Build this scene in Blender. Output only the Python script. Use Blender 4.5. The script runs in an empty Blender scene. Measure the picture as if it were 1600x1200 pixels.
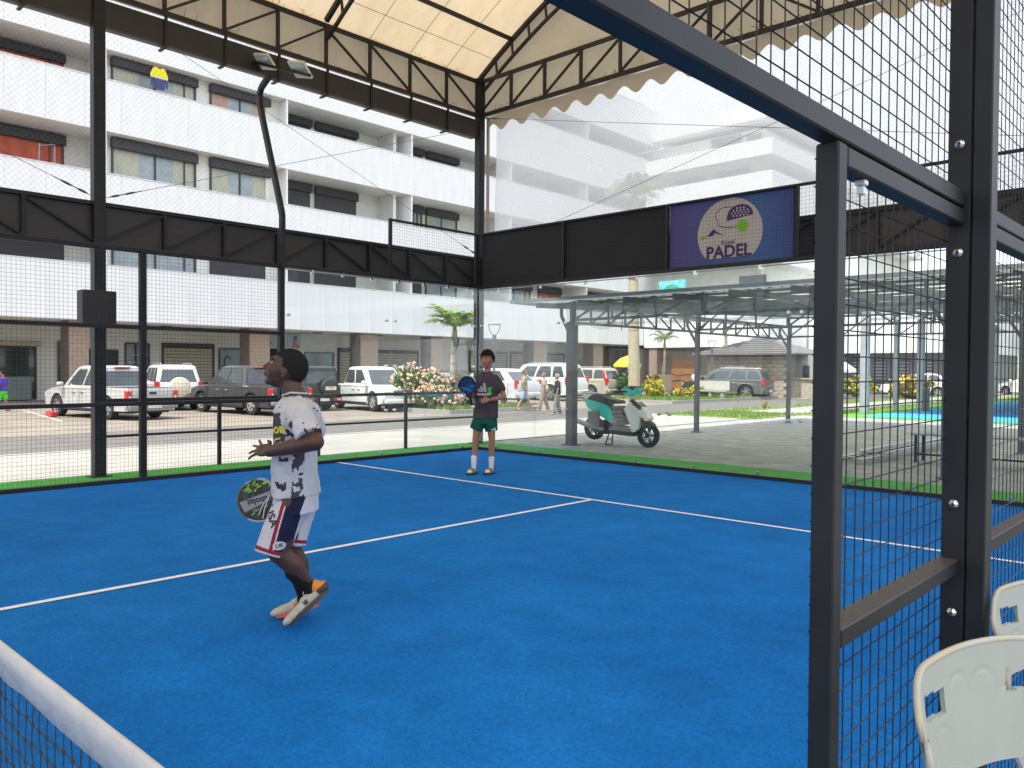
import bpy, bmesh, math, random
from math import sin, cos, pi, radians, sqrt, atan2
from mathutils import Vector, Matrix, noise
from mathutils.bvhtree import BVHTree
random.seed(7)
SC = bpy.context.scene
COL = SC.collection
# ------------------------------------------------------------------ camera, sky, sun, exposure
cd = bpy.data.cameras.new('camera'); cam = bpy.data.objects.new('camera', cd); COL.objects.link(cam)
cd.sensor_width = 36; cd.lens = 28.18; cd.clip_start = 0.05; cd.clip_end = 4000
cam.matrix_world = (Matrix.Translation((10.5498, -10.2714, 1.4830)) @ Matrix.Rotation(0.755759, 4, 'Z')
                    @ Matrix.Rotation(1.551991, 4, 'X') @ Matrix.Rotation(0.006996, 4, 'Z'))
SC.camera = cam
SUN_EL, SUN_AZ = radians(66), radians(-88)      # azimuth of the direction towards the sun, from +X counter-clockwise
w = bpy.data.worlds.new('World'); SC.world = w; w.use_nodes = True
nt = w.node_tree; nt.nodes.clear()
sky = nt.nodes.new('ShaderNodeTexSky'); sky.sky_type = 'NISHITA'; sky.sun_disc = False
sky.sun_elevation = SUN_EL; sky.sun_rotation = pi/2 - SUN_AZ
sky.dust_density = 4.5; sky.air_density = 0.85; sky.ozone_density = 0.4
bg = nt.nodes.new('ShaderNodeBackground'); bg.inputs[1].default_value = 0.15
wo = nt.nodes.new('ShaderNodeOutputWorld')
# thin bright cloud over most of the sky
wtc = nt.nodes.new('ShaderNodeTexCoord'); wmp = nt.nodes.new('ShaderNodeMapping'); wmp.inputs['Scale'].default_value = (1, 1, 2.6)
wn = nt.nodes.new('ShaderNodeTexNoise'); wn.inputs['Scale'].default_value = 2.4; wn.inputs['Detail'].default_value = 7; wn.inputs['Roughness'].default_value = .6
wr_ = nt.nodes.new('ShaderNodeMapRange'); wr_.inputs[1].default_value = .32; wr_.inputs[2].default_value = .62; wr_.inputs[3].default_value = .50; wr_.inputs[4].default_value = .95
wm_ = nt.nodes.new('ShaderNodeMix'); wm_.data_type = 'RGBA'; wm_.inputs[7].default_value = (5.1, 5.25, 5.75, 1)
nt.links.new(wtc.outputs['Generated'], wmp.inputs[0]); nt.links.new(wmp.outputs[0], wn.inputs[0]); nt.links.new(wn.outputs['Fac'], wr_.inputs[0]); nt.links.new(wr_.outputs[0], wm_.inputs[0])
nt.links.new(sky.outputs[0], wm_.inputs[6]); nt.links.new(wm_.outputs[2], bg.inputs[0]); nt.links.new(bg.outputs[0], wo.inputs[0])
sd = bpy.data.lights.new('sun', 'SUN'); sd.energy = 2.6; sd.angle = radians(0.6); sd.color = (1.0, 0.955, 0.89)
sun = bpy.data.objects.new('sun', sd); COL.objects.link(sun)
sun.rotation_euler = Vector((cos(SUN_EL)*cos(SUN_AZ), cos(SUN_EL)*sin(SUN_AZ), sin(SUN_EL))).to_track_quat('Z', 'Y').to_euler()
SC.view_settings.view_transform = 'Standard'; SC.view_settings.look = 'None'
SC.view_settings.exposure = 1.32; SC.view_settings.gamma = 1
SC.render.engine = 'CYCLES'
SC.cycles.max_bounces = 10; SC.cycles.transparent_max_bounces = 32; SC.cycles.diffuse_bounces = 4
SC.cycles.glossy_bounces = 3; SC.cycles.transmission_bounces = 4; SC.cycles.caustics_reflective = False; SC.cycles.caustics_refractive = False

# ------------------------------------------------------------------ helpers
class MB:
    """collects geometry in world (or local) metres"""
    def __init__(s): s.v = []; s.f = []; s.m = []; s.mi = 0
    def add(s, vs, fs):
        n = len(s.v); s.v += [tuple(v) for v in vs]
        for f in fs: s.f.append([n+i for i in f]); s.m.append(s.mi)
        return s
    def box(s, x0, x1, y0, y1, z0, z1):
        if x0 > x1: x0, x1 = x1, x0
        if y0 > y1: y0, y1 = y1, y0
        if z0 > z1: z0, z1 = z1, z0
        return s.add([(x0,y0,z0),(x1,y0,z0),(x1,y1,z0),(x0,y1,z0),(x0,y0,z1),(x1,y0,z1),(x1,y1,z1),(x0,y1,z1)],
              [(3,2,1,0),(4,5,6,7),(0,1,5,4),(1,2,6,5),(2,3,7,6),(3,0,4,7)])
    def cbox(s, x0, x1, y0, y1, z0, z1, b=0.006):
        """box with chamfered edges"""
        bm = bmesh.new(); bmesh.ops.create_cube(bm, size=1)
        for v in bm.verts:
            v.co = ((x0+x1)/2+v.co.x*abs(x1-x0), (y0+y1)/2+v.co.y*abs(y1-y0), (z0+z1)/2+v.co.z*abs(z1-z0))
        bmesh.ops.bevel(bm, geom=bm.edges[:], offset=b, segments=1, affect='EDGES')
        return s.bm(bm)
    def bm(s, bm, mat=None):
        bm.verts.index_update()
        s.add([(mat @ v.co if mat else v.co) for v in bm.verts], [[v.index for v in f.verts] for f in bm.faces]); bm.free(); return s
    def bar(s, p, q, w, h, up=(0,0,1)):
        p = Vector(p); q = Vector(q); d = (q-p)
        if d.length < 1e-6: return s
        d.normalize(); u = Vector(up)
        if abs(d.dot(u)) > .98: u = Vector((1,0,0))
        a = d.cross(u).normalized(); b = a.cross(d).normalized()
        vs = [c + a*(sx*w/2) + b*(sz*h/2) for c in (p, q) for sx, sz in ((-1,-1),(1,-1),(1,1),(-1,1))]
        return s.add(vs, [(0,1,2,3),(7,6,5,4),(0,4,5,1),(1,5,6,2),(2,6,7,3),(3,7,4,0)])
    def tube(s, pts, r, n=6, caps=True):
        pts = [Vector(p) for p in pts]; rs = r if isinstance(r, (list, tuple)) else [r]*len(pts)
        vs = []; fs = []; prev = None
        for i, p in enumerate(pts):
            d = (pts[min(i+1, len(pts)-1)] - pts[max(i-1, 0)]).normalized()
            if prev is None:
                u = Vector((0,0,1)) if abs(d.z) < .9 else Vector((1,0,0)); a = d.cross(u).normalized()
            else: a = (prev - d*prev.dot(d)).normalized()
            prev = a; b = d.cross(a)
            for k in range(n):
                t = 2*pi*k/n; vs.append(p + (a*cos(t)+b*sin(t))*rs[i])
        for i in range(len(pts)-1):
            for k in range(n):
                fs.append((i*n+k, i*n+(k+1)%n, (i+1)*n+(k+1)%n, (i+1)*n+k))
        if caps: fs.append(tuple(reversed(range(n)))); fs.append(tuple(range(len(vs)-n, len(vs))))
        return s.add(vs, fs)
    def wire(s, p, q, r):            # triangular wire
        return s.tube([p, q], r, 3, False)
    def cyl(s, c, ax, r, h, n=16, r2=None):
        c = Vector(c); a = Vector(ax).normalized()*(h/2)
        return s.tube([c-a, c+a], [r, r if r2 is None else r2], n)
    def poly(s, pts): return s.add(pts, [tuple(range(len(pts)))])
    def prism(s, pts, d):
        """planar polygon pts extruded by vector d"""
        n = len(pts); d = Vector(d); P = [Vector(p) for p in pts]
        fs = [tuple(reversed(range(n))), tuple(range(n, 2*n))] + [(i, (i+1)%n, n+(i+1)%n, n+i) for i in range(n)]
        return s.add(P + [p+d for p in P], fs)
    def lathe(s, prof, c=(0,0,0), n=20, ax='z'):
        vs = []; fs = []
        for r, h in prof:
            for k in range(n):
                t = 2*pi*k/n; a, b = r*cos(t), r*sin(t)
                o = (a, b, h) if ax == 'z' else ((a, h, b) if ax == 'y' else (h, a, b))
                vs.append(tuple(c[i]+o[i] for i in range(3)))
        for i in range(len(prof)-1):
            for k in range(n): fs.append((i*n+k, i*n+(k+1)%n, (i+1)*n+(k+1)%n, (i+1)*n+k))
        return s.add(vs, fs)
    def ball(s, c, r, n=10, sq=(1,1,1)):
        bm = bmesh.new(); bmesh.ops.create_uvsphere(bm, u_segments=n, v_segments=max(5, n*2//3), radius=r)
        for v in bm.verts: v.co = (c[0]+v.co.x*sq[0], c[1]+v.co.y*sq[1], c[2]+v.co.z*sq[2])
        return s.bm(bm)
    def build(s, name, mats, parent=None, smooth=False, kind=None, fix=True, **kw):
        me = bpy.data.meshes.new(name); me.from_pydata(s.v, [], s.f)
        mats = mats if isinstance(mats, (list, tuple)) else [mats]
        for m in mats: me.materials.append(m)
        if any(s.m): me.polygons.foreach_set('material_index', s.m)
        if fix:
            bm = bmesh.new(); bm.from_mesh(me); bmesh.ops.recalc_face_normals(bm, faces=bm.faces[:]); bm.to_mesh(me); bm.free()
        if smooth: me.polygons.foreach_set('use_smooth', [True]*len(me.polygons))
        return link(name, me, parent, kind, **kw)
def link(name, me, parent=None, kind=None, **kw):
    o = bpy.data.objects.new(name, me); COL.objects.link(o)
    if parent:
        o.parent = parent; w_ = Vector(parent.location)
        if parent.parent: w_ = w_ + Vector(parent.parent.location) 
        o.location = -w_ if parent.get('world_children', 1) else (0,0,0)
    if kind: o['kind'] = kind
    for k, v in kw.items(): o[k] = v
    return o
def tag(o, label=None, cat=None, group=None, kind=None):
    if label: o['label'] = label
    if cat: o['category'] = cat
    if group: o['group'] = group
    if kind: o['kind'] = kind
    return o
def thing(name, label, cat, loc=(0,0,0), group=None):
    o = bpy.data.objects.new(name, None); COL.objects.link(o); o.location = loc; o.empty_display_size = .2
    return tag(o, label, cat, group)
def copy_tree(o, parent=None):
    c = o.copy(); COL.objects.link(c); c.parent = parent
    for ch in list(o.children): copy_tree(ch, c)
    return c
def smooth_obj(o, ang=40):
    me = o.data; me.polygons.foreach_set('use_smooth', [True]*len(me.polygons))
    bm = bmesh.new(); bm.from_mesh(me)
    for e in bm.edges:
        if len(e.link_faces) == 2 and e.calc_face_angle(0) > radians(ang): e.smooth = False
    bm.to_mesh(me); bm.free(); return o
# ------------------------------------------------------------------ materials
def mat(name, col, rough=.6, metal=0, var=.06, scale=8, bump=0, bscale=60, spec=.5, stretch=None, col2=None, thr=(.45,.6), coat=0):
    m = bpy.data.materials.new(name); m.use_nodes = True; n = m.node_tree.nodes; l = m.node_tree.links
    b = n['Principled BSDF']; b.inputs['Roughness'].default_value = rough; b.inputs['Metallic'].default_value = metal
    b.inputs['Specular IOR Level'].default_value = spec
    if coat: b.inputs['Coat Weight'].default_value = coat; b.inputs['Coat Roughness'].default_value = .05
    tc = n.new('ShaderNodeTexCoord'); src = tc.outputs['Object']
    if stretch:
        mp = n.new('ShaderNodeMapping'); mp.inputs['Scale'].default_value = stretch; l.new(src, mp.inputs[0]); src = mp.outputs[0]
    nz = n.new('ShaderNodeTexNoise'); nz.inputs['Scale'].default_value = scale; nz.inputs['Detail'].default_value = 5; l.new(src, nz.inputs[0])
    cr = n.new('ShaderNodeValToRGB'); l.new(nz.outputs['Fac'], cr.inputs[0])
    if col2:
        cr.color_ramp.elements[0].position = thr[0]; cr.color_ramp.elements[1].position = thr[1]
        cr.color_ramp.elements[0].color = (*col, 1); cr.color_ramp.elements[1].color = (*col2, 1)
    else:
        cr.color_ramp.elements[0].position = .3; cr.color_ramp.elements[1].position = .7
        cr.color_ramp.elements[0].color = (*[c*(1-var) for c in col], 1); cr.color_ramp.elements[1].color = (*[min(1, c*(1+var)) for c in col], 1)
    l.new(cr.outputs[0], b.inputs['Base Color'])
    if bump:
        nb = n.new('ShaderNodeTexNoise'); nb.inputs['Scale'].default_value = bscale; nb.inputs['Detail'].default_value = 3; l.new(src, nb.inputs[0])
        bp = n.new('ShaderNodeBump'); bp.inputs['Strength'].default_value = bump; bp.inputs['Distance'].default_value = .01
        l.new(nb.outputs['Fac'], bp.inputs['Height']); l.new(bp.outputs[0], b.inputs['Normal'])
    return m
def thin_glass(name, tint=(.93,.97,.95), refl=.08, rough=.0, veil=0, veilcol=(.8,.85,.85)):
    m = bpy.data.materials.new(name); m.use_nodes = True; n = m.node_tree.nodes; l = m.node_tree.links; n.clear()
    out = n.new('ShaderNodeOutputMaterial'); tr = n.new('ShaderNodeBsdfTransparent'); tr.inputs[0].default_value = (*tint, 1)
    gl = n.new('ShaderNodeBsdfGlossy'); gl.inputs['Roughness'].default_value = rough
    lw = n.new('ShaderNodeLayerWeight'); lw.inputs[0].default_value = .35
    mu = n.new('ShaderNodeMath'); mu.operation = 'MULTIPLY_ADD'; mu.inputs[1].default_value = .14; mu.inputs[2].default_value = refl*.5
    l.new(lw.outputs['Fresnel'], mu.inputs[0])
    mx = n.new('ShaderNodeMixShader'); l.new(mu.outputs[0], mx.inputs[0]); l.new(tr.outputs[0], mx.inputs[1]); l.new(gl.outputs[0], mx.inputs[2])
    last = mx
    if veil:
        df = n.new('ShaderNodeBsdfDiffuse'); df.inputs[0].default_value = (*veilcol, 1)
        m2 = n.new('ShaderNodeMixShader'); m2.inputs[0].default_value = veil; l.new(mx.outputs[0], m2.inputs[1]); l.new(df.outputs[0], m2.inputs[2]); last = m2
    l.new(last.outputs[0], out.inputs[0]); return m
def membrane(name, col, trans, var=.1):
    """coated fabric: reflects and lets daylight glow through"""
    m = bpy.data.materials.new(name); m.use_nodes = True; n = m.node_tree.nodes; l = m.node_tree.links; n.clear()
    out = n.new('ShaderNodeOutputMaterial'); tc = n.new('ShaderNodeTexCoord')
    nz = n.new('ShaderNodeTexNoise'); nz.inputs['Scale'].default_value = 1.3; nz.inputs['Detail'].default_value = 8; nz.inputs['Roughness'].default_value = .7
    mp = n.new('ShaderNodeMapping'); mp.inputs['Scale'].default_value = (.6, 1.6, 1); l.new(tc.outputs['Object'], mp.inputs[0]); l.new(mp.outputs[0], nz.inputs[0])
    cr = n.new('ShaderNodeValToRGB'); l.new(nz.outputs['Fac'], cr.inputs[0]); cr.color_ramp.elements[0].position = .3; cr.color_ramp.elements[1].position = .65
    cr.color_ramp.elements[0].color = (*[c*(1-var) for c in col], 1); cr.color_ramp.elements[1].color = (*col, 1)
    df = n.new('ShaderNodeBsdfDiffuse'); tl = n.new('ShaderNodeBsdfTranslucent'); mx = n.new('ShaderNodeMixShader'); mx.inputs[0].default_value = trans
    nb = n.new('ShaderNodeTexNoise'); nb.inputs['Scale'].default_value = 2.2; nb.inputs['Detail'].default_value = 4; nb.inputs['Distortion'].default_value = .8; l.new(mp.outputs[0], nb.inputs[0])
    bp = n.new('ShaderNodeBump'); bp.inputs['Strength'].default_value = .5; bp.inputs['Distance'].default_value = .06; l.new(nb.outputs['Fac'], bp.inputs['Height'])
    for s_ in (df, tl): l.new(cr.outputs[0], s_.inputs[0]); l.new(bp.outputs[0], s_.inputs['Normal'])
    l.new(df.outputs[0], mx.inputs[1]); l.new(tl.outputs[0], mx.inputs[2]); l.new(mx.outputs[0], out.inputs[0]); return m
def turf(name, c1, c2, speck, sc=1.0, vor=None):
    m = bpy.data.materials.new(name); m.use_nodes = True; n = m.node_tree.nodes; l = m.node_tree.links
    b = n['Principled BSDF']; b.inputs['Roughness'].default_value = .85; b.inputs['Specular IOR Level'].default_value = .08
    tc = n.new('ShaderNodeTexCoord')
    def nz(s, d=3, r=.6):
        k = n.new('ShaderNodeTexNoise'); k.inputs['Scale'].default_value = s; k.inputs['Detail'].default_value = d; k.inputs['Roughness'].default_value = r
        l.new(tc.outputs['Object'], k.inputs[0]); return k.outputs['Fac']
    def ramp(f, a, b_, ca, cb):
        r = n.new('ShaderNodeValToRGB'); r.color_ramp.elements[0].position = a; r.color_ramp.elements[1].position = b_
        r.color_ramp.elements[0].color = (*ca, 1); r.color_ramp.elements[1].color = (*cb, 1); l.new(f, r.inputs[0]); return r.outputs[0]
    def mixc(f, a, b_, bt='MIX'):
        x = n.new('ShaderNodeMix'); x.data_type = 'RGBA'; x.blend_type = bt
        if isinstance(f, float): x.inputs[0].default_value = f
        else: l.new(f, x.inputs[0])
        l.new(a, x.inputs[6]); l.new(b_, x.inputs[7]); return x.outputs[2]
    big = ramp(nz(.45*sc, 4, .65), .35, .7, c1, c2)
    fine = ramp(nz(170*sc, 2), .25, .75, (.72,.72,.72), (1.28,1.28,1.28))
    c = mixc(1.0, big, fine, 'MULTIPLY')
    mid = ramp(nz(34*sc, 8, .85), .30, .70, (.70,.70,.70), (1.32,1.32,1.32)); c = mixc(1.0, c, mid, 'MULTIPLY')
    drift = ramp(nz(3.2*sc, 5, .7), .35, .68, (.90,.90,.90), (1.12,1.12,1.12)); c = mixc(1.0, c, drift, 'MULTIPLY')
    sp = ramp(nz(42*sc, 6, .75), .62, .76, (0,0,0), (1,1,1)); patch = ramp(nz(.9*sc, 3, .6), .45, .7, (.06,.06,.06), (.8,.8,.8))
    mm = mixc(1.0, sp, patch, 'MULTIPLY')
    rgb = n.new('ShaderNodeRGB'); rgb.outputs[0].default_value = (*speck, 1)
    c = mixc(mm, c, rgb.outputs[0]); l.new(c, b.inputs['Base Color'])
    bp = n.new('ShaderNodeBump'); bp.inputs['Strength'].default_value = .35; bp.inputs['Distance'].default_value = .006
    l.new(nz(260*sc, 2), bp.inputs['Height']); l.new(bp.outputs[0], b.inputs['Normal']); return m
M = dict(
 steel=mat('charcoal_steel', (.014,.0155,.018), .5, 0, .25, 7, .03, 120, .32),
 steel_b=mat('brown_black_steel', (.020,.016,.014), .5, 0, .2, 6, .05, 60, .4),
 wire=mat('wire_black', (.012,.012,.014), .45), chrome=mat('steel_bolt', (.6,.6,.58), .22, 1),
 blue=turf('blue_turf', (.005,.135,.45), (.010,.182,.56), (.25,.42,.60)), green=turf('green_turf', (.07,.33,.05), (.10,.40,.07), (.2,.35,.15)),
 line=mat('white_line', (.84,.88,.93), .8, 0, .06, 30, .3, 200), white=mat('white_paint', (.81,.81,.80), .55, 0, .05, 2.5, .03, 20, stretch=(1,1,.18)),
 cream=mat('cream_wall', (.74,.74,.68), .7, 0, .06, 2), soffit=mat('soffit_white', (.78,.78,.76), .8, 0, .04, 2),
 tan=mat('pillar_stone', (.30,.23,.17), .6, 0, .12, 6, .1, 40), taup=mat('pillar_brown', (.16,.13,.105), .6, 0, .15, 6, .1, 40),
 asphalt=mat('asphalt', (.125,.118,.108), .9, 0, .12, 3, .3, 80), parking=mat('dusty_parking', (.21,.185,.15), .9, 0, .2, .8, .3, 60),
 concrete=mat('concrete', (.34,.335,.32), .85, 0, .08, 1.5, .2, 40), conc_d=mat('concrete_dark', (.13,.125,.115), .85, 0, .15, 2, .2, 40),
 shutter=mat('dark_shutter', (.035,.033,.038), .5, 0, .1, 3), frame=mat('dark_frame', (.03,.03,.035), .4),
 pane=mat('window_glass', (.07,.085,.09), .08, 0, .2, 1, spec=.8), curtain=mat('curtain_cream', (.46,.46,.36), .8, 0, .2, 6, stretch=(1,6,.3)),
 curt_b=mat('curtain_blue_grey', (.33,.39,.40), .5, 0, .15, 3), curt_p=mat('curtain_pink', (.50,.33,.27), .8, 0, .2, 5, stretch=(1,6,.3)), curt_r=mat('curtain_red', (.55,.12,.06), .8, 0, .15, 3),
 roller=mat('cream_roller_shutter', (.47,.44,.34), .6, 0, .08, 3), glassd=mat('shop_glass', (.05,.07,.065), .06, 0, .3, .8, spec=.8), teal=mat('teal_shop_glass', (.04,.13,.11), .1, 0, .15, 1, spec=.8),
 lime=mat('lime_panel', (.28,.45,.04), .5), wood=mat('wooden_gate', (.30,.14,.045), .55, 0, .3, 3, .1, 30, stretch=(1,1,6)),
 stone=mat('stone_block', (.40,.35,.27), .8, 0, .18, 5, .4, 30), roofb=mat('roof_tile', (.14,.135,.13), .8, 0, .2, 8),
 tyre=mat('rubber', (.018,.018,.019), .85, 0, .1, 20, .1), rim=mat('alloy', (.42,.42,.43), .35, .7), dusty=mat('dusty_alloy', (.36,.33,.28), .6, .2),
 carglass=mat('car_glass', (.045,.06,.065), .06, 0, .2, 2, spec=.9), red=mat('red_lens', (.55,.02,.02), .2, 0, .1, 20, spec=.8), lens=mat('clear_lens', (.65,.67,.68), .12, 0, .1, 20, spec=.8),
 blackp=mat('black_plastic', (.025,.025,.027), .6), plate=mat('plate', (.7,.7,.62), .5), amber=mat('amber_lens', (.8,.3,.02), .2),
 grass=mat('grass_ground', (.10,.19,.025), .9, 0, .25, 6, .5, 50, col2=(.24,.27,.05)), soil=mat('soil', (.16,.11,.07), .95, 0, .2, 6),
 leaf=mat('leaf_green', (.07,.15,.02), .5, 0, .35, 3), leaf2=mat('leaf_light', (.15,.23,.04), .5, 0, .3, 3), leafy=mat('leaf_yellow', (.55,.44,.03), .55, 0, .2, 3),
 leafd=mat('leaf_dark', (.03,.075,.025), .5, 0, .3, 3), leafr=mat('leaf_red', (.26,.09,.07), .55, 0, .2, 3), flower=mat('flower_pink', (.75,.47,.36), .6, 0, .12, 6), flower2=mat('flower_cream', (.78,.66,.42), .6, 0, .1, 6),
 palmleaf=mat('palm_leaf', (.19,.30,.045), .45, 0, .3, 3), trunk=mat('palm_trunk', (.42,.36,.25), .8, 0, .2, 12, .3, 40), trunkg=mat('palm_crownshaft', (.20,.27,.07), .5),
 galv=mat('galvanised', (.30,.31,.33), .45, .3, .12, 6), grey=mat('grey_post', (.10,.105,.115), .5, 0, .12, 4), greyl=mat('light_grey_post', (.34,.35,.37), .6, 0, .1, 4),
)
def dusty_tops(m, col=(.10,.085,.07), amt=.75):
    n = m.node_tree.nodes; l = m.node_tree.links; b = n['Principled BSDF']; src = b.inputs['Base Color'].links[0].from_socket
    g = n.new('ShaderNodeNewGeometry'); s = n.new('ShaderNodeSeparateXYZ'); l.new(g.outputs['Normal'], s.inputs[0])
    mr = n.new('ShaderNodeMapRange'); mr.inputs[1].default_value = .5; mr.inputs[2].default_value = .95; mr.inputs[4].default_value = amt; l.new(s.outputs[2], mr.inputs[0])
    nz = n.new('ShaderNodeTexNoise'); nz.inputs['Scale'].default_value = 18; nz.inputs['Detail'].default_value = 6
    mu = n.new('ShaderNodeMath'); mu.operation = 'MULTIPLY'; l.new(mr.outputs[0], mu.inputs[0]); mr2 = n.new('ShaderNodeMapRange'); mr2.inputs[1].default_value = .3; mr2.inputs[2].default_value = .6; mr2.inputs[3].default_value = .5; l.new(nz.outputs['Fac'], mr2.inputs[0]); l.new(mr2.outputs[0], mu.inputs[1])
    mx = n.new('ShaderNodeMix'); mx.data_type = 'RGBA'; mx.inputs[7].default_value = (*col, 1); l.new(mu.outputs[0], mx.inputs[0]); l.new(src, mx.inputs[6]); l.new(mx.outputs[2], b.inputs['Base Color'])
dusty_tops(M['steel']); dusty_tops(M['steel_b'])
M['fabric'] = membrane('canopy_fabric', (.70,.56,.36), .36, .16)
M['fabric2'] = membrane('side_fabric', (.60,.52,.38), .36, .2)
M['glass'] = thin_glass('court_glass', (.955,.978,.972), .02, veil=.012)
M['net'] = mat('net_cord', (.22,.22,.22), .8); M['netw'] = membrane('white_net_cord', (.85,.87,.9), .3, .05)
# ================================================================== GROUND AND SETTING
R0 = -0.12      # road level
MB().box(-600, 600, -600, 900, -.6, -.14).build('ground', M['conc_d'], kind='structure')
g = MB(); g.add([(-9.9,-60,R0),(-4.6,-60,R0),(-4.6,60,R0),(-9.9,60,R0)], [(0,1,2,3)]); g.build('road', M['asphalt'], kind='structure')
g = MB(); g.add([(-29,-60,R0),(-9.9,-60,R0),(-9.9,21,R0),(-9.9,38,R0),(-29,38,R0)], [(0,1,2,3,4)]); pk = g.build('parking_ground', M['parking'], kind='structure')
g = MB()
for i in range(-6, 13):
    y = -2.45 + i*2.75
    g.poly([(-14.6,y,R0+.005),(-22,y+1.0,R0+.005),(-22,y+1.12,R0+.005),(-14.6,y+.12,R0+.005)])
g.build('painted_line', mat('dusty_line', (.42,.39,.33), .9, 0, .2, 3), pk)
g = MB(); g.poly([(-9.95,-20,R0+.004),(-9.83,-20,R0+.004),(-9.83,14,R0+.004),(-9.95,14,R0+.004)]); g.build('road_edge_line', mat('edge_line', (.35,.33,.29), .9, 0, .2, 3), pk)
MB().box(-4.45, -1.08, -60, 60, -.3, 0.0).build('sidewalk', mat('pale_sidewalk', (.31,.30,.275), .85, 0, .14, .9, .2, 60), kind='structure')
MB().box(-4.6, -4.452, -60, 60, -.3, 0.01).build('kerb', M['concrete'], kind='structure')
MB().box(-29.0, -24.2, -40, 41, -.3, -.03).build('shop_walkway', M['concrete'], kind='structure')
# hardstanding under and round the court
MB().box(-1.078, 60, -60, 1.2, -.3, -.012).build('slab', M['conc_d'], kind='structure')
MB().box(-1.078, 60, 1.202, 16.0, -.3, -.02).build('paver_bed', mat('joint_sand', (.27,.27,.25), .95), kind='structure')
# green turf margin
g = MB(); g.poly([(-1.06,-30,.0),(0,-30,.0),(0,0,.0),(10.1,0,.0),(10.1,1.2,.0),(-1.06,1.2,.0)])
g.build('turf_margin', M['green'], kind='structure')
g = MB(); g.poly([(0,-20,.004),(10,-20,.004),(10,0,.004),(0,0,.004)]); court = g.build('court_surface', M['blue'], kind='structure')
z = .009
g = MB(); g.poly([(0.03,-3.08,z),(9.95,-3.08,z),(9.95,-3.02,z),(.03,-3.02,z)]); g.build('service_line', M['line'], court)
g = MB(); g.poly([(4.97,-16.9,z),(5.03,-16.9,z),(5.03,-3.077,z),(4.97,-3.077,z)]); g.build('centre_line', M['line'], court)
# pavers (interlocking blocks), real joints
g = MB(); random.seed(3)
y = 1.24; row = 0
while y < 15.9:
    x = -1.0 + (.2 if row % 2 else 0)
    while x < 13:
        h = random.uniform(-.0035, .0015)
        g.box(x+.004, x+.396, y+.004, y+.196, -.021, -.006+h)
        x += .4
    y += .2; row += 1
pm = mat('paver_grey', (.34,.34,.32), .9, 0, .2, 2.3, .25, 50)
g.build('pavers', pm, kind='stuff', fix=False)
# grass verge between pavers and road on the right, and lawn strips
def blades(name, regions, n, m, h=.12, z0=0., parent=None):
    b = MB(); k = 0
    while k < n:
        x0, x1, y0, y1 = random.choice(regions); x = random.uniform(x0, x1); y = random.uniform(y0, y1)
        a = random.uniform(0, pi); s = random.uniform(.5, 1.2)*h; w_ = s*.22
        tx, ty = random.uniform(-.4,.4)*s, random.uniform(-.4,.4)*s
        b.add([(x-w_*cos(a), y-w_*sin(a), z0), (x+w_*cos(a), y+w_*sin(a), z0), (x+tx, y+ty, z0+s)], [(0,1,2)]); k += 1
    return b.build(name, m, parent, kind='stuff', fix=False)
g = MB(); g.box(-4.4, -.9, 12.5, 16.4, -.1, .015); g.box(-1.2, -.1, 16.0, 60, -.1, .02); g.box(-4.4,-3.4,16.4,60,-.1,.02)
g.build('lawn', M['grass'], kind='structure')
blades('grass', [(-4.3,-1.0,12.6,16.3),(-1.1,-.2,16.2,40),(-4.3,-3.5,16.4,45)], 9000, M['leaf2'], .07, .012)
# planting bed between the parked cars and the road
g = MB(); g.box(-13.6, -10.2, 8.6, 13.2, -.2, .0); g.box(-15.0,-9.95, 22.5, 33.5, -.2, .0); g.build('planting_bed', M['grass'], kind='structure')
g = MB()
for (x0,x1,y0,y1) in ((-13.6,-10.2,8.6,13.2),(-15.0,-9.95,22.5,33.5)):
    g.box(x0-.12,x0-.002,y0-.12,y1+.12,-.2,.03); g.box(x1+.002,x1+.12,y0-.12,y1+.12,-.2,.03); g.box(x0,x1,y0-.12,y0-.002,-.2,.03); g.box(x0,x1,y1+.002,y1+.12,-.2,.03)
g.build('bed_kerb', M['concrete'], kind='structure')
blades('grass', [(-13.5,-10.3,8.7,13.1),(-14.9,-10.0,22.6,33.4)], 9000, M['leaf2'], .16, 0)
# second court at the far right
g = MB(); g.poly([(-.1,16.05,.0),(24,16.05,.0),(24,39,.0),(-.1,39,.0)]); g.build('far_turf_margin', turf('green_turf_sun', (.10,.30,.04), (.13,.36,.05), (.3,.4,.2)), kind='structure')  # second version of the green turf, sunlight put into its colour
g = MB(); g.poly([(.75,17.0,.005),(24,17.0,.005),(24,37.2,.005),(.75,37.2,.005)])
c2 = g.build('far_court_surface', turf('blue_turf_sun', (.05,.33,.62), (.09,.40,.68), (.45,.6,.75)), kind='structure')  # brighter copy of the blue turf, sunshine painted into the colour
g = MB()
for yy in (20.0, 27.0, 34.0): g.poly([(.78,yy,.01),(24,yy,.01),(24,yy+.05,.01),(.78,yy+.05,.01)])
g.poly([(6,20,.0145),(6.05,20,.0145),(6.05,34,.0145),(6,34,.0145)]); g.build('court_line', M['line'], c2)
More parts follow.
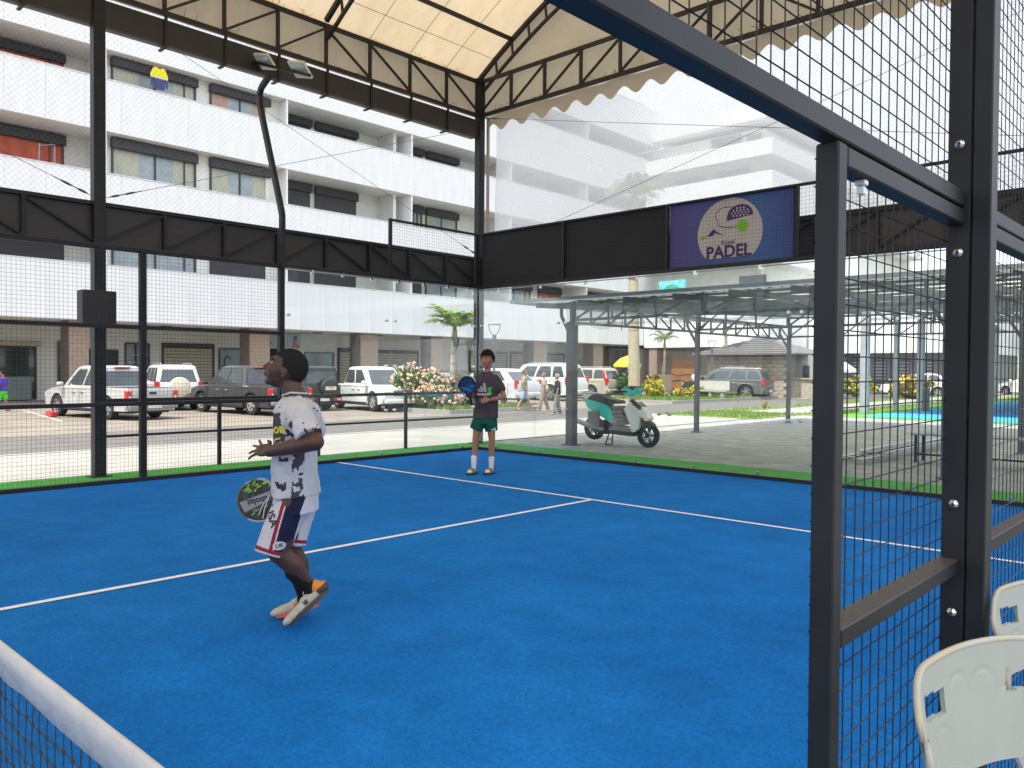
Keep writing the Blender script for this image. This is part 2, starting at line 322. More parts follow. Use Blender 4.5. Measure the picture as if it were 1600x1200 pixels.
# far background: land, distant trees and pale hills
g = MB(); g.box(-400, 400, 140, 900, -.5, -.1); g.build('far_land', M['grass'], kind='structure')
random.seed(11)
def hill(cx, cy, rx, ry, h, m):
    b = MB(); n, k = 28, 12; vs = []; fs = []
    for j in range(k+1):
        for i in range(n):
            t = 2*pi*i/n; r = j/k; hh = h*(cos(r*pi)*.5+.5)*(1+.25*noise.noise(Vector((cos(t)*2*r+cx*.01, sin(t)*2*r, 1))))
            vs.append((cx+rx*r*cos(t), cy+ry*r*sin(t), hh-1))
    for j in range(k):
        for i in range(n): fs.append((j*n+i, j*n+(i+1)%n, (j+1)*n+(i+1)%n, (j+1)*n+i))
    b.add(vs, fs); b.build('hill', m, smooth=True, kind='structure')
hm = mat('hill_green', (.16,.24,.12), .95, 0, .3, .02)
hill(60, 620, 260, 150, 46, hm)
# ================================================================== COURT ENCLOSURE
def mesh_panel(axis, c, a0, a1, z0, z1, step=.05, r=.0016, over=0.0):
    """welded mesh in plane axis=c ; verticals a0..a1, horizontals offset by one wire"""
    b = MB(); n = max(1, round((a1-a0)/step)); s = (a1-a0)/n
    P = (lambda a, z, d=0: (c+d, a, z)) if axis == 'x' else (lambda a, z, d=0: (a, c+d, z))
    for i in range(n+1): b.wire(P(a0+i*s, z0), P(a0+i*s, z1), r)
    k = max(1, round((z1-z0)/step)); t = (z1-z0)/k
    for j in range(k+1): b.wire(P(a0-over, z0+j*t, r*1.7), P(a1+over, z0+j*t, r*1.7), r)
    return b
# ---- left side wall (x = 0)
sf = thing('side_fence', 'black steel and glass side wall of the blue court, facing the parking lot', 'fence', (0,-5,0))
for y in (-4, -6, -8, -10, -12, -14, -16):
    b = MB(); b.cbox(-.085, -.005, y-.04, y+.04, 0, 3.0, .004); b.build('post', M['steel'], sf)
b = MB(); b.cbox(-.03, .03, -20, 0.0, 0.0, .055, .004); b.build('base_channel', M['steel'], sf)
for k in range(6):
    y1 = -4-2*k; y0 = y1-2
    for zz, h in ((2.97,.06), (1.985,.05), (1.0,.05)):
        b = MB(); b.cbox(-.075, -.015, y0+.042, y1-.042, zz-h/2, zz+h/2, .004); b.build('rail', M['steel'], sf)
    mesh_panel('x', .002, y0, y1, .06, 3.0).build('wire_mesh', M['wire'], sf, kind='stuff', fix=False)
for y0, y1 in ((-1.995,-.03), (-3.95,-2.005)):
    b = MB(); b.box(-.006, .006, y0, y1, .058, 2.965); b.build('glass_pane', M['glass'], sf)
b = MB(); b.cbox(-.085, -.015, -3.955, -.05, 2.955, 3.01, .004); b.build('top_rail', M['steel'], sf)
b = MB(); b.box(-.014, .010, -3.95, -.03, 2.925, 2.945); b.build('glazing_strip', M['galv'], sf)
for y in (-3.5,-2.95,-2.4,-1.85,-1.3,-.75,-.25):
    b = MB(); b.box(-.02,.022,y-.02,y+.02,2.90,2.96); b.build('clip', M['chrome'], sf)
for y in (-2.09,-1.91,-3.9,-.1):
    for zz in (.79, 1.52, 2.26):
        b = MB(); b.cyl((.008,y,zz),(1,0,0),.022,.03,12); b.cyl((-.02,y,zz),(1,0,0),.018,.05,12); b.build('clamp', M['chrome'], sf)
for y in (-3.2,-2.2,-1.1,-.4):
    b = MB(); b.box(-.012,.03,y-.02,y+.02,.05,.10); b.build('foot_clip', M['chrome'], sf)
for z0, z1, a, b_ in ((3.0,3.95,-2.03,-1.98), (3.0,3.95,-.06,-.01)):
    b = MB(); b.cbox(-.05,0,a,b_,z0,z1,.004); b.build('frame_post', M['steel'], sf)
b = MB(); b.cbox(-.05,0,-1.978,-.062,3.915,3.95,.004); b.build('frame_rail', M['steel'], sf)
mesh_panel('x', .004, -1.98, -.06, 3.02, 3.93).build('wire_mesh', M['wire'], sf, kind='stuff', fix=False)
# ---- back wall (y = 0)
bw = thing('back_wall', 'glass back wall of the court topped by black wire mesh', 'fence', (5,0,0))
b = MB(); b.cbox(.04, 10.0, -.03, .03, 0, .055, .004); b.build('base_channel', M['steel'], bw)
b = MB(); b.cbox(-.045, .0, .002, .05, 0, 3.95, .004); b.build('corner_post', M['steel'], bw)
for k in range(5):
    b = MB(); b.box(2*k+(.03 if k == 0 else .005), 2*k+1.995, -.006, .006, .058, 2.93); b.build('glass_pane', M['glass'], bw)
    b = MB(); b.cbox(2*k+.025, 2*k+1.975, .0, .05, 3.915, 3.95, .004); b.build('frame_rail', M['steel'], bw)
    b = MB(); b.cbox(2*k+1.977, 2*k+2.022, .0, .05, 2.99, 3.95, .004); b.build('frame_post', M['steel'], bw)
    mesh_panel('y', -.006, 2*k+.02, 2*k+1.98, 3.0, 3.92).build('wire_mesh', M['wire'], bw, kind='stuff', fix=False)
    for dx in (.5, 1.5):
        b = MB(); b.box(2*k+dx-.02, 2*k+dx+.02, -.022, .02, 2.86, 2.92); b.build('clip', M['chrome'], bw)
        b = MB(); b.box(2*k+dx-.02, 2*k+dx+.02, -.03, .012, .05, .10); b.build('foot_clip', M['chrome'], bw)
    for dx in (.09, 1.91):
        for zz in (.82, 2.26):
            b = MB(); b.cyl((2*k+dx, -.008, zz), (0,1,0), .022, .03, 12); b.cyl((2*k+dx, .02, zz), (0,1,0), .018, .05, 12); b.build('clamp', M['chrome'], bw)
b = MB(); b.cbox(.002, 10, .005, .07, 2.935, 2.988, .004); b.build('top_rail', M['steel'], bw)
b = MB(); b.box(.03, 10, -.012, .004, 2.895, 2.912); b.build('glazing_strip', M['galv'], bw)
# ---- dark windscreens and the banner hanging behind the mesh
wsm = mat('windscreen_cloth', (.016,.015,.016), .8, 0, .15, 4)
for i, (x0, x1, lab) in enumerate(((.04,1.999,'black cloth panel behind the mesh beside the corner column'), (2.001,4.024,'black cloth panel behind the mesh, touching the blue banner'))):
    b = MB(); b.box(x0, x1, .055, .062, 2.985, 3.93); tag(b.build('windscreen', wsm), lab, 'windscreen', 'black windscreens on the back wall')
bn = thing('banner', 'blue and purple sign with round beige logo and the word PADEL', 'banner', (5,.06,3.0))
gm = bpy.data.materials.new('banner_print'); gm.use_nodes = True; n_ = gm.node_tree.nodes; l_ = gm.node_tree.links
tc_ = n_.new('ShaderNodeTexCoord'); sx_ = n_.new('ShaderNodeSeparateXYZ'); cr_ = n_.new('ShaderNodeValToRGB'); mr_ = n_.new('ShaderNodeMapRange')
l_.new(tc_.outputs['Object'], sx_.inputs[0]); mr_.inputs[1].default_value = -.97+5; mr_.inputs[2].default_value = .93+5; l_.new(sx_.outputs[0], mr_.inputs[0]); l_.new(mr_.outputs[0], cr_.inputs[0])
cr_.color_ramp.elements[0].color = (.095,.065,.22,1); cr_.color_ramp.elements[1].color = (.045,.07,.23,1)
e_ = cr_.color_ramp.elements.new(.5); e_.color = (.065,.10,.25,1); e_ = cr_.color_ramp.elements.new(.75); e_.color = (.06,.12,.30,1)
l_.new(cr_.outputs[0], n_['Principled BSDF'].inputs['Base Color']); n_['Principled BSDF'].inputs['Roughness'].default_value = .7
b = MB(); b.box(4.03, 5.93, .055, .062, 2.99, 3.92); b.build('panel', gm, bn)
b = MB(); b.cbox(5.932, 5.975, .052, .09, 2.985, 3.93, .003); b.build('edge_strip', M['steel'], bn)
mb_be = mat('banner_beige', (.52,.46,.40), .7); mb_pu = mat('banner_purple', (.06,.022,.12), .7); mb_gr = mat('banner_green', (.20,.50,.02), .7)
def flat(pts, y, name, m, parent):
    b = MB(); b.prism([(x, y, z_) for x, z_ in pts], (0, .0015, 0)); return b.build(name, m, parent)
CX, CZ = 5.0, 3.42
pts = []
for i in range(60):
    t = 2*pi*i/60; x, z_ = CX+.5*cos(t), CZ+.49*sin(t)
    pts.append((x, max(z_, 3.075)))
flat(pts, .052, 'logo_disc', mb_be, bn)
# racket head, cap shaped, with dots, and its outline
def ell(cx, cz, a, b, rot, t0=0, t1=2*pi, n=32):
    o = []
    for i in range(n+1):
        t = t0+(t1-t0)*i/n; x, z_ = a*cos(t), b*sin(t); o.append((cx+x*cos(rot)-z_*sin(rot), cz+x*sin(rot)+z_*cos(rot)))
    return o
head = ell(5.16, 3.63, .20, .17, .08, -.05, pi+.15, 24); flat(head, .0495, 'logo_racket', mb_pu, bn)
b = MB()
for (cx, cz, a, bb, rot, t0, t1) in ((4.98,3.66,.20,.13,-.15,pi*.42,pi*1.25), (5.10,3.60,.29,.11,.10,pi*1.0,pi*1.55)):
    o = ell(cx, cz, a, bb, rot, t0, t1, 20); i_ = ell(cx, cz, a-.012, bb-.012, rot, t0, t1, 20)
    for k in range(20): b.add([(o[k][0],.0495,o[k][1]),(o[k+1][0],.0495,o[k+1][1]),(i_[k+1][0],.0495,i_[k+1][1]),(i_[k][0],.0495,i_[k][1])], [(0,1,2,3)])
b.build('logo_outline', mb_pu, bn)
b = MB()
for i, (nx, zz) in enumerate(((5,3.645),(6,3.68),(5,3.715),(3,3.75))):
    for k in range(nx):
        x = 5.17+(k-(nx-1)/2)*.052
        if abs(x-5.16) < .18: b.add([(x+.014*cos(t*pi/4), .0478, zz+.014*sin(t*pi/4)) for t in range(8)], [tuple(range(8))])
b.build('logo_dots', mb_be, bn)
flat(ell(5.20,3.50,.085,.085,0), .049, 'logo_ball', mb_gr, bn)
flat([(4.70,3.45),(4.76,3.50),(4.80,3.46),(4.93,3.38),(4.78,3.44),(4.74,3.40),(4.66,3.40)], .0492, 'logo_arm', mb_pu, bn)
flat(ell(4.57,3.385,.035,.028,0,n=12), .0492, 'logo_handle', mb_gr, bn)
flat([(4.59,3.39),(4.67,3.43),(4.69,3.41),(4.60,3.37)], .0492, 'logo_handle', mb_gr, bn)
def text_mesh(s, size, name='lettering', ext=0.001, bold=0.0, align='CENTER'):
    cu = bpy.data.curves.new(name, 'FONT'); cu.body = s; cu.size = size; cu.extrude = ext; cu.offset = bold; cu.align_x = align; cu.align_y = 'CENTER'
    cu.resolution_u = 3
    o = bpy.data.objects.new(name, cu); COL.objects.link(o); bpy.context.view_layer.update()
    me = bpy.data.meshes.new_from_object(o.evaluated_get(bpy.context.evaluated_depsgraph_get())); bpy.data.objects.remove(o); return me
def text(s, size, mtx, m, parent=None, bold=0.0, name='lettering', ext=.001, align='CENTER'):
    me = text_mesh(s, size, name, ext, bold, align); me.transform(mtx); me.materials.clear(); me.materials.append(m)
    return link(name, me, parent)
TXY = Matrix.Rotation(pi/2, 4, 'X')      # text standing in the XZ plane, read from -Y
text('PADEL', .235, Matrix.Translation((4.99,.0485,3.155)) @ TXY @ Matrix.Diagonal((1.02,1,1,1)), mb_pu, bn, .007)
text('Royal', .075, Matrix.Translation((4.98,.0485,3.29)) @ TXY @ Matrix.Diagonal((1.25,1,1,1)), mb_pu, bn, .001)
# ---- near side wall (x = 10) around the entrance
nf = thing('entrance_fence', 'charcoal steel mesh fence and gate lintel close to the camera', 'fence', (10,-8.5,0))
XI, XO = 9.958, 10.0
def tube_box(x0, x1, y0, y1, z0, z1, name): 
    b = MB(); b.cbox(x0, x1, y0, y1, z0, z1, .003); return b.build(name, M['steel'], nf)
tube_box(XI, XO, -8.862, -8.822, 0, 1.886, 'gate_post')
tube_box(XI, XO+.011, -8.06, -8.02, 0, 4.0, 'post'); tube_box(XO+.014, XO+.056, -8.062, -8.0, 0, 4.0, 'post')
tube_box(XI, XO, -11.6, -8.063, 1.890, 1.930, 'lintel')
tube_box(XI, XO, -8.819, -8.063, 1.847, 1.884, 'rail'); tube_box(XI-.01, XO, -8.819, -8.063, .982, 1.018, 'rail')
for k in range(4):
    y0 = -8+2*k
    if k: tube_box(XI, XO, y0-.02, y0+.02, 0, 4.0 if k < 2 else 3.0, 'post')
    for zz in (1.0, 1.865, 1.91): tube_box(XI, XO, y0+.023, y0+1.977, zz-.02, zz+.02, 'rail')
    mesh_panel('x', XI-.004, y0, y0+2, .02, 4.0 if k < 2 else 3.0, r=.0016).build('wire_mesh', M['wire'], nf, kind='stuff', fix=False)
mesh_panel('x', XI-.002, -8.838, -8.05, .02, 1.86, r=.0016, over=.0262).build('wire_mesh', M['wire'], nf, kind='stuff', fix=False)
mesh_panel('x', XI-.002, -11.6, -8.03, 1.93, 4.0, r=.0016).build('wire_mesh', M['wire'], nf, kind='stuff', fix=False)
for zz in (.881, 1.153, 1.779, 2.047):
    b = MB(); b.lathe([(0,-.009),(.0075,-.009),(.0085,-.006),(.0115,-.004),(.0125,-.002),(.0125,0)], (9.985,-8.061,zz), 20, 'y'); b.build('bolt', M['chrome'], nf, smooth=True)
    b = MB(); b.lathe([(0,-.0095),(.005,-.0095)], (9.985,-8.061,zz), 6, 'y'); b.build('bolt_socket', M['blackp'], nf)
b = MB(); b.cbox(9.972,9.992,-8.715,-8.695,1.835,1.846,.002); b.cbox(9.975,9.989,-8.712,-8.698,1.818,1.834,.002); b.build('latch_bracket', M['lens'], nf)
b = MB(); b.lathe([(0,-.05),(.03,-.05),(.034,-.03),(.034,.05)], (10.07,-8.03,.60), 16, 'z'); b.build('gate_hinge', M['blackp'], nf)
# ---- the net
nt_ = thing('court_net', 'padel net with white top band at the lower left', 'net', (5,-9.80,0))
def net_top(x): return .898 + .035*((x-5)/5)**2
NY = -9.80
b = MB(); nx = 120; vs = []; fs = []
prof = [(0,.001),(-.006,-.003),(-.0095,-.026),(-.0035,-.033),(-.0065,-.064),(.006,-.064),(.006,-.003)]
for i in range(nx+1):
    x = .1+9.8*i/nx; zt = net_top(x)
    for j, (dy, dz) in enumerate(prof):
        wr = .0022*noise.noise(Vector((x*9, j*.7, 0))) + .0015*noise.noise(Vector((x*31, j*1.9, 3)))
        vs.append((x, NY+dy+wr*(1 if dy < 0 else -1), zt+dz+wr*.8))
for i in range(nx):
    for j in range(7): fs.append((i*7+j, i*7+(j+1)%7, (i+1)*7+(j+1)%7, (i+1)*7+j))
b.add(vs, fs); b.build('top_band', mat('net_band', (.60,.60,.58), .75, 0, .07, 14, .5, 25), nt_, smooth=True)
b = MB(); b.tube([(.1+9.8*i/40, NY-.001, net_top(.1+9.8*i/40)-.067) for i in range(41)], .0035, 5); b.build('hem_cord', mat('hem_brown', (.06,.045,.035), .8), nt_)
b = MB(); s = .042; kx = int(9.8/s); kz = 20
node = {}
for i in range(kx+1):
    for j in range(kz+1):
        x = .1+i*s; zt = net_top(x)-.067; z_ = zt-(zt-.03)*j/kz
        node[i, j] = (x+random.uniform(-.003,.003), NY+random.uniform(-.002,.002), z_+random.uniform(-.002,.002))
for i in range(120, kx+1):
    for j in range(kz+1):
        if i < kx: b.wire(node[i,j], node[i+1,j], .0014)
        if j < kz: b.wire(node[i,j], node[i,j+1], .0014)
        if j < 9: b.ball(node[i,j], .0034, 5)
for i in range(0, 120):
    b.wire(node[i,0], node[i,kz], .0014)
for j in range(kz+1): b.wire(node[0,j], node[120,j], .0014)
b.build('cord_mesh', mat('net_cord_dark', (.035,.032,.03), .8), nt_, kind='stuff', fix=False)
# ---- outer hand railing along the pavement
rl = thing('hand_railing', 'low black two-rail railing standing on the green strip outside the court', 'railing', (-1.02,-3,0))
for y in (-6.25+1.78, -2.72, -.85):
    b = MB(); b.cbox(-1.045, -.995, y-.025, y+.025, 0, 1.0, .003); b.build('post', M['steel'], rl)
b = MB(); b.cbox(-1.05, -.99, -6.15, 1.05, .985, 1.035, .003); b.build('handrail', M['steel'], rl)
b = MB(); b.cbox(-1.035, -1.005, -6.15, 1.05, .50, .535, .003); b.build('rail', M['steel'], rl)
# ================================================================== CANOPY OVER THE COURT
cp = thing('court_canopy', 'cream fabric barrel canopy on dark steel trusses above the court', 'canopy', (5,-6,0))
XL, XR, YB = -.85, 10.95, .85
XC = (XL+XR)/2; HW = (XR-XL)/2
def vz(x, base=7.2): return base + 1.95*(1-((x-XC)/HW)**2)
BAY = .888; YS = [YB-BAY*i for i in range(0, 25)]
YE = YS[-1]
sb = M['steel_b']
# columns
for x in (XL, XR):
    for y in (YB, YB-8*BAY, YB-16*BAY, YE):
        if x == XR and y > -9: 
            if y < 0: continue
        b = MB(); b.cbox(x-.075, x+.075, y-.075, y+.075, 0, 7.2, .008); b.build('column', M['steel'] if x == XL else sb, cp)
        b = MB(); b.cbox(x-.13, x+.13, y-.13, y+.13, 0, .014, .003); b.build('base_plate', sb, cp)
b = MB(); b.cbox(XL+.16, XL+.21, YB+.02, YB+.07, 3.7, 6.4, .004); b.build('down_pipe', mat('pinkish_pipe', (.35,.27,.24), .6), cp)
def truss(P, n, z0, z1, t, name='truss'):
    """P(s) -> xy at bay s ; one part per member run"""
    b = MB(); b.bar((*P(0), z0), (*P(n), z0), t, t); b.build('bottom_chord', sb, cp)
    b = MB(); b.bar((*P(0), z1), (*P(n), z1), t, t); b.build('top_chord', sb, cp)
    for i in range(n+1):
        b = MB(); b.bar((*P(i), z0+t/2), (*P(i), z1-t/2), t*.8, t*.8); b.build('strut', sb, cp)
    return
def lerp(a, b, t): return a+(b-a)*t
# left upper truss
truss(lambda s: (XL, YB-BAY*s), 24, 6.46, 7.12, .06)
for i in range(24):
    seg = i % 8
    a, c = (i, i+1)
    z0, z1 = (7.08, 6.5) if seg >= 4 else (6.5, 7.08)
    if seg < 4: a, c = i, i+1
    b = MB(); b.bar((XL, YB-BAY*a, z0), (XL, YB-BAY*c, z1), .035, .035); b.build('diagonal', sb, cp)
b = MB(); b.box(XL-.05, XL+.03, YE, YB-.08, 6.02, 6.36); b.build('gutter_beam', mat('gutter_dark', (.03,.024,.022), .6, 0, .2, 3), cp)
b = MB(); b.box(XL-.16, XL-.052, YE, YB-.08, 6.02, 6.06); b.build('gutter_lip', mat('gutter_lip', (.22,.18,.17), .7), cp)
for y in YS[1:20]:
    b = MB(); b.box(XL+.032, XL+.06, y-.02, y+.02, 5.99, 6.44); b.box(XL-.17, XL+.06, y-.02, y+.02, 5.965, 5.99); b.build('gutter_bracket', sb, cp)
# back and far upper trusses
NBX = 14; BX = (XR-XL)/NBX
truss(lambda s: (XL+BX*s, YB), NBX, 6.46, 7.12, .06)
for i in range(NBX):
    up = i < NBX/2
    b = MB(); b.bar((XL+BX*i, YB, 6.5 if up else 7.08), (XL+BX*(i+1), YB, 7.08 if up else 6.5), .035, .035); b.build('diagonal', sb, cp)
truss(lambda s: (XR, YB-BAY*s), 24, 6.46, 7.12, .06)
# arches with double chord, every 4 bays
for k in range(0, 7):
    y = YB-BAY*4*k; N = 28
    b = MB(); p_ = [(XL+(XR-XL)*i/N, y, vz(XL+(XR-XL)*i/N)) for i in range(N+1)]
    for i in range(N): b.bar(p_[i], p_[i+1], .07, .07)
    b.build('arch_chord', sb, cp)
    b = MB(); q_ = [(lerp(XL+.05, XR-.05, i/N), y, vz(lerp(XL, XR, i/N), 6.9)) for i in range(N+1)]
    for i in range(N): b.bar(q_[i], q_[i+1], .05, .05)
    b.build('arch_chord', sb, cp)
    b = MB()
    for i in range(1, N, 1): b.bar(p_[i], q_[i], .035, .035)
    b.build('arch_struts', sb, cp)
# purlins
for x in (.02, 1.9, 3.5, XC, 6.6, 8.2, 10.08):
    b = MB(); b.bar((x, YB, vz(x)-.01), (x, YE, vz(x)-.01), .06, .06); b.build('purlin', sb, cp)
# membrane (roof), gable and side skirts, seams
b = MB(); nx, ny = 48, 75; vs = []; fs = []
for j in range(ny+1):
    y = YB+.12+(YE-YB-.24)*j/ny
    sg = .05*sin(pi*((YB-y) % (BAY*4))/(BAY*4))
    for i in range(nx+1):
        x = XL-.12+(XR-XL+.24)*i/nx
        z_ = vz(x, 7.27)-sg*.9*(1-abs((x-XC)/HW)**4)+.010*noise.noise(Vector((x*1.1, y*1.1, 0)))
        vs.append((x, y, z_))
for j in range(ny):
    for i in range(nx): fs.append((j*(nx+1)+i, j*(nx+1)+i+1, (j+1)*(nx+1)+i+1, (j+1)*(nx+1)+i))
b.add(vs, fs); b.build('roof_fabric', M['fabric'], cp, smooth=True)
def sheet(name, f, nu, nv, m, parent, **kw):
    b = MB(); vs = []; fs = []
    for j in range(nv+1):
        for i in range(nu+1): vs.append(f(i/nu, j/nv))
    for j in range(nv):
        for i in range(nu): fs.append((j*(nu+1)+i, j*(nu+1)+i+1, (j+1)*(nu+1)+i+1, (j+1)*(nu+1)+i))
    b.add(vs, fs); return b.build(name, m, parent, smooth=True, fix=False, **kw)
sheet('side_fabric', lambda u, v: (XL-.09+.02*noise.noise(Vector((u*30, v*2, 1))), lerp(YB, YE, u), lerp(6.44, 7.26, v)), 120, 4, M['fabric2'], cp)
sheet('gable_fabric', lambda u, v: (lerp(XL, XR, u), YB+.09+.02*noise.noise(Vector((u*16, v*3, 5))), lerp(6.44, vz(lerp(XL, XR, u), 7.26), v)), 80, 8, M['fabric2'], cp)
sheet('far_gable_fabric', lambda u, v: (lerp(XL, XR, u), YE-.09, lerp(6.44, vz(lerp(XL, XR, u), 7.26), v)), 40, 4, M['fabric2'], cp)
# scalloped valance below the back truss
NV = 720
def val(u, v):
    x = lerp(XL+.1, XR, u); zb = 6.20-.075*cos(2*pi*(x-XL)/.52)
    return (x, YB+.095+.012*sin(x*7), lerp(6.44, zb, v))
sheet('valance', val, NV, 3, membrane('valance_fabric', (.55,.46,.33), .36, .1), cp)
sheet('valance', lambda u, v: (XR+.095, lerp(YB, YE, u), lerp(6.44, 6.2-.075*cos(2*pi*u*40), v)), 640, 2, M['fabric2'], cp)
# seams of the fabric
b = MB()
for x in (-.45, .9, 2.7, 4.3):
    for j in range(60):
        y0, y1 = lerp(YB, YE, j/60), lerp(YB, YE, (j+1)/60); b.wire((x, y0, vz(x, 7.21)), (x, y1, vz(x, 7.21)), .006)
for k in range(24):
    if k % 4 == 0: continue
    y = YS[k]
    for i in range(20):
        x0, x1 = lerp(XL, XC, i/20), lerp(XL, XC, (i+1)/20); b.wire((x0, y, vz(x0, 7.18)), (x1, y, vz(x1, 7.18)), .005)
b.build('fabric_seams', mat('seam', (.22,.15,.08), .8), cp, kind='stuff', fix=False)
# ---- solid faced lower truss
db = mat('lower_beam_face', (.030,.027,.026), .55, 0, .15, 2)
b = MB(); b.box(XL-.06, XL-.03, YE, YB-.08, 3.09, 3.64); b.build('beam_face', db, cp)
b = MB(); b.box(XL+.08, 6.0, YB+.03, YB+.06, 3.09, 3.64); b.build('beam_face', db, cp)
b = MB(); b.box(6.002, XR-.08, YB+.03, YB+.06, 3.09, 3.64); b.build('beam_face', mat('beam_face_brown', (.05,.04,.033), .6, 0, .15, 2), cp)
for zz in (3.09, 3.65):
    b = MB(); b.bar((XL, YB-.08, zz), (XL, YE, zz), .06, .05); b.build('beam_chord', M['steel'], cp)
    b = MB(); b.bar((XL+.08, YB, zz), (XR-.08, YB, zz), .05, .06); b.build('beam_chord', M['steel'], cp)
for i in range(1, 22):
    if i % 8 == 0: continue
    y = YS[i]; b = MB(); b.bar((XL, y, 3.115), (XL, y, 3.625), .05, .05); b.build('beam_strut', M['steel'], cp)
for i in range(0, 22):
    s_ = i % 8
    z0, z1 = (3.12, 3.62) if s_ in (0,1,2,3,4)[:4] else (3.62, 3.12)
    b = MB(); b.bar((XL+.01, YS[i], z0 if i else 3.12), (XL+.01, YS[i+1], z1), .028, .028); b.build('beam_diagonal', M['steel'], cp)
for i in range(1, NBX):
    x = XL+BX*i; b = MB(); b.bar((x, YB, 3.115), (x, YB, 3.625), .04, .04); b.build('beam_strut', M['steel'], cp)
    b = MB(); b.bar((x, YB-.01, 3.12), (x+BX, YB-.01, 3.62), .03, .03); b.build('beam_diagonal', M['steel'], cp)
# bracing cables with turnbuckles
cab = mat('cable', (.10,.10,.10), .5)
for p0, p1 in (((XL+.02,-6.16,3.74),(XL+.02,.80,6.22)), ((XL+.02,-6.34,3.74),(XL+.02,-13.2,6.3)), ((XL+.02,.78,3.72),(XL+.02,-6.2,6.36)), ((XL+.1,.83,6.40),(XR,.83,3.70)), ((XL+.1,.83,3.72),(XR,.83,6.36))):
    b = MB(); b.wire(p0, p1, .0045); b.build('cable', cab, cp)
    a, c = Vector(p0), Vector(p1); d = (c-a).normalized()
    b = MB(); b.tube([a+d*.05, a+d*.1, a+d*.16, a+d*.2], [.006,.016,.016,.006], 6); b.tube([a+d*.24, a+d*.3, a+d*.36, a+d*.42], [.006,.016,.016,.006], 6)
    b.wire(a+d*.2, a+d*.5, .008); b.build('turnbuckle', mat('turnbuckle', (.08,.07,.12), .4), cp)
# ties hanging from the chords
b = MB(); random.seed(5)
for i in range(70):
    y = random.uniform(-9, .5); zz = random.choice((6.49, 7.14)); b.wire((XL+.03, y, zz), (XL+.05+random.uniform(0,.05), y+random.uniform(-.12,.12), zz+random.uniform(-.02,.1)), .003)
    x = random.uniform(-.6, 8); b.wire((x, YB-.03, 6.49), (x+random.uniform(-.12,.12), YB-.06, 6.49+random.uniform(-.02,.1)), .003)
b.build('cable_ties', M['wire'], cp, kind='stuff', fix=False)
# ---- protective netting between the beams
def netting(P, a0, a1, z0, z1, s, r, name, m, lab, tri=True):
    b = MB(); H = z1-z0; d = s*2**.5*1.0
    n = int((a1-a0+H)/d)+1
    for i in range(n+1):
        a = a0-H+i*d
        for sg in (1, -1):
            # line from (a, z0) going +a with slope 1  (sg=1) or mirrored
            s0 = max(0, a0-a); s1 = min(H, a1-a)
            if s1-s0 < .02: continue
            p, q = (s0, s1) if sg == 1 else (s0, s1)
            zz = (lambda t: z0+t) if sg == 1 else (lambda t: z1-t)
            K = max(1, int((q-p)/.5)); prev = None
            for k in range(K+1):
                t = lerp(p, q, k/K); aa = a+t; w_ = .02*noise.noise(Vector((aa*.8, t*.9, sg)))
                pt = P(aa+w_*.8, min(z1, max(z0, zz(t)+w_*.6)))
                if prev: b.wire(prev, pt, r)
                prev = pt
    return tag(b.build(name, m, fix=False), lab, 'netting')
netting(lambda a, z: (XL-.10, a, z), -13, .75, 3.62, 6.44, .058, .0010, 'ball_netting', M['net'], 'diamond netting strung between left canopy beams in front of the apartments')
netting(lambda a, z: (a, YB+.14, z), -.7, 10.8, 3.60, 6.44, .045, .0010, 'ball_netting', M['net'], 'diamond netting across the back above the banner')
vm = bpy.data.materials.new('veil_net'); vm.use_nodes = True; n_ = vm.node_tree.nodes; l_ = vm.node_tree.links; n_.clear()
o_ = n_.new('ShaderNodeOutputMaterial'); t_ = n_.new('ShaderNodeBsdfTransparent'); d_ = n_.new('ShaderNodeBsdfTranslucent'); d2 = n_.new('ShaderNodeBsdfDiffuse'); m1 = n_.new('ShaderNodeMixShader'); m2 = n_.new('ShaderNodeMixShader')
d_.inputs[0].default_value = (.9,.93,.97,1); d2.inputs[0].default_value = (.9,.93,.97,1); m1.inputs[0].default_value = .5; m2.inputs[0].default_value = .70
l_.new(d_.outputs[0], m1.inputs[1]); l_.new(d2.outputs[0], m1.inputs[2]); l_.new(t_.outputs[0], m2.inputs[1]); l_.new(m1.outputs[0], m2.inputs[2]); l_.new(m2.outputs[0], o_.inputs[0])
tag(sheet('fine_netting', lambda u, v: (lerp(XL+.2, XR, u), YB+.25+.05*noise.noise(Vector((u*9, v*2, 2))), lerp(3.7, 6.6, v)), 60, 6, vm, None), 'fine white veil netting behind the diamond net at the back', 'netting')
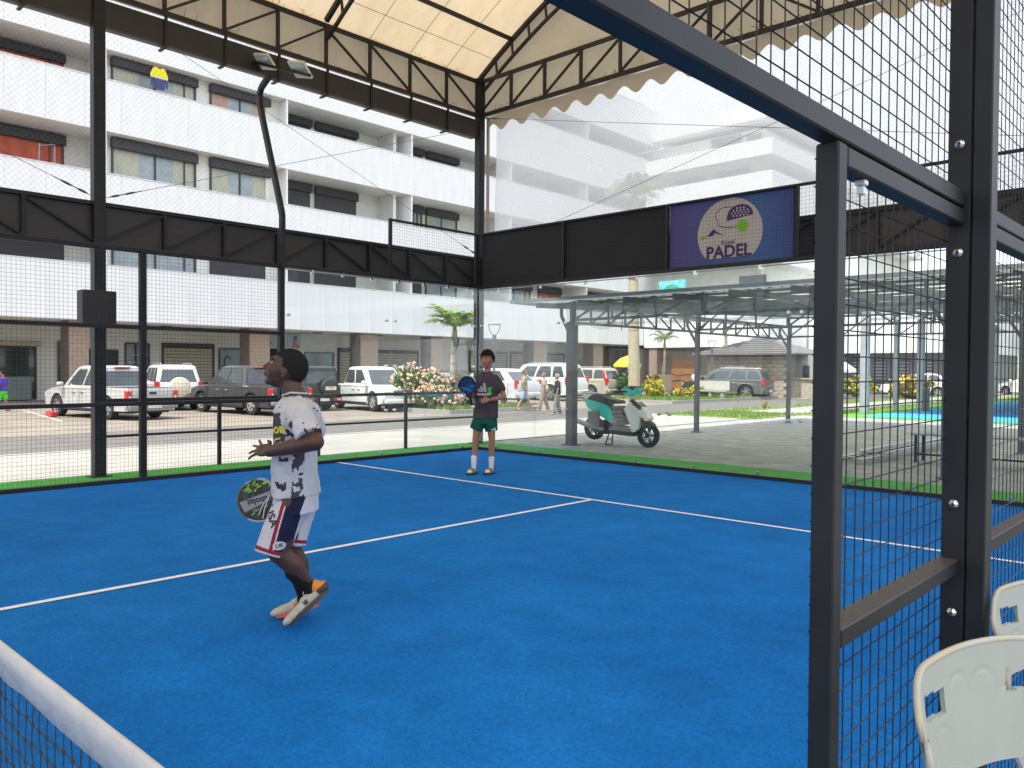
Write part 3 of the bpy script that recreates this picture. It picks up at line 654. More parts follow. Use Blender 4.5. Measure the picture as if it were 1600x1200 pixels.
# ---- floodlight on a cranked pole
fl = thing('floodlight_pole', 'cranked charcoal pole with two floodlights rising from the side wall', 'floodlight', (0,-4,3))
b = MB()
pts = [(-.02,-4,2.95),(-.02,-4,3.72),(-.10,-4.0,3.95),(-.66,-4.0,5.45),(-.68,-4,5.62),(-.62,-4,5.72),(-.34,-4.0,5.86)]
for i in range(len(pts)-1): b.bar(pts[i], pts[i+1], .07, .07, (0,1,0))
b.build('pole', M['steel'], fl)
b = MB(); b.bar((-1.02,-4,6.22),(.70,-4,5.58),.05,.04); b.build('cross_arm', sb, fl)
for cx, cz in ((-.59, 6.10), (.38, 5.74)):
    c = Vector((cx+.02,-3.97,cz)); X = Vector((.93,.08,-.25)).normalized(); N_ = Vector((.35,-.55,-.75)).normalized(); Y = N_.cross(X).normalized()
    def Q(a, b_, n): return c + X*a + Y*b_ + N_*n
    def plate(a, b_, n0, n1): return [Q(sx*a, sy*b_, nn) for nn in (n0, n1) for sx, sy in ((-1,-1),(1,-1),(1,1),(-1,1))]
    FB = [(0,1,2,3),(7,6,5,4),(0,4,5,1),(1,5,6,2),(2,6,7,3),(3,7,4,0)]
    b = MB(); b.add(plate(.19,.125,-.04,.02), FB); h = b.build('lamp_housing', mat('lamp_body', (.62,.60,.50), .5), fl)
    b = MB(); b.add(plate(.16,.095,.021,.026), FB); b.build('lamp_glass', mat('lamp_glass', (.50,.62,.58), .15, spec=.8), h)
    b = MB(); b.add(plate(.06,.02,.027,.03), FB); b.build('lamp_module', M['lens'], h)
# ---- loudspeaker box on the column
b = MB(); b.cbox(-.77, -.55, -6.55, -6.13, 2.03, 2.47, .01); tag(b.build('speaker_box', M['blackp']), 'black square box fixed to the left canopy column', 'box')
# ================================================================== APARTMENT BUILDING
ab = thing('apartment_building', 'long white apartment block with banded balconies above ground floor shops', 'building', (-24, 10, 0))
FX = -24.0; FY0, FY1 = -14.1, 41.0
BANDS = [(3.33, 5.60), (7.20, 9.33), (11.04, 13.14), (14.37, 17.4), (18.6, 21.4)]
# cladding panels with open joints
PW = 1.41; NP = int((FY1-FY0)/PW)
protos = {}
random.seed(21)
for bi, (z0, z1) in enumerate(BANDS):
    for i in range(NP):
        y0 = FY0+i*PW
        key = bi
        if key not in protos:
            b = MB(); b.cbox(-.05, 0, .003, PW-.003, z0+.004, z1-.004, .006)
            o = b.build('facade_panel', M['white']); protos[key] = o.data
            o.parent = ab; o.location = (FX+24, y0-10, 0)
        else:
            o = bpy.data.objects.new('facade_panel', protos[key]); COL.objects.link(o); o.parent = ab; o.location = (FX+24+random.uniform(-.004,.004), y0-10, 0)
    b = MB(); b.box(FX-.18, FX-.056, FY0, FY1+2, z0+.03, z1-.03); b.build('balcony_parapet', M['soffit'], ab)
    b = MB(); b.box(-26.3, FX-.06, FY0, FY1+2, z0, z0+.028); b.box(-26.3, FX-.19, FY0, FY1+2, z0+.031, z0+.30); b.build('balcony_slab', M['soffit'], ab)
    b = MB(); b.box(FX-.2, FX+.03, FY0, FY1, z1, z1+.035); b.build('parapet_cap', mat('cap_white', (.74,.75,.76), .5), ab)
# recess walls
FINS = [-6.0, 2.25, 10.55, 18.3, 26.3, 34.0]
b = MB(); b.box(-26.5, -26.0, FY0, FY1+2, 3.6, 22.5); b.build('wall', M['cream'], ab)
def wall_block(y0, y1, x, name='wall'):
    for zi in range(len(BANDS)-1):
        b = MB(); b.box(-25.99, x, y0, y1, BANDS[zi][1]-1.0, BANDS[zi+1][0]-.002); b.build(name, M['cream'], ab)
wall_block(2.30, 10.50, -24.7)
for f in FINS:
    for zi in range(len(BANDS)-1):
        b = MB(); b.box(-25.99, FX-.03, f-.09, f+.0, BANDS[zi][1]+.037, BANDS[zi+1][0]-.003); b.build('dividing_wall', M['white'], ab)
for f in (10.2, 17.9):
    for zi in range(len(BANDS)-1):
        b = MB(); b.box(-25.99, FX-.6, f-.5, f-.3, BANDS[zi][1]+.037, BANDS[zi+1][0]-.003); b.build('dividing_wall', M['cream'], ab)
def window(x, y0, y1, zi, style):
    zt = BANDS[zi+1][0]-.06; zb = BANDS[zi][1]-.6
    hb = .42 if zi < 2 else .36
    if style == 'closed':
        b = MB(); b.cbox(x, x+.07, y0, y1, zb, zt-hb, .004); n_ = 12
        for k in range(n_): b.box(x+.07, x+.082, y0+.04, y1-.04, zb+(zt-hb-zb)*k/n_+.01, zb+(zt-hb-zb)*(k+.8)/n_)
        wd = b.build('window_shutter', M['shutter'], ab)
    else:
        b = MB(); b.box(x, x+.003, y0+.071, y1-.071, zb, zt-hb)
        b.box(x, x+.09, y0, y0+.07, zb, zt-hb); b.box(x, x+.09, y1-.07, y1, zb, zt-hb)
        mid = (y0+y1)/2; b.box(x, x+.06, mid-.035, mid+.035, zb, zt-hb)
        if y1-y0 > 3: b.box(x, x+.06, y1-.55, y1-.49, zb, zt-hb)
        wd = b.build('window', M['frame'], ab)
        q = {'cream': 'curtain', 'pink': 'curt_p', 'red': 'curt_r', 'blue': 'curt_b'}.get(style, 'curtain')
        for ya, yb_ in ((y0+.07, lerp(y0, mid, .62)), (lerp(mid, y1, .45), y1-.07)):
            a = MB(); a.box(x+.004, x+.012, ya, yb_, zb, zt-hb); a.build('curtain', M[q], wd)
        a = MB(); a.box(x+.004, x+.012, lerp(y0, mid, .62), lerp(mid, y1, .45), zb, zt-hb); a.build('pane', M['curt_b'] if style != 'red' else M['curt_r'], wd)
    b = MB(); b.cbox(x+.002, x+.26, y0-.05, y1+.05, zt-hb, zt, .03)
    for k in range(5): b.box(x+.262, x+.272, y0-.03, y1+.03, zt-hb+.03+k*(hb-.06)/5, zt-hb+.03+(k+.75)*(hb-.06)/5)
    b.build('shutter_box', M['shutter'], wd)
for zi in range(4):
    st = ['blue','pink','cream','blue'][zi]
    window(-26, -4.2, 1.25, zi, ['closed','red','red','cream'][zi])
    window(-24.7, 2.66, 6.27, zi, ['blue','cream','cream','cream'][zi])
    window(-24.7, 6.93, 9.86, zi, ['closed','cream','pink','pink'][zi])
    window(-26, 11.6, 13.0, zi, 'closed'); window(-26, 13.3, 15.9, zi, 'closed')
    window(-26, 19.9, 20.6, zi, 'closed' if zi != 1 else 'cream'); window(-26, 20.9, 23.4, zi, ['blue','cream','closed','cream'][zi])
    window(-26, 27.0, 30.2, zi, ['cream','blue','cream','blue'][zi]); window(-26, 31.0, 33.4, zi, ['red','closed','blue','cream'][zi])
    window(-26, 35.0, 38.4, zi, ['cream','cream','blue','closed'][zi])
# air conditioner boxes
for (y, zi) in ((23.45,2),(24.4,0)):
    z_ = BANDS[zi][1]+.04
    b = MB(); b.cbox(-25.99, -25.6, y, y+.85, z_, z_+.62, .02); ac = b.build('air_conditioner', M['white'], ab)
    b = MB(); b.lathe([(.0,0),(.24,0),(.25,.02),(.2,.03)], (-25.598, y+.32, z_+.31), 16, 'x'); b.build('fan_grille', M['blackp'], ac)
# ground floor
gw = M['cream']
b = MB(); b.box(-29.4, -29.0, FY0, FY1+2, -.03, 3.6); b.build('shop_wall', gw, ab)
b = MB(); b.box(-29.0, -24.2, FY0, FY1+2, 3.36, 3.6); b.build('arcade_ceiling', M['soffit'], ab)
for i, y in enumerate((-6.2, .98, 8.86, 15.25, 20.2, 29.1, 35.5)):
    wd_ = (.75, .75, 1.05, 1.15, .9, 1.3, 1.1)[i]
    b = MB(); b.box(-25.55, -24.62, y, y+wd_, -.03, 3.355); b.mi = 1; b.box(-25.5, -24.60, y+.02, y+wd_+.012, -.02, 3.35); b.build('pillar', [M['taup'], M['tan']], ab)
for y in range(-3, 41, 4):
    b = MB(); b.cbox(-26.2, -25.8, y+.3, y+.7, 3.28, 3.359, .01); b.build('ceiling_lamp', M['blackp'], ab)
def slat_shutter(y0, y1, zt, m='roller', step=.16, x=-29.0):
    b = MB(); n_ = int(zt/step)
    for k in range(n_): b.cbox(x+.02, x+.07, y0, y1, k*step+.012, (k+1)*step-.012, .006)
    sh = b.build('roller_shutter', M[m], ab, kind='stuff')
    b = MB(); b.box(x, x+.12, y0-.09, y0-.01, -.03, zt+.1); b.box(x, x+.12, y1+.01, y1+.09, -.03, zt+.1); b.box(x, x+.14, y0-.01, y1+.01, zt+.005, zt+.1); b.box(x+.001, x+.015, y0-.009, y1+.009, 0, zt)
    b.build('shutter_frame', mat('shutter_frame', (.06,.055,.05), .6), ab)
def shopfront(y0, y1, z0, zt, m, mull=(), x=-29.0):
    b = MB(); b.box(x+.001, x+.03, y0, y1, z0, zt); p_ = b.build('shop_window', M[m], ab)
    b = MB()
    for yy in (y0-.03, y1-.03)+tuple(mull): b.box(x+.031, x+.09, yy, yy+.07, z0, zt)
    b.box(x+.031, x+.085, y0+.04, y1-.04, zt-.06, zt+.02); b.build('window_frame', M['frame'], p_); return p_
shopfront(-3.4, 1.03, 0, 2.30, 'glassd', (-1.2,)); 
b = MB(); b.cbox(-28.99, -28.75, -3.6, 1.2, 2.33, 2.55, .03); b.build('roller_box', M['roller'], ab)
b = MB(); b.cbox(-28.9,-28.3,-.9,.7,0,1.0,.02); b.build('counter', mat('counter_grey', (.20,.24,.22), .5), ab)
shopfront(1.95, 2.6, .2, 2.6, 'glassd')
shopfront(3.14, 4.49, .9, 2.25, 'blackp'); shopfront(4.85, 5.95, .9, 2.6, 'glassd', (5.3,))
b = MB()
for k in range(3): b.box(-28.96,-28.93,4.9,5.9,1.3+k*.35,1.36+k*.35)
b.build('display_shelf', M['curt_b'], ab)
slat_shutter(6.67, 9.16, 2.55); shopfront(9.54, 11.2, 0, 2.45, 'teal')
sg_t = mat('sign_dark_ink', (.02,.05,.05), .6)
PYZ = Matrix.Rotation(pi/2, 4, 'Z') @ Matrix.Rotation(pi/2, 4, 'X')      # text in YZ plane read from +X
# leaf shaped mark and swirl on the teal window
b = MB(); b.tube([(-28.95, 10.0+.18*cos(t*.5), 1.75+.28*sin(t*.5)) for t in range(1, 11)], .03, 5); b.tube([(-28.95,9.7,1.55),(-28.95,10.0,1.45),(-28.95,10.35,1.55)], .03, 5)
b.cyl((-28.95,9.9,1.0), (1,0,0), .14, .04, 14); b.build('window_mark', sg_t, ab)
b = MB(); b.cbox(-28.99,-28.9,11.9,12.9,2.6,3.3,.01); s1 = b.build('wall_sign', mat('sign_pale', (.62,.66,.66), .5), ab)
b = MB(); b.tube([(-28.89,12.25,3.15),(-28.89,12.4,3.0),(-28.89,12.3,2.95),(-28.89,12.5,2.75)], .03, 5); b.build('sign_mark', mat('sign_green', (.02,.22,.12), .5), s1)
b = MB(); b.cbox(-28.99,-28.9,13.5,14.3,2.55,3.35,.01); s1 = b.build('wall_sign', mat('sign_pale2', (.40,.55,.60), .5), ab)
b = MB(); b.prism([(-28.89,13.75,2.58),(-28.89,14.25,2.58),(-28.89,14.0,2.95),(-28.89,13.8,2.95)], (.01,0,0)); b.build('sign_mark', mat('sign_red', (.5,.09,.05), .5), s1)
b = MB(); b.ball((-28.885,13.95,3.1), .14, 8, (.1,1,1.2)); b.build('sign_mark', mat('sign_blk', (.03,.07,.07), .5), s1)
b = MB(); b.prism([(-28.99,11.6,2.1),(-28.2,11.6,1.95),(-28.2,11.6,2.1),(-28.99,11.6,2.5)], (0,1.9,0)); b.build('awning', mat('awning_navy', (.02,.03,.09), .7), ab)
shopfront(11.7, 13.4, 0, 1.9, 'curt_b', (12.4,)); shopfront(14.6, 16.5, 0, 2.35, 'teal', ())
slat_shutter(16.9, 18.2, 2.55); slat_shutter(19.0, 22.8, 2.5); shopfront(23.55, 24.65, .9, 2.6, 'glassd'); shopfront(27.4, 28.3, 1.2, 2.7, 'glassd')
slat_shutter(29.5, 31.0, 2.6); slat_shutter(31.5, 33.6, 2.65); slat_shutter(34.8, 37.4, 2.6)
b = MB(); b.box(-28.99, -28.92, 38.2, 39.9, 0, 2.3); b.build('shop_door', M['lime'], ab)
b = MB(); b.box(-28.99, -28.92, 40.0, 41.0, 0, 2.3); b.build('shop_door', M['lime'], ab)
# ---- wing at the back, turned towards the court
wg = thing('corner_wing', 'white wing of the apartment block turning the far corner with sunlit balcony bands', 'building', (-19, 41, 0))
WX1 = -13.9; WY = 41.0
b = MB(); b.box(-29, WX1-1.6, WY+1.8, WY+34, 2.8, 18.5); b.build('wall', M['cream'], wg)
for z0, z1 in ((3.15, 6.9), (8.9, 11.4), (12.3, 15.0), (16.1, 17.2)):
    n_ = 8; wpn = (WX1+24)/n_
    for i in range(n_):
        b = MB(); b.cbox(-24+i*wpn+.004, -24+(i+1)*wpn-.004, WY, WY+.05, z0, z1, .006); b.build('facade_panel', M['white'], wg)
    for i in range(8):
        b = MB(); b.cbox(WX1-.05, WX1, WY+.06+i*2.0, WY+.06+(i+1)*2.0-.016, z0, z1, .006); b.build('facade_panel', M['white'], wg)
    b = MB(); b.box(-24, WX1-.06, WY+.06, WY+33, z0, z0+.25); b.build('balcony_slab', M['soffit'], wg)
for x0, x1, z0, z1 in ((-19.4,-17.1,17.25,18.4),(-16.6,-15.6,17.25,18.2),(-22.9,-20.5,11.4,12.2),(-19,-16.5,15.05,15.9),(-22.5,-20,15.05,15.9)):
    b = MB(); b.box(x0, x1, WY+1.74, WY+1.79, z0, z1); w1 = b.build('window', M['pane'], wg); b = MB()
    for k in range(4): b.box(x0+(x1-x0)*k/3-.03, x0+(x1-x0)*k/3+.03, WY+1.70, WY+1.738, z0, z1)
    b.build('frame', M['frame'], w1)
b = MB(); b.box(-24.4, WX1-1.0, WY+.9, WY+33, 18.9, 19.15); b.build('roof_slab', M['white'], wg)
b = MB(); b.prism([(-21,WY+1.2,19.152),(-13.6,WY+1.2,19.152),(-16.4,WY+1.2,20.6)], (0,14,0)); b.build('roof', M['soffit'], wg)
b = MB(); b.box(-22.7,-20.4,WY-.04,WY-.004,7.2,8.1); ps = b.build('wall_picture', mat('aqua_picture', (.06,.45,.50), .5, 0, .3, 3, col2=(.25,.6,.65), thr=(.4,.6)), wg)
b = MB(); b.prism([(-21.6+.75*cos(pi*t/12), WY-.05, 7.22+.6*sin(pi*t/12)) for t in range(13)], (0,.009,0)); b.build('green_hill_print', mat('print_green', (.05,.38,.2), .5), ps)
b = MB(); b.box(-16.2,-14.2,WY-.03,WY-.004,7.3,8.0); b.build('window', M['pane'], wg)
b = MB(); b.cbox(-24.9,-24.5,WY-1.2,WY-.7,3.3,11,.03); b.build('service_pipe', mat('pinkish_stone', (.45,.36,.30), .7), wg)
b = MB(); b.box(-29, WX1, WY+.9, WY+1.3, -.1, 3.12); b.build('ground_wall', mat('wall_grey_taupe', (.24,.20,.165), .7, 0, .1, 2), wg)
for x0, x1, m in ((-29,-27.6,'tan'),(-25.2,-24.3,'tan'),(-23.6,-22.9,'tan'),(-18.4,-17.6,'tan')):
    b = MB(); b.box(x0, x1, WY+.1, WY+.8, -.1, 3.14); b.build('pillar', M[m], wg)
b = MB(); b.box(-26.6,-26.2,WY+.84,WY+.88,0,3.0); b.box(-27.3,-26.9,WY+.84,WY+.88,1.9,3.0); b.build('dark_panel', mat('purple_dark', (.04,.02,.04), .5), wg)
gt = []
for k in range(5):
    b = MB(); b.cbox(-22.0, -19.75, WY+.70, WY+.78, .05+k*.44, .05+k*.44+.43, .01); b.build('gate_board', M['wood'], wg)
b = MB(); b.tube([(-21.9,WY+.68,1.25),(-21.3,WY+.68,1.1),(-20.7,WY+.68,1.22),(-19.85,WY+.68,1.15)], .03, 5); b.tube([(-21.9,WY+.68,.7),(-21.2,WY+.68,.8),(-20.5,WY+.68,.62),(-19.85,WY+.68,.7)], .03, 5); b.build('gate_vine', M['taup'], wg)
# lower block further right
lb = thing('far_pavilion', 'long white low block with dark shaded ground floor at far right', 'building', (-6, 48, 0))
for i in range(10):
    b = MB(); b.cbox(WX1+.1+i*1.05, WX1+.1+(i+1)*1.05-.02, 47, 47.05, 2.75, 6.4, .006); b.build('facade_panel', M['white'], lb)
b = MB(); b.box(WX1+.1, -3.4, 47.06, 62, 2.75, 6.38); b.build('upper_floor', M['white'], lb)
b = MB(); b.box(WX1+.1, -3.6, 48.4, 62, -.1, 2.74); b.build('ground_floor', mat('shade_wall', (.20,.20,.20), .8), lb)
for i in range(6):
    x0 = WX1+1.2+i*1.5; b = MB(); b.box(x0, x0+.9, 48.3, 48.38, .2, 2.3); wv = b.build('louvre_window', M['grey'], lb); b = MB()
    for k in range(9): b.box(x0+.03, x0+.87, 48.26, 48.299, .3+k*.22, .38+k*.22)
    b.build('louvre', M['curt_b'], wv)
# ---- gatehouse of stone blocks with hipped roof
gh = thing('gatehouse', 'small stone block gatehouse with low grey hipped roof', 'building', (-12, 34, 0))
GX0, GX1, GY0, GY1 = -14.6, -9.5, 34.0, 38.0
b = MB(); b.box(GX0, GX1, GY0+.03, GY1, R0, 2.45); b.build('wall_core', mat('mortar', (.27,.25,.2), .9), gh)
random.seed(9); bp_ = MB(); bp_.cbox(0, .60, 0, .05, 0, .21, .012); bo = None
nb = 0
for j in range(11):
    x = GX0 - (.3 if j % 2 else 0)
    while x < GX1-.1:
        x0 = max(GX0, x)
        if x0+.55 < GX1+.3 and not (-12.8 < x0+.3 < -11.2 and 3 <= j <= 8 and False):
            if bo is None: bo = bp_.build('stone', M['stone'], gh); bo.location = (x0-gh.location.x, GY0-.02-gh.location.y, R0+j*.225)
            else:
                o = bpy.data.objects.new('stone', bo.data); COL.objects.link(o); o.parent = gh; o.location = (x0-gh.location.x, GY0-.02-random.uniform(0,.015)-gh.location.y, R0+j*.225)
            nb += 1
        x += .615
b = MB(); e = .7; zr = 2.5
ap1, ap2 = (-12.6, 36.2, 3.45), (-11.6, 36.2, 3.45)
c_ = [(GX0-e,GY0-e,zr),(GX1+e,GY0-e,zr),(GX1+e,GY1+e,zr),(GX0-e,GY1+e,zr)]
b.add(c_+[ap1, ap2], [(0,1,5,4),(1,2,5),(2,3,4,5),(3,0,4)]); b.add([(x,y,z_-.1) for x,y,z_ in c_]+c_, [(0,1,5,4),(1,2,6,5),(2,3,7,6),(3,0,4,7),(3,2,1,0)]); b.build('roof', M['roofb'], gh, fix=False)
for k in range(7):
    t = (k+.5)/7; b = MB(); b.bar((lerp(GX0-e, ap1[0], t), lerp(GY0-e, 36.2, t)-.01, lerp(zr, 3.45, t)+.03), (lerp(GX1+e, ap2[0], t), lerp(GY0-e, 36.2, t)-.01, lerp(zr, 3.45, t)+.03), .06, .03); b.build('tile_course', M['roofb'], gh)
b = MB(); b.prism([(-13.0,36.2,3.40),(-11.2,36.2,3.40),(-12.1,36.2,3.75)], (0,.8,0)); b.build('roof_cap', M['curt_b'], gh)
b = MB(); b.box(-13.4,-12.1,GY0-.06,GY0-.035,1.0,1.75); b.build('notice_board', mat('notice_white', (.65,.68,.72), .5), gh)
b = MB(); b.box(-9.48,-6.6,34.4,34.7,R0,1.0); b.box(-9.48,-6.6,34.3,34.8,1.002,1.08); b.build('garden_wall', M['stone'], gh)
b = MB(); b.box(-9.48,-8.3,35.2,37.5,R0,2.4); b.build('annex', M['concrete'], gh)
b = MB(); b.box(-9.1,-8.7,35.15,35.19,1.0,1.8); b.build('window', M['frame'], gh)
# ---- hanging work shirt and drying rack on balconies
b = MB(); zt = 14.25
def shirt(y, z_, s):
    P_ = [(-.12,.0),(-.22,-.04),(-.34,-.30),(-.33,-.78),(-.27,-.78),(-.22,-.35),(-.2,-.86),(.2,-.86),(.22,-.35),(.27,-.78),(.33,-.78),(.34,-.30),(.22,-.04),(.12,0),(.06,-.05),(-.06,-.05)]
    return [(y+a*s, z_+c*s) for a, c in P_]
hs = thing('hanging_shirt', 'yellow and navy work shirt hung out on the top balcony', 'shirt', (-23.9,4.35,13.3))
def clipz(pts, lo, hi):
    out = []
    for sgn, lim in ((1, lo), (-1, hi)):
        src = pts if not out else out; res = []
        for i in range(len(src)):
            a, c = src[i], src[(i+1) % len(src)]; ia, ic = sgn*(a[1]-lim) >= 0, sgn*(c[1]-lim) >= 0
            if ia: res.append(a)
            if ia != ic: t = (lim-a[1])/(c[1]-a[1]); res.append((a[0]+t*(c[0]-a[0]), lim))
        out = res
    return out
sp = shirt(4.33, 14.16, 1.06)
for nm, lo, hi, c in (('chest', 13.74, 14.3, (.75,.68,.02)), ('stripe', 13.69, 13.738, (.6,.62,.6)), ('lower_part', 13.2, 13.688, (.05,.055,.16))):
    b = MB(); b.prism([(-23.93, y_, z_) for y_, z_ in clipz(sp, lo, hi)], (.05,0,0)); b.build(nm, mat('shirt_'+nm, c, .8), hs)
b = MB(); b.tube([(-23.9,4.33,14.30),(-23.9,4.33,14.16)], .012, 5); b.build('hanger', M['red'], hs)
b = MB()
for y_ in (-.45+.4, -.45+.95): b.tube([(-24.6,y_,9.3),(-24.6,y_,10.2)], .02, 5); b.tube([(-24.9,y_,9.3),(-24.6,y_,10.2)], .015, 5)
b.tube([(-24.6,-.05,10.1),(-24.6,.5,10.25)], .015, 5); tag(b.build('drying_rack', M['greyl']), 'small metal drying rack on a balcony left of the canopy column', 'drying rack')
# ================================================================== CARPORT BEHIND THE COURT
cpt = thing('carport', 'open steel carport with cream roof sheets over grey pavers', 'carport', (6, 7, 0))
gp = M['grey']
for i, y in enumerate((2.0, 6.75, 11.8)):
    for x, w_ in ((.6, .085 if i == 0 else .05), (7.3, .05), (13.5, .05)):
        b = MB(); b.cbox(x-w_, x+w_, y-w_, y+w_, 0, 2.42, .006); b.build('column', gp, cpt)
        b = MB(); b.box(x-w_-.05, x+w_+.05, y-w_-.05, y+w_+.05, -.01, .012); b.build('base_plate', gp, cpt)
        b = MB(); b.bar((x-.02, y, 2.1), (x-.28, y, 2.55), .05, .05); b.bar((x-.28, y, 2.55), (x-.28, y, 2.8), .05, .05); b.build('brace', gp, cpt)
        b = MB(); b.bar((x+.02, y, 2.42), (x+.02, y, 2.84), .09, .09); b.build('stub', gp, cpt)
def ctruss(p, q, z0, z1, n, up=True):
    p, q = Vector((*p, 0)), Vector((*q, 0)); P_ = lambda t, z: (lerp(p.x, q.x, t), lerp(p.y, q.y, t), z)
    b = MB(); b.bar(P_(0, z0), P_(1, z0), .05, .05); b.build('truss_chord', gp, cpt)
    b = MB(); b.bar(P_(0, z1), P_(1, z1), .05, .05); b.build('truss_chord', gp, cpt)
    for i in range(n+1):
        b = MB(); b.bar(P_(i/n, z0), P_(i/n, z1), .035, .035); b.build('truss_strut', gp, cpt)
        if i < n:
            a, c = (z0, z1) if (i*2 < n) == up else (z1, z0)
            b = MB(); b.bar(P_(i/n, a), P_((i+1)/n, c), .03, .03); b.build('truss_diagonal', gp, cpt)
def zr(y): return 2.77+.035*(y-1.2)
ctruss((.6,2.0),(.6,6.75),2.40,2.74,8); ctruss((.6,6.75),(.6,11.8),2.38,2.74,8)
ctruss((7.3,2.0),(7.3,11.8),2.40,2.74,14)
ctruss((.6,2.0),(7.3,2.0),2.45,2.84,7); ctruss((7.3,2.0),(13.5,2.0),2.45,2.84,7)
ctruss((.6,6.75),(7.3,6.75),2.45,2.95,9); ctruss((.6,11.8),(7.3,11.8),2.45,2.98,9); ctruss((7.3,11.8),(13.5,11.8),2.45,2.98,9); ctruss((7.3,6.75),(13.5,6.75),2.45,2.95,9)
for i in range(14):
    x = .25+i*1.02; b = MB(); b.bar((x, 1.35, zr(1.35)-.06), (x, 12.6, zr(12.6)-.06), .06, .10); b.build('rafter', gp, cpt)
for j in range(11):
    y = 2.05+j*1.02; b = MB(); b.bar((0, y, zr(y)-.015), (14, y, zr(y)-.015), .04, .04); b.build('purlin', gp, cpt)
cs = membrane('carport_sheet', (.80,.80,.68), .5, .15)
for i in range(14):     # corrugated roof sheets, one metre wide
    b = MB(); x0 = -.12+i*1.0; nseg = 20; vs = []; fs = []
    for k in range(nseg+1):
        x = x0+1.03*k/nseg; zz = .012*(1 if k % 4 < 2 else -1)
        vs += [(x, 1.12, zr(1.12)+.025+zz+.003*(i % 2)), (x, 12.9, zr(12.9)+.025+zz+.003*(i % 2))]
    for k in range(nseg): fs.append((2*k, 2*k+2, 2*k+3, 2*k+1))
    b.add(vs, fs); b.build('roof_sheet', cs, cpt, fix=False)
b = MB(); b.box(-.16, 14, 1.06, 1.10, 2.75, 2.81); b.build('eave_flashing', mat('flashing', (.50,.52,.53), .5, .2), cpt)
b = MB(); b.box(-.2, -.165, 1.06, 12.9, 2.75, 2.81); b.build('eave_flashing', mat('flashing2', (.40,.42,.43), .5, .2), cpt)
pl = thin_glass('plastic_blind', (.90,.93,.93), .12, .12, veil=.14, veilcol=(.55,.62,.63))
sheet('plastic_blind', lambda u, v: (lerp(.72, 7.2, u), 1.94+.05*noise.noise(Vector((u*22, v*2, 0))), lerp(2.34+.05*sin(u*9)+.03*noise.noise(Vector((u*30,0,4))), 2.80, v)), 90, 5, pl, cpt)
sheet('plastic_blind', lambda u, v: (.50+.05*noise.noise(Vector((u*22, v*2, 7))), lerp(1.95, 3.6, u), lerp(2.36+.05*sin(u*7), 2.78, v)), 40, 5, pl, cpt)
b = MB(); b.tube([(.7,1.97,2.36),(3.6,1.97,2.33),(7.2,1.97,2.36)], .03, 8); b.build('blind_roller', pl, cpt)
b = MB()
for x in (1.9, 3.6, 5.4): b.wire((x,1.9,2.82),(x-.04,1.88,2.2),.008)
b.build('tie_straps', M['wire'], cpt, kind='stuff')
# ladder lying on the pavers
alu = mat('ladder_aluminium', (.62,.63,.68), .25, 1, .1, 10)
ld = thing('aluminium_ladder', 'two-part aluminium ladder lying flat on the pavers behind the mesh', 'ladder', (5.75,6,0))
for x0, y0, y1, z_ in ((5.50,2.75,8.9,.03),(5.62,3.4,9.4,.10)):
    for dx in (0,.40):
        b = MB(); b.cbox(x0+dx, x0+dx+.03, y0, y1, z_, z_+.07, .004); b.build('rail', alu, ld)
    k = y0+.2
    while k < y1:
        b = MB(); b.cyl((x0+.215, k, z_+.035), (1,0,0), .016, .38, 8); b.build('rung', alu, ld); k += .28
# benches
def mbench(x, y, lab, lx=1.7):
    t = thing('metal_bench', lab, 'bench', (x, y, 0), 'dark metal benches under the carport')
    for k in range(6):
        b = MB(); b.cbox(x-lx/2, x+lx/2, y-.24+k*.085, y-.24+k*.085+.065, .45, .475, .004); b.build('slat', M['galv'], t)
    for sx in (-1, 1):
        for sy in (-1, 1):
            b = MB(); b.cbox(x+sx*(lx/2-.08)-.02, x+sx*(lx/2-.08)+.02, y+sy*.2-.02, y+sy*.2+.02, 0, .448, .003); b.build('leg', M['steel'], t)
        b = MB(); b.bar((x+sx*(lx/2-.08), y-.2, .12), (x+sx*(lx/2-.08), y+.2, .12), .03, .03); b.build('stretcher', M['steel'], t)
    b = MB(); b.bar((x-lx/2+.08, y-.2, .14), (x+lx/2-.08, y-.2, .14), .03, .03); b.build('stretcher', M['steel'], t)
mbench(7.15, 4.0, 'dark metal slatted bench standing nearer the ladder under the carport'); mbench(8.9, 4.1, 'dark metal slatted bench at the right edge of the photo', 1.5); mbench(8.6, 6.9, 'dark metal slatted bench farthest back beneath the carport roof', 1.5)
# posts of the second court and its fence rails
pc = thing('far_court_frame', 'row of grey steel posts with top beams along the far court', 'frame', (.3, 28, 0))
for y, w_ in ((18.6,.13),(21.8,.07),(24.8,.12),(28.2,.07),(32.4,.12),(37.2,.1)):
    b = MB(); b.cbox(.3-w_, .3+w_, y-w_, y+w_, 0, 3.9, .01); b.build('post', M['greyl'], pc)
    for k in range(14): 
        if w_ > .11:
            pass
b = MB(); b.bar((.3,18.6,3.85),(.3,37.2,3.85),.12,.12); b.build('beam', M['greyl'], pc)
b = MB(); b.bar((.3,18.6,3.3),(14,18.6,3.3),.10,.10); b.build('beam', M['greyl'], pc)
b = MB()
for k in range(18): b.bar((.3+k*.75,18.6,3.3 if k%2 else 3.85),(.3+(k+1)*.75,18.6,3.85 if k%2 else 3.3),.05,.05)
b.bar((.3,18.6,3.85),(14,18.6,3.85),.1,.1); b.build('beam_web', M['greyl'], pc)
b = MB(); b.box(.2, 14, 18.3, 38, 4.05, 4.10); b.build('flat_roof', M['curt_b'], pc)
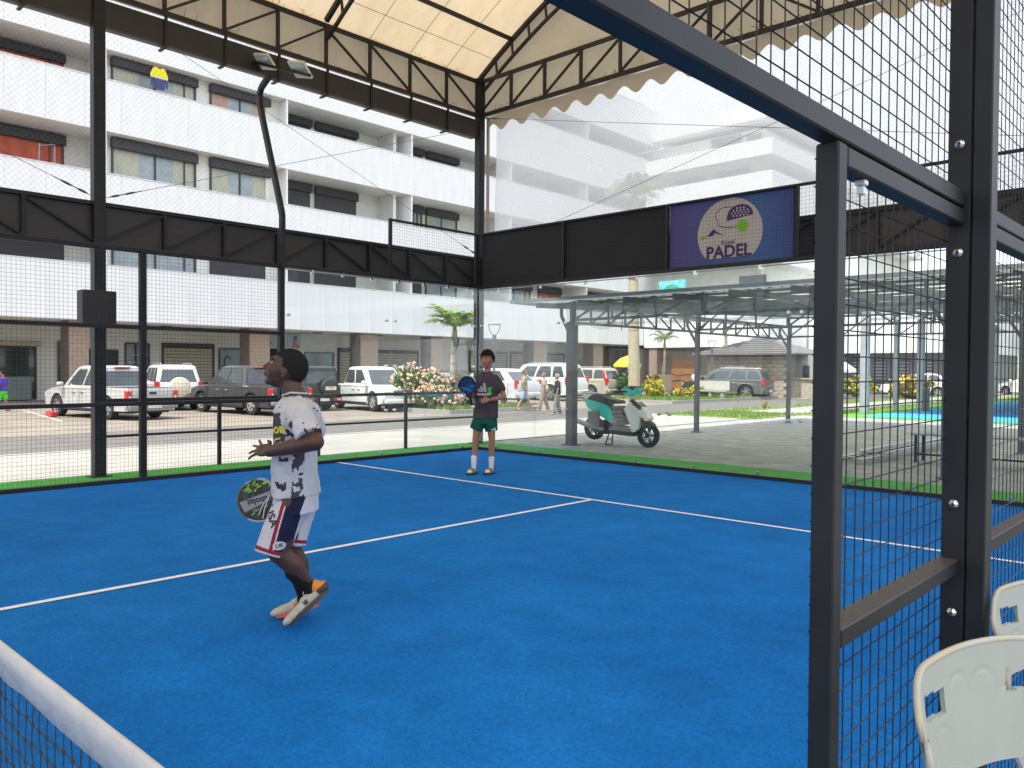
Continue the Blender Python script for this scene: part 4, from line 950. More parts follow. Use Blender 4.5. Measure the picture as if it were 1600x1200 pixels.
for i, (x, y) in enumerate(((1.2,22.4),(2.2,26.2),(1.4,30.5))):
    b = MB(); b.cbox(x-.11, x+.11, y-.09, y+.09, 0, .85, .03); b.ball((x,y,1.0), .12, 8); tag(b.build('floor_lamp_box', M['grey']), ['short grey pedestal nearest on the far turf','short grey pedestal in the middle of the far turf','short grey pedestal farthest along the far turf'][i], 'pedestal')
# ================================================================== VEHICLES
def arc(cx, r, n=10, z0=.0, zc=.34):
    a0 = math.asin(max(-1, min(1, (z0-zc)/r)))
    return [(cx+r*cos(pi-a0-(pi-2*a0)*k/n) , zc+r*sin(pi-a0-(pi-2*a0)*k/n)) for k in range(n+1)]
def car(label, cat, col, kind='suv', L=4.7, W=1.86, H=1.75, belt=1.02, wheel_r=.37, rimm='rim', group=None, spare=None, lightc='red', dusty=None, name='parked_car', hood=None, roofc=None, dark_arch=False, plate_front=False):
    t = thing(name, label, cat, (0,0,0), group)
    paint = mat('paint_'+str(len(bpy.data.materials)), col, .3, .15 if max(col) < .6 else 0, .05, 3, spec=.6, coat=.4)
    f, r = L/2, -L/2; wf, wr = f-.86, r+(1.05 if kind != 'pickup' else 1.15)
    hz = hood or belt-.06; zb = .30; R_ = wheel_r+.07
    if kind == 'pickup': cab0, cab1 = r+1.62, f-1.25
    elif kind == 'jeep': cab0, cab1 = r+.10, f-1.35
    elif kind == 'hatch': cab0, cab1 = r+.30, f-1.25
    else: cab0, cab1 = r+.10, f-1.25
    # lower body outline, clockwise from rear bottom
    low = [(r+.10, zb+.1)] + [(r+.10, zb)] + arc(wr, R_, 10, zb, wheel_r) + arc(wf, R_, 10, zb, wheel_r) + [(f-.18, zb+.02), (f-.03, zb+.16)]
    if kind == 'jeep': top = [(f, .55), (f, .95), (f-.05, 1.02), (cab1, belt), (r+.02, belt), (r, .6)]
    elif kind == 'pickup': top = [(f, .55), (f-.02, .80), (f-.14, hz-.06), (f-.5, hz+.02), (cab1+.1, belt+.02), (cab0-.1, belt), (cab0-.12, belt+.02), (r+.02, belt+.02), (r, .98), (r, .55)]
    else: top = [(f, .5), (f-.02, .72), (f-.16, hz-.10), (f-.55, hz), (cab1+.1, belt), (r+.06, belt+.02), (r, .85), (r, .5)]
    prof = low+top
    b = MB(); hw = W/2; lay = [(-hw, .985, .03), (-hw+.05, 1, 0), (hw-.05, 1, 0), (hw, .985, .03)]
    n = len(prof); vs = []; fs = []
    for (y, s, dz) in lay:
        for (x, z_) in prof: vs.append((x*s, y*(1-.035*max(0, (abs(x)/f)**4)), z_-dz*(1 if z_ > .9 else 0)))
    for k in range(3):
        for i in range(n): fs.append((k*n+i, k*n+(i+1)%n, (k+1)*n+(i+1)%n, (k+1)*n+i))
    b.add(vs, fs)
    bm = bmesh.new(); V = [bm.verts.new(v) for v in b.v]
    for q in b.f: bm.faces.new([V[i] for i in q])
    e1 = bm.faces.new([V[i] for i in range(n)][::-1]); e2 = bm.faces.new([V[3*n+i] for i in range(n)])
    bm.normal_update(); bmesh.ops.triangulate(bm, faces=[e1, e2], ngon_method='EAR_CLIP'); bmesh.ops.recalc_face_normals(bm, faces=bm.faces[:])
    me = bpy.data.meshes.new('body'); bm.to_mesh(me); bm.free(); me.materials.append(paint); body = link('body', me, t); smooth_obj(body, 35)
    b = MB(); b.box(r+.2, f-.25, -hw+.2, hw-.2, .22, .9); b.build('underbody', M['blackp'], t)
    # cabin
    ins = .17 if kind != 'jeep' else .05
    rk = {'suv': (.30, .62), 'pickup': (.22, .70), 'jeep': (.04, .22), 'hatch': (.75, .85)}[kind]
    xb0, xb1, xr0, xr1 = cab0, cab1+.12, cab0+rk[0], cab1-rk[1]
    yb, yr = hw-.05, hw-.05-ins
    def ring(x0, x1, y, z_, cr): return [(x0+cr,-y,z_),(x1-cr,-y,z_),(x1,-y+cr,z_),(x1,y-cr,z_),(x1-cr,y,z_),(x0+cr,y,z_),(x0,y-cr,z_),(x0,-y+cr,z_)]
    rings = [ring(xb0, xb1, yb, belt-.03, .06), ring(lerp(xb0,xr0,.9), lerp(xb1,xr1,.9), lerp(yb,yr,.9), lerp(belt-.03,H,.9), .09), ring(xr0+.05, xr1-.05, yr-.06, H-.02, .12), ring(xr0+.25, xr1-.25, yr-.25, H, .12)]
    b = MB(); vs = [v for q in rings for v in q]; fs = [(k*8+i, k*8+(i+1)%8, (k+1)*8+(i+1)%8, (k+1)*8+i) for k in range(3) for i in range(8)] + [tuple(24+i for i in range(8))]
    b.add(vs, fs); cb = b.build('cabin', roofc or paint, t); smooth_obj(cb, 30)
    # windows : a point on the side plane
    def side(s, u, sg, off=.008):      # s along x 0..1, u height 0..1
        zz = lerp(belt-.03, H, u*.9); x = lerp(lerp(xb0,xr0,u*.9), lerp(xb1,xr1,u*.9), s); y = lerp(yb, yr, u*.9)+off; return (x, sg*y, zz)
    nw = {'suv': [(.03,.24),(.27,.55),(.58,.90)], 'pickup': [(.05,.44),(.48,.88)], 'jeep': [(.05,.42),(.46,.72),(.76,.97)], 'hatch': [(.12,.46),(.49,.84)]}[kind]
    for sg in (-1, 1):
        for (a, c) in nw:
            b = MB(); pts = []
            for s_, u in ((a,.16),(c,.16),(c if c < .85 else c-.0,.55),(c-.02 if c < .85 else c-.05,.92),(a+.02,.92)): pts.append(side(s_, u, sg))
            b.poly(pts if sg < 0 else pts[::-1]); b.build('side_window', M['carglass'], t, fix=False)
    def endp(front, v, u, off=.01):
        zz = lerp(belt-.03, H, u*.9); x = lerp(xb1, xr1, u*.9)+off if front else lerp(xb0, xr0, u*.9)-off; return (x, v*(lerp(yb, yr, u*.9)-.09), zz)
    b = MB(); b.poly([endp(1,-.98,.06), endp(1,.98,.06), endp(1,.95,.92), endp(1,-.95,.92)]); b.build('windscreen', M['carglass'], t, fix=False)
    b = MB(); b.poly([endp(0,.93,.14), endp(0,-.93,.14), endp(0,-.90,.84), endp(0,.90,.84)]); b.build('rear_window', M['carglass'], t, fix=False)
    # wheels
    for wx in (wf, wr):
        for sg in (-1, 1):
            yo = sg*(hw-.13)
            b = MB(); rr = wheel_r
            b.lathe([(rr*.62,-.115),(rr*.93,-.115),(rr,-.08),(rr,.08),(rr*.93,.115),(rr*.62,.115)], (wx, yo, rr), 24, 'y'); ty = b.build('tyre', M['tyre'], t); smooth_obj(ty, 35)
            b = MB(); b.lathe([(rr*.64,sg*.10),(rr*.58,sg*.06),(rr*.2,sg*.06),(0,sg*.07)], (wx, yo, rr), 20, 'y')
            b.build('rim', mat('rim_back', (.06,.06,.06), .5), ty)
            b = MB(); b.lathe([(rr*.64,sg*.105),(rr*.59,sg*.115),(rr*.56,sg*.09)], (wx, yo, rr), 24, 'y')
            for k in range(6):
                a = 2*pi*k/6+.3; c0 = Vector((wx, yo+sg*.095, rr)); d = Vector((cos(a), 0, sin(a)))
                b.bar(c0, c0+d*rr*.6, .075, .02, (0,1,0))
            b.lathe([(rr*.17,sg*.08),(rr*.15,sg*.12),(0,sg*.125)], (wx, yo, rr), 12, 'y'); b.build('wheel_spokes', M[rimm], ty)
    # arch trim
    if dark_arch:
        for wx in (wf, wr):
            for sg in (-1, 1):
                b = MB(); o = arc(wx, R_+.05, 12, zb, wheel_r); i_ = arc(wx, R_-.005, 12, zb, wheel_r)
                for k in range(12): b.add([(o[k][0], sg*(hw+.012), o[k][1]), (o[k+1][0], sg*(hw+.012), o[k+1][1]), (i_[k+1][0], sg*(hw+.012), i_[k+1][1]), (i_[k][0], sg*(hw+.012), i_[k][1])], [(0,1,2,3)])
                b.build('wheel_arch_trim', M['blackp'], t, fix=False)
    # door seams, handles, sills
    for sg in (-1, 1):
        for x in ([cab0+.25, (cab0+cab1)/2+.05, cab1+.0] if kind != 'pickup' else [cab0+.05, (cab0+cab1)/2+.05, cab1+.02]):
            b = MB(); b.box(x-.006, x+.006, sg*(hw+.001), sg*(hw+.004), .42, belt-.07); b.build('door_seam', M['blackp'], t)
        for x in ((cab0+cab1)/2-.12, cab1-.75+.0): 
            b = MB(); b.cbox(x-.09, x+.09, sg*(hw+.001), sg*(hw+.035), belt-.17, belt-.135, .008); b.build('door_handle', M['rim'] if max(col) < .5 else paint, t)
        b = MB(); b.cbox(wr+R_+.02, wf-R_-.02, sg*(hw-.06), sg*(hw+.015), .27, .36, .01); b.build('sill', M['blackp'] if dark_arch or kind in ('pickup','jeep') else paint, t)
        b = MB(); b.cbox(cab1-.18, cab1+.02, sg*(hw+.02), sg*(hw+.20), belt+.03, belt+.18, .04); b.build('mirror', M['blackp'] if max(col) < .3 else paint, t)
        # lights
        if kind == 'pickup': z0, z1, x1 = .66, .98, r
        elif kind == 'jeep': z0, z1, x1 = .48, .60, r-.1
        else: z0, z1, x1 = belt-.28, belt+.10, r+.04
        if kind != 'jeep':
            b = MB(); b.cbox(x1-.02, x1+.13, sg*(hw-.18), sg*(hw+.006), z0, z1, .02); tl_ = b.build('tail_light', M['red'], t)
            b = MB(); b.cbox(x1-.026, x1+.05, sg*(hw-.15), sg*(hw-.06), z0+.06, z0+.14, .01); b.build('reversing_lens', M['lens'], tl_)
            if kind == 'suv' and lightc == 'tall':
                b = MB(); b.prism([(r+.10, sg*(hw-.05), belt-.05), (r+.24, sg*(hw-.05), belt-.05), (xr0+.06, sg*(yr+.0), H-.14), (xr0-.06, sg*(yr+.0), H-.14)], (0, sg*.04, 0)); b.build('tail_light', M['red'], t)
        b = MB(); b.cbox(f-.22, f-.01, sg*(hw-.42), sg*(hw-.03), hz-.30, hz-.13, .03); hl = b.build('headlight', M['lens'], t)
        b = MB(); b.cbox(f-.10, f-.0, sg*(hw-.32), sg*(hw-.14), .40, .50, .02); b.build('fog_light', M['blackp'], t)
    b = MB(); b.cbox(f-.08, f+.012, -hw*.48, hw*.48, hz-.34, hz-.12, .02); gr = b.build('grille', M['blackp'], t)
    b = MB()
    for k in range(3): b.cbox(f+.0, f+.022, -hw*.44, hw*.44, hz-.31+k*.065, hz-.285+k*.065, .004)
    b.build('grille_bar', M['rim'], gr)
    b = MB(); b.cbox(f-.12, f+.05, -hw+.1, hw-.1, .34, .52, .04); b.build('front_bumper', paint if kind != 'jeep' else M['blackp'], t)
    b = MB(); b.cbox(r-.12 if kind in ('pickup','jeep') else r-.05, r+.05, -hw+.06, hw-.06, .38, .54, .03); rb = b.build('rear_bumper', M['galv'] if kind == 'pickup' else (M['blackp'] if kind == 'jeep' else paint), t)
    if kind == 'jeep':
        for sg in (-1, 1):
            b = MB(); b.cbox(r-.14, r-.10, sg*(hw-.42), sg*(hw-.08), .40, .52, .01); b.build('tail_light', M['red'], t)
            b = MB(); b.cbox(r-.145, r-.12, sg*(hw-.28), sg*(hw-.14), .42, .50, .01); b.build('reversing_lens', M['lens'], t)
    xp = r-.13 if kind in ('pickup', 'jeep') else r-.06
    b = MB(); b.box(xp-.012, xp, -.24, .24, .40, .51); b.build('number_plate', M['plate'], rb)
    if kind == 'pickup':
        b = MB(); b.box(r+.06, cab0-.14, -hw+.09, hw-.09, belt+.021, belt+.03); b.build('bed_cover', M['blackp'], t)
        b = MB(); b.box(r-.004, r-.0, -hw+.2, hw-.2, .60, .605); b.box(r-.004, r, -hw+.19, -hw+.195, .60, belt-.02); b.box(r-.004, r, hw-.195, hw-.19, .60, belt-.02); b.build('tailgate_seam', M['blackp'], t)
        b = MB(); b.cbox(r-.02, r-.005, -.13, .13, .85, .93, .01); b.build('tailgate_handle', M['blackp'], t)
        b = MB(); b.cbox(cab0+.12, cab0+.20, -.28, .28, H-.10, H-.045, .01); b.build('brake_light', M['red'], t)
    if kind == 'suv':
        for sg in (-1, 1):
            b = MB(); b.tube([(xr0+.25, sg*(yr-.12), H-.005), (xr0+.3, sg*(yr-.12), H+.05), (xr1-.35, sg*(yr-.12), H+.05), (xr1-.3, sg*(yr-.12), H-.005)], .02, 6); b.build('roof_rail', M['rim'], t)
        b = MB(); b.box(r-.004, r+.0, -.5, .5, .58, .586); b.build('tailgate_seam', M['blackp'], t)
    if spare:
        sm, sy, sr = spare; xs = r-.10
        b = MB(); b.lathe([(0,-.115),(sr*.55,-.11),(sr*.93,-.08),(sr,-.02),(sr,.08),(sr*.8,.11),(0,.11)], (xs, sy, .92), 26, 'x'); sp = b.build('spare_wheel_cover', sm, t); smooth_obj(sp, 35)
        if kind == 'jeep': b = MB(); b.box(xs-.13, xs-.118, sy-.24, sy+.24, .84, .98); b.build('cover_print', M['plate'], sp); b = MB(); b.box(xs-.145, xs-.131, sy-.10, sy+.10, .92, .97); b.build('cover_print', M['amber'], sp)
    t['world_children'] = 0
    return t
def place(t, x, y, az, s=1.0, z=None):
    t.location = (x, y, R0+.004 if z is None else z); t.rotation_euler = (0, 0, radians(az)); t.scale = (s, s, s)
GP = 'cars parked in front of the shops'
def rearwheel(t, x, y, az, s, L, side, kind='suv', W=1.86, front=False):
    """put the rear (or front) wheel on side -1 right / +1 left at ground point x, y"""
    wx = (-L/2+(1.15 if kind == 'pickup' else 1.05)) if not front else L/2-.86; wy = side*(W/2-.05)
    a = radians(az); ox = (wx*cos(a)-wy*sin(a))*s; oy = (wx*sin(a)+wy*cos(a))*s; place(t, x-ox, y-oy, az, s)
c1 = car('silver double cab pickup parked behind the thick canopy column', 'pickup truck', (.48,.48,.46), 'pickup', 5.2, 1.85, 1.80, 1.04, .38, group=GP); rearwheel(c1, -14.6, -1.15, 190, .90, 5.2, 1, 'pickup')
c2 = car('white off-roader with cream spare wheel cover on its tailgate', 'car', (.62,.63,.63), 'suv', 4.4, 1.8, 1.82, 1.06, .36, group=GP, spare=(mat('cream_cover', (.70,.66,.50), .5), .0, .40)); place(c2, -20.1, 3.05, 167, .92)
c3 = car('dark grey double cab pickup beyond the mesh, left of the player', 'pickup truck', (.055,.055,.055), 'pickup', 5.2, 1.85, 1.80, 1.04, .38, 'dusty', group=GP, dark_arch=True); rearwheel(c3, -14.0, 3.16, 186, .92, 5.2, 1, 'pickup')
c4 = car('black boxy off-roader with spare wheel seen past the player', 'car', (.018,.018,.02), 'jeep', 4.0, 1.75, 1.80, 1.04, .38, group=GP, spare=(M['blackp'], -.25, .37), dark_arch=True); place(c4, -16.6, 6.55, 176, .92)
c5 = car('white double cab pickup facing forward beside the pink bush', 'pickup truck', (.70,.71,.71), 'pickup', 5.1, 1.85, 1.80, 1.04, .38, 'dusty', group=GP); rearwheel(c5, -13.28, 7.6, -8, .92, 5.1, -1, 'pickup', front=True)
c6 = car('dark car half hidden behind the flowering bush', 'car', (.03,.03,.035), 'suv', 4.5, 1.8, 1.7, 1.0, .36, group=GP); place(c6, -18.2, 11.9, 182, .92)
c7 = car('pale grey car parked behind the palm trunk', 'car', (.30,.31,.33), 'hatch', 4.4, 1.8, 1.5, .95, .34, group=GP); place(c7, -17.6, 14.0, 182, .94)
c8 = car('silver white coupe-backed crossover just right of the boy', 'car', (.60,.61,.62), 'hatch', 4.6, 1.85, 1.62, 1.02, .37, group=GP); rearwheel(c8, -14.6, 15.6, 184, 1.0, 4.6, 1, 'hatch')
c9 = car('large white off-roader partly behind the nearest carport post', 'car', (.68,.68,.67), 'suv', 4.8, 1.9, 1.85, 1.10, .39, group=GP); rearwheel(c9, -15.84, 20.6, 184, 1.02, 4.8, 1, 'suv')
c10 = car('champagne beige off-roader with tall red tail lights', 'car', (.50,.46,.38), 'suv', 4.6, 1.8, 1.70, 1.05, .37, group=GP, lightc='tall'); rearwheel(c10, -16.2, 24.4, 186, 1.0, 4.6, 1, 'suv', 1.8)
c11 = car('dark silver sports utility car in front of the stone gatehouse', 'car', (.12,.125,.13), 'suv', 4.85, 2.0, 1.68, 1.05, .40, group='cars near the gatehouse'); rearwheel(c11, -10.6, 31.2, 190, 1.0, 4.85, 1, 'suv', 2.0)
c12 = car('small white car far off behind the grey posts', 'car', (.7,.7,.7), 'hatch', 4.2, 1.75, 1.5, .95, .33, group='cars near the gatehouse'); place(c12, -5.2, 43, 200)
c13 = car('white car parked far off at the right under trees', 'car', (.7,.7,.7), 'hatch', 4.2, 1.75, 1.5, .95, .33, group='cars near the gatehouse'); place(c13, -.8, 52, 150)
# ------------------------------------------------------------------ scooter
SCX, SCY = 1.30, 2.66
sc = thing('scooter', 'white and turquoise motor scooter on its stand under the carport', 'scooter', (0,0,0)); sc['world_children'] = 0
wm = mat('scooter_white', (.76,.76,.74), .35, 0, .05, 5, coat=.3); tq = mat('scooter_turquoise', (.04,.62,.52), .35, 0, .05, 5, coat=.3); sg_ = mat('scooter_grey', (.20,.20,.19), .5)
def wheelset(x, z_, r):
    b = MB(); b.lathe([(r*.66,-.045),(r*.9,-.055),(r,-.03),(r,.03),(r*.9,.055),(r*.66,.045)], (x,0,z_), 28, 'y'); ty = b.build('wheel', M['tyre'], sc); smooth_obj(ty, 40)
    b = MB(); b.lathe([(r*.68,-.035),(r*.62,-.035),(r*.62,.035),(r*.68,.035)], (x,0,z_), 28, 'y'); b.cyl((x,0,z_),(0,1,0),r*.2,.10,14)
    for k in range(5):
        a = 2*pi*k/5; b.bar((x,0,z_),(x+r*.64*cos(a),0,z_+r*.64*sin(a)),.035,.04,(0,1,0))
    b.build('rim', M['blackp'], ty); 
    b = MB(); b.lathe([(r*.40,-.065),(r*.40,-.06),(r*.28,-.06),(r*.28,-.065)], (x,0,z_), 20, 'y'); b.build('brake_disc', M['rim'], ty)
wheelset(.64, .235, .235); wheelset(-.62, .31, .235)
def slab(name, pts, w0, m, w1=None, parent=None, bev=.012):
    bm = bmesh.new(); v0 = [bm.verts.new((x, -w0, z_)) for x, z_ in pts]; v1 = [bm.verts.new((x, w0, z_)) for x, z_ in pts]; n_ = len(pts)
    bm.faces.new(v0[::-1]); bm.faces.new(v1)
    for i in range(n_): bm.faces.new((v0[i], v0[(i+1)%n_], v1[(i+1)%n_], v1[i]))
    bmesh.ops.recalc_face_normals(bm, faces=bm.faces[:])
    bmesh.ops.bevel(bm, geom=bm.edges[:], offset=bev, segments=2, affect='EDGES'); bmesh.ops.triangulate(bm, faces=[f for f in bm.faces if len(f.verts) > 4])
    me = bpy.data.meshes.new(name); bm.to_mesh(me); bm.free(); me.materials.append(m); o = link(name, me, parent or sc); smooth_obj(o, 35); return o
slab('rear_body', [(-.80,.90),(-.72,.72),(-.42,.58),(-.12,.42),(.02,.46),(-.10,.66),(-.25,.80),(-.55,.88)], .13, tq)
slab('tail_cowl', [(-.86,.98),(-.80,.86),(-.60,.88),(-.55,.95)], .10, wm)
slab('seat', [(-.72,.90),(-.60,.98),(-.36,.98),(-.30,.93),(.02,.88),(.05,.82),(-.25,.80),(-.6,.86)], .14, mat('seat_black', (.03,.03,.034), .55))
b = MB(); b.tube([(-.55,.11,1.0),(-.86,.10,1.03),(-.90,0,1.04),(-.86,-.10,1.03),(-.55,-.11,1.0)], .014, 8); b.build('grab_rail', M['rim'], sc)
for k in range(5):
    slab('side_cover', [(-.13,.41+k*.075),(.17-.012*k,.41+k*.075),(.165-.012*k,.475+k*.075),(-.12+.0*k,.475+k*.075)], .135, sg_, bev=.008)
slab('floor_board', [(-.20,.30),(.30,.28),(.42,.34),(.30,.37),(-.10,.40)], .14, sg_); slab('belly', [(-.35,.22),(.36,.20),(.44,.30),(-.30,.34)], .11, M['blackp'])
slab('leg_shield', [(.16,.72),(.28,.86),(.52,.56),(.50,.36),(.40,.28),(.30,.30),(.30,.46)], .14, wm)
slab('front_cowl', [(.24,.90),(.36,.92),(.60,.72),(.70,.56),(.66,.50),(.46,.60),(.30,.76)], .11, wm)
slab('front_glass', [(.27,.905),(.34,.925),(.52,.80),(.56,.73),(.50,.71),(.36,.80)], .113, mat('smoked', (.03,.015,.012), .15, spec=.8), bev=.006)
slab('front_mudguard', [(.42,.46),(.56,.53),(.70,.50),(.80,.42),(.72,.46),(.58,.47),(.46,.40)], .07, M['blackp'])
slab('handlebar_cowl', [(.06,1.08),(.16,1.16),(.40,1.16),(.46,1.12),(.42,1.02),(.26,.97),(.16,1.02)], .12, tq)
slab('handlebar_screen', [(.20,1.14),(.30,1.175),(.43,1.165),(.36,1.09)], .123, mat('smoked2', (.02,.02,.02), .2), bev=.005)
slab('steering_neck', [(.20,.98),(.29,.98),(.33,.88),(.25,.86)], .04, wm)
slab('indicator', [(.52,.60),(.62,.56),(.60,.53),(.52,.57)], .115, M['amber'], bev=.004)
for sg in (-1, 1):
    b = MB(); b.tube([(.22,sg*.10,1.06),(.12,sg*.24,1.07),(.06,sg*.33,1.06)], .017, 8); b.build('handle_grip', M['blackp'], sc)
    b = MB(); b.tube([(.64,sg*.07,.235),(.58,sg*.07,.40),(.46,sg*.05,.62)], .022, 8); b.build('fork', M['blackp'], sc)
slab('engine', [(-.62,.36),(-.60,.24),(-.28,.20),(-.12,.34),(-.30,.50),(-.52,.46)], .09, M['blackp'])
b = MB(); b.cbox(-.66,-.40,-.20,-.11,.34,.66,.02); b.build('air_filter_case', sg_, sc)
b = MB(); b.tube([(-.30,-.14,.30),(-.60,-.17,.36),(-.98,-.17,.46)], [.03,.055,.05], 12); b.build('exhaust', M['galv'], sc)
b = MB(); b.tube([(-.22,-.07,.22),(-.27,-.12,.0)], .014, 6); b.tube([(-.22,.07,.22),(-.27,.12,.0)], .014, 6); b.tube([(-.245,-.10,.11),(-.245,.10,.11)], .01, 6); b.tube([(-.27,-.12,.01),(-.10,-.13,.02)], .012, 6); b.build('centre_stand', M['blackp'], sc)
sc.location = (SCX, SCY, -.004); sc.rotation_euler = (0, 0, radians(2))
# ================================================================== PLANTS AND STREET FURNITURE
def leaf_cloud(b, c, rad, n, size, mats=1, dens=None, up=.3, seed=0):
    rnd = random.Random(seed)
    k = 0
    while k < n:
        x, y, z = rnd.uniform(-1,1), rnd.uniform(-1,1), rnd.uniform(-1,1)
        d = x*x+y*y+z*z
        if d > 1 or d < .12: continue
        nn = noise.noise(Vector((x*2.3+seed, y*2.3, z*2.3)))
        if d > .55+.5*nn: continue
        p = Vector((c[0]+x*rad[0], c[1]+y*rad[1], c[2]+z*rad[2])); s = size*rnd.uniform(.6,1.3)
        a = Vector((rnd.uniform(-1,1), rnd.uniform(-1,1), rnd.uniform(-.3,1)*1)).normalized(); t = a.cross(Vector((rnd.uniform(-1,1), rnd.uniform(-1,1), rnd.uniform(-1,1)))).normalized()*s*.32
        b.mi = rnd.randrange(mats)
        b.add([p-a*s*.5, p+t, p+a*s*.5, p-t], [(0,1,2,3)]); k += 1
def flowers(b, c, rad, n, size, seed=0, mats=1, vis=(.86,1.02)):
    rnd = random.Random(seed)
    for _ in range(n):
        th = rnd.uniform(0, 2*pi); ph = rnd.uniform(-.35, 1.0); r = rnd.uniform(*vis); q = sqrt(max(0, 1-ph*ph))
        p = Vector((c[0]+rad[0]*r*q*cos(th), c[1]+rad[1]*r*q*sin(th), c[2]+rad[2]*r*ph)); b.mi = rnd.randrange(mats)
        nb = rnd.uniform(.6,1.2)*size
        for k in range(12):
            d = Vector((rnd.gauss(0,1), rnd.gauss(0,1), rnd.gauss(0,1))).normalized(); u = d.orthogonal().normalized()*nb*.28; v = d.cross(u).normalized()*nb*.34
            o = p+d*nb*.42; b.add([o-u, o+v*.9, o+u, o-v*.9], [(0,1,2,3)])
def bush(label, c, rad, n, size, lm, fm=None, nf=0, fs=.1, seed=1, name='bush', group=None, cat='bush'):
    t = thing(name, label, cat, (c[0], c[1], R0), group)
    b = MB(); leaf_cloud(b, c, rad, n, size, len(lm), seed=seed); b.build('foliage', lm, t, fix=False)
    if fm: b = MB(); flowers(b, c, rad, nf, fs, seed, len(fm)); b.build('blossoms', fm, t, fix=False)
    b = MB(); rnd = random.Random(seed)
    for _ in range(6): b.tube([(c[0], c[1], R0), (c[0]+rad[0]*rnd.uniform(-.5,.5), c[1]+rad[1]*rnd.uniform(-.5,.5), c[2]+rad[2]*.4)], [.03,.012], 5)
    b.build('stems', M['trunk'], t)
    return t
# big flowering bush : lobes
fb = thing('flowering_bush', 'large oleander bush covered in pink and cream blossom beside the white pickup', 'bush', (-12.2, 9.4, R0))
lobes = [((-12.6,8.75,.85),(.75,.75,.85)),((-12.2,9.4,.70),(.8,.8,.80)),((-11.9,10.0,.50),(.8,.8,.62)),((-11.7,8.95,.40),(.6,.6,.5)),((-11.6,9.7,.35),(.6,.6,.45))]
b = MB()
for i, (c, r) in enumerate(lobes): leaf_cloud(b, c, r, 1500, .13, 3, seed=30+i)
b.build('foliage', [M['leaf'], M['leaf2'], M['leafd']], fb, fix=False)
b = MB()
for i, (c, r) in enumerate(lobes): flowers(b, c, r, 105, .12, 50+i, 3)
b.build('blossoms', [M['flower'], M['flower2'], M['flower']], fb, fix=False)
b = MB()
for i, (c, r) in enumerate(lobes): b.tube([(-12.1,9.4,R0), c], [.05,.02], 5)
b.build('stems', M['trunk'], fb)
bush('dark red leaved shrub touching the flowering bush on its right', (-12.3,10.55,.75), (.65,.65,.55), 1300, .12, [M['leafr'], M['leafd']], [M['leafr']], 40, .12, 61)
bush('low bright green shrub between the blossom bush and the palm trunk', (-11.6,10.9,.25), (.75,.75,.42), 1300, .11, [M['leaf2'], M['leaf']], None, 0, .1, 62)
bush('low yellow green shrub at the foot of the lamp post', (-11.3,11.7,.1), (.5,.5,.25), 600, .10, [M['leaf2'], M['leafy']], None, 0, .1, 63)
bush('dark green rounded shrub behind the royal palm trunk', (-15.2,25.9,.65), (.8,.8,.85), 1700, .15, [M['leafd'], M['leaf']], None, 0, .1, 64)
bush('yellow croton bush right of the royal palm trunk', (-13.0,25.6,.50), (.72,.72,.62), 1500, .14, [M['leafy'], M['leaf2'], M['leafy']], None, 0, .1, 65)
bush('rusty red shrub behind the yellow croton', (-14.2,27.4,.8), (.6,.6,.55), 900, .14, [M['leafr'], M['leafy']], None, 0, .1, 66)
bush('golden low shrub beneath the small palm', (-12.2,27.0,.22), (.6,.6,.38), 900, .13, [M['leafy'], M['leafy'], M['leafr']], None, 0, .1, 67)
bush('lime green shrub next to the concrete bench', (-11.9,28.2,.30), (.85,.85,.48), 1400, .13, [M['leaf2'], M['leafy']], None, 0, .1, 68)
bush('small round green shrub between two yellow bushes', (-12.3,26.3,.12), (.35,.35,.26), 400, .12, [M['leaf2']], None, 0, .1, 69)
bush('orange flowering bush far off behind the grey posts', (-3.6,36.5,.7), (1.5,1.2,.9), 1500, .2, [M['leafy'], M['leafr'], M['leaf']], None, 0, .1, 70)
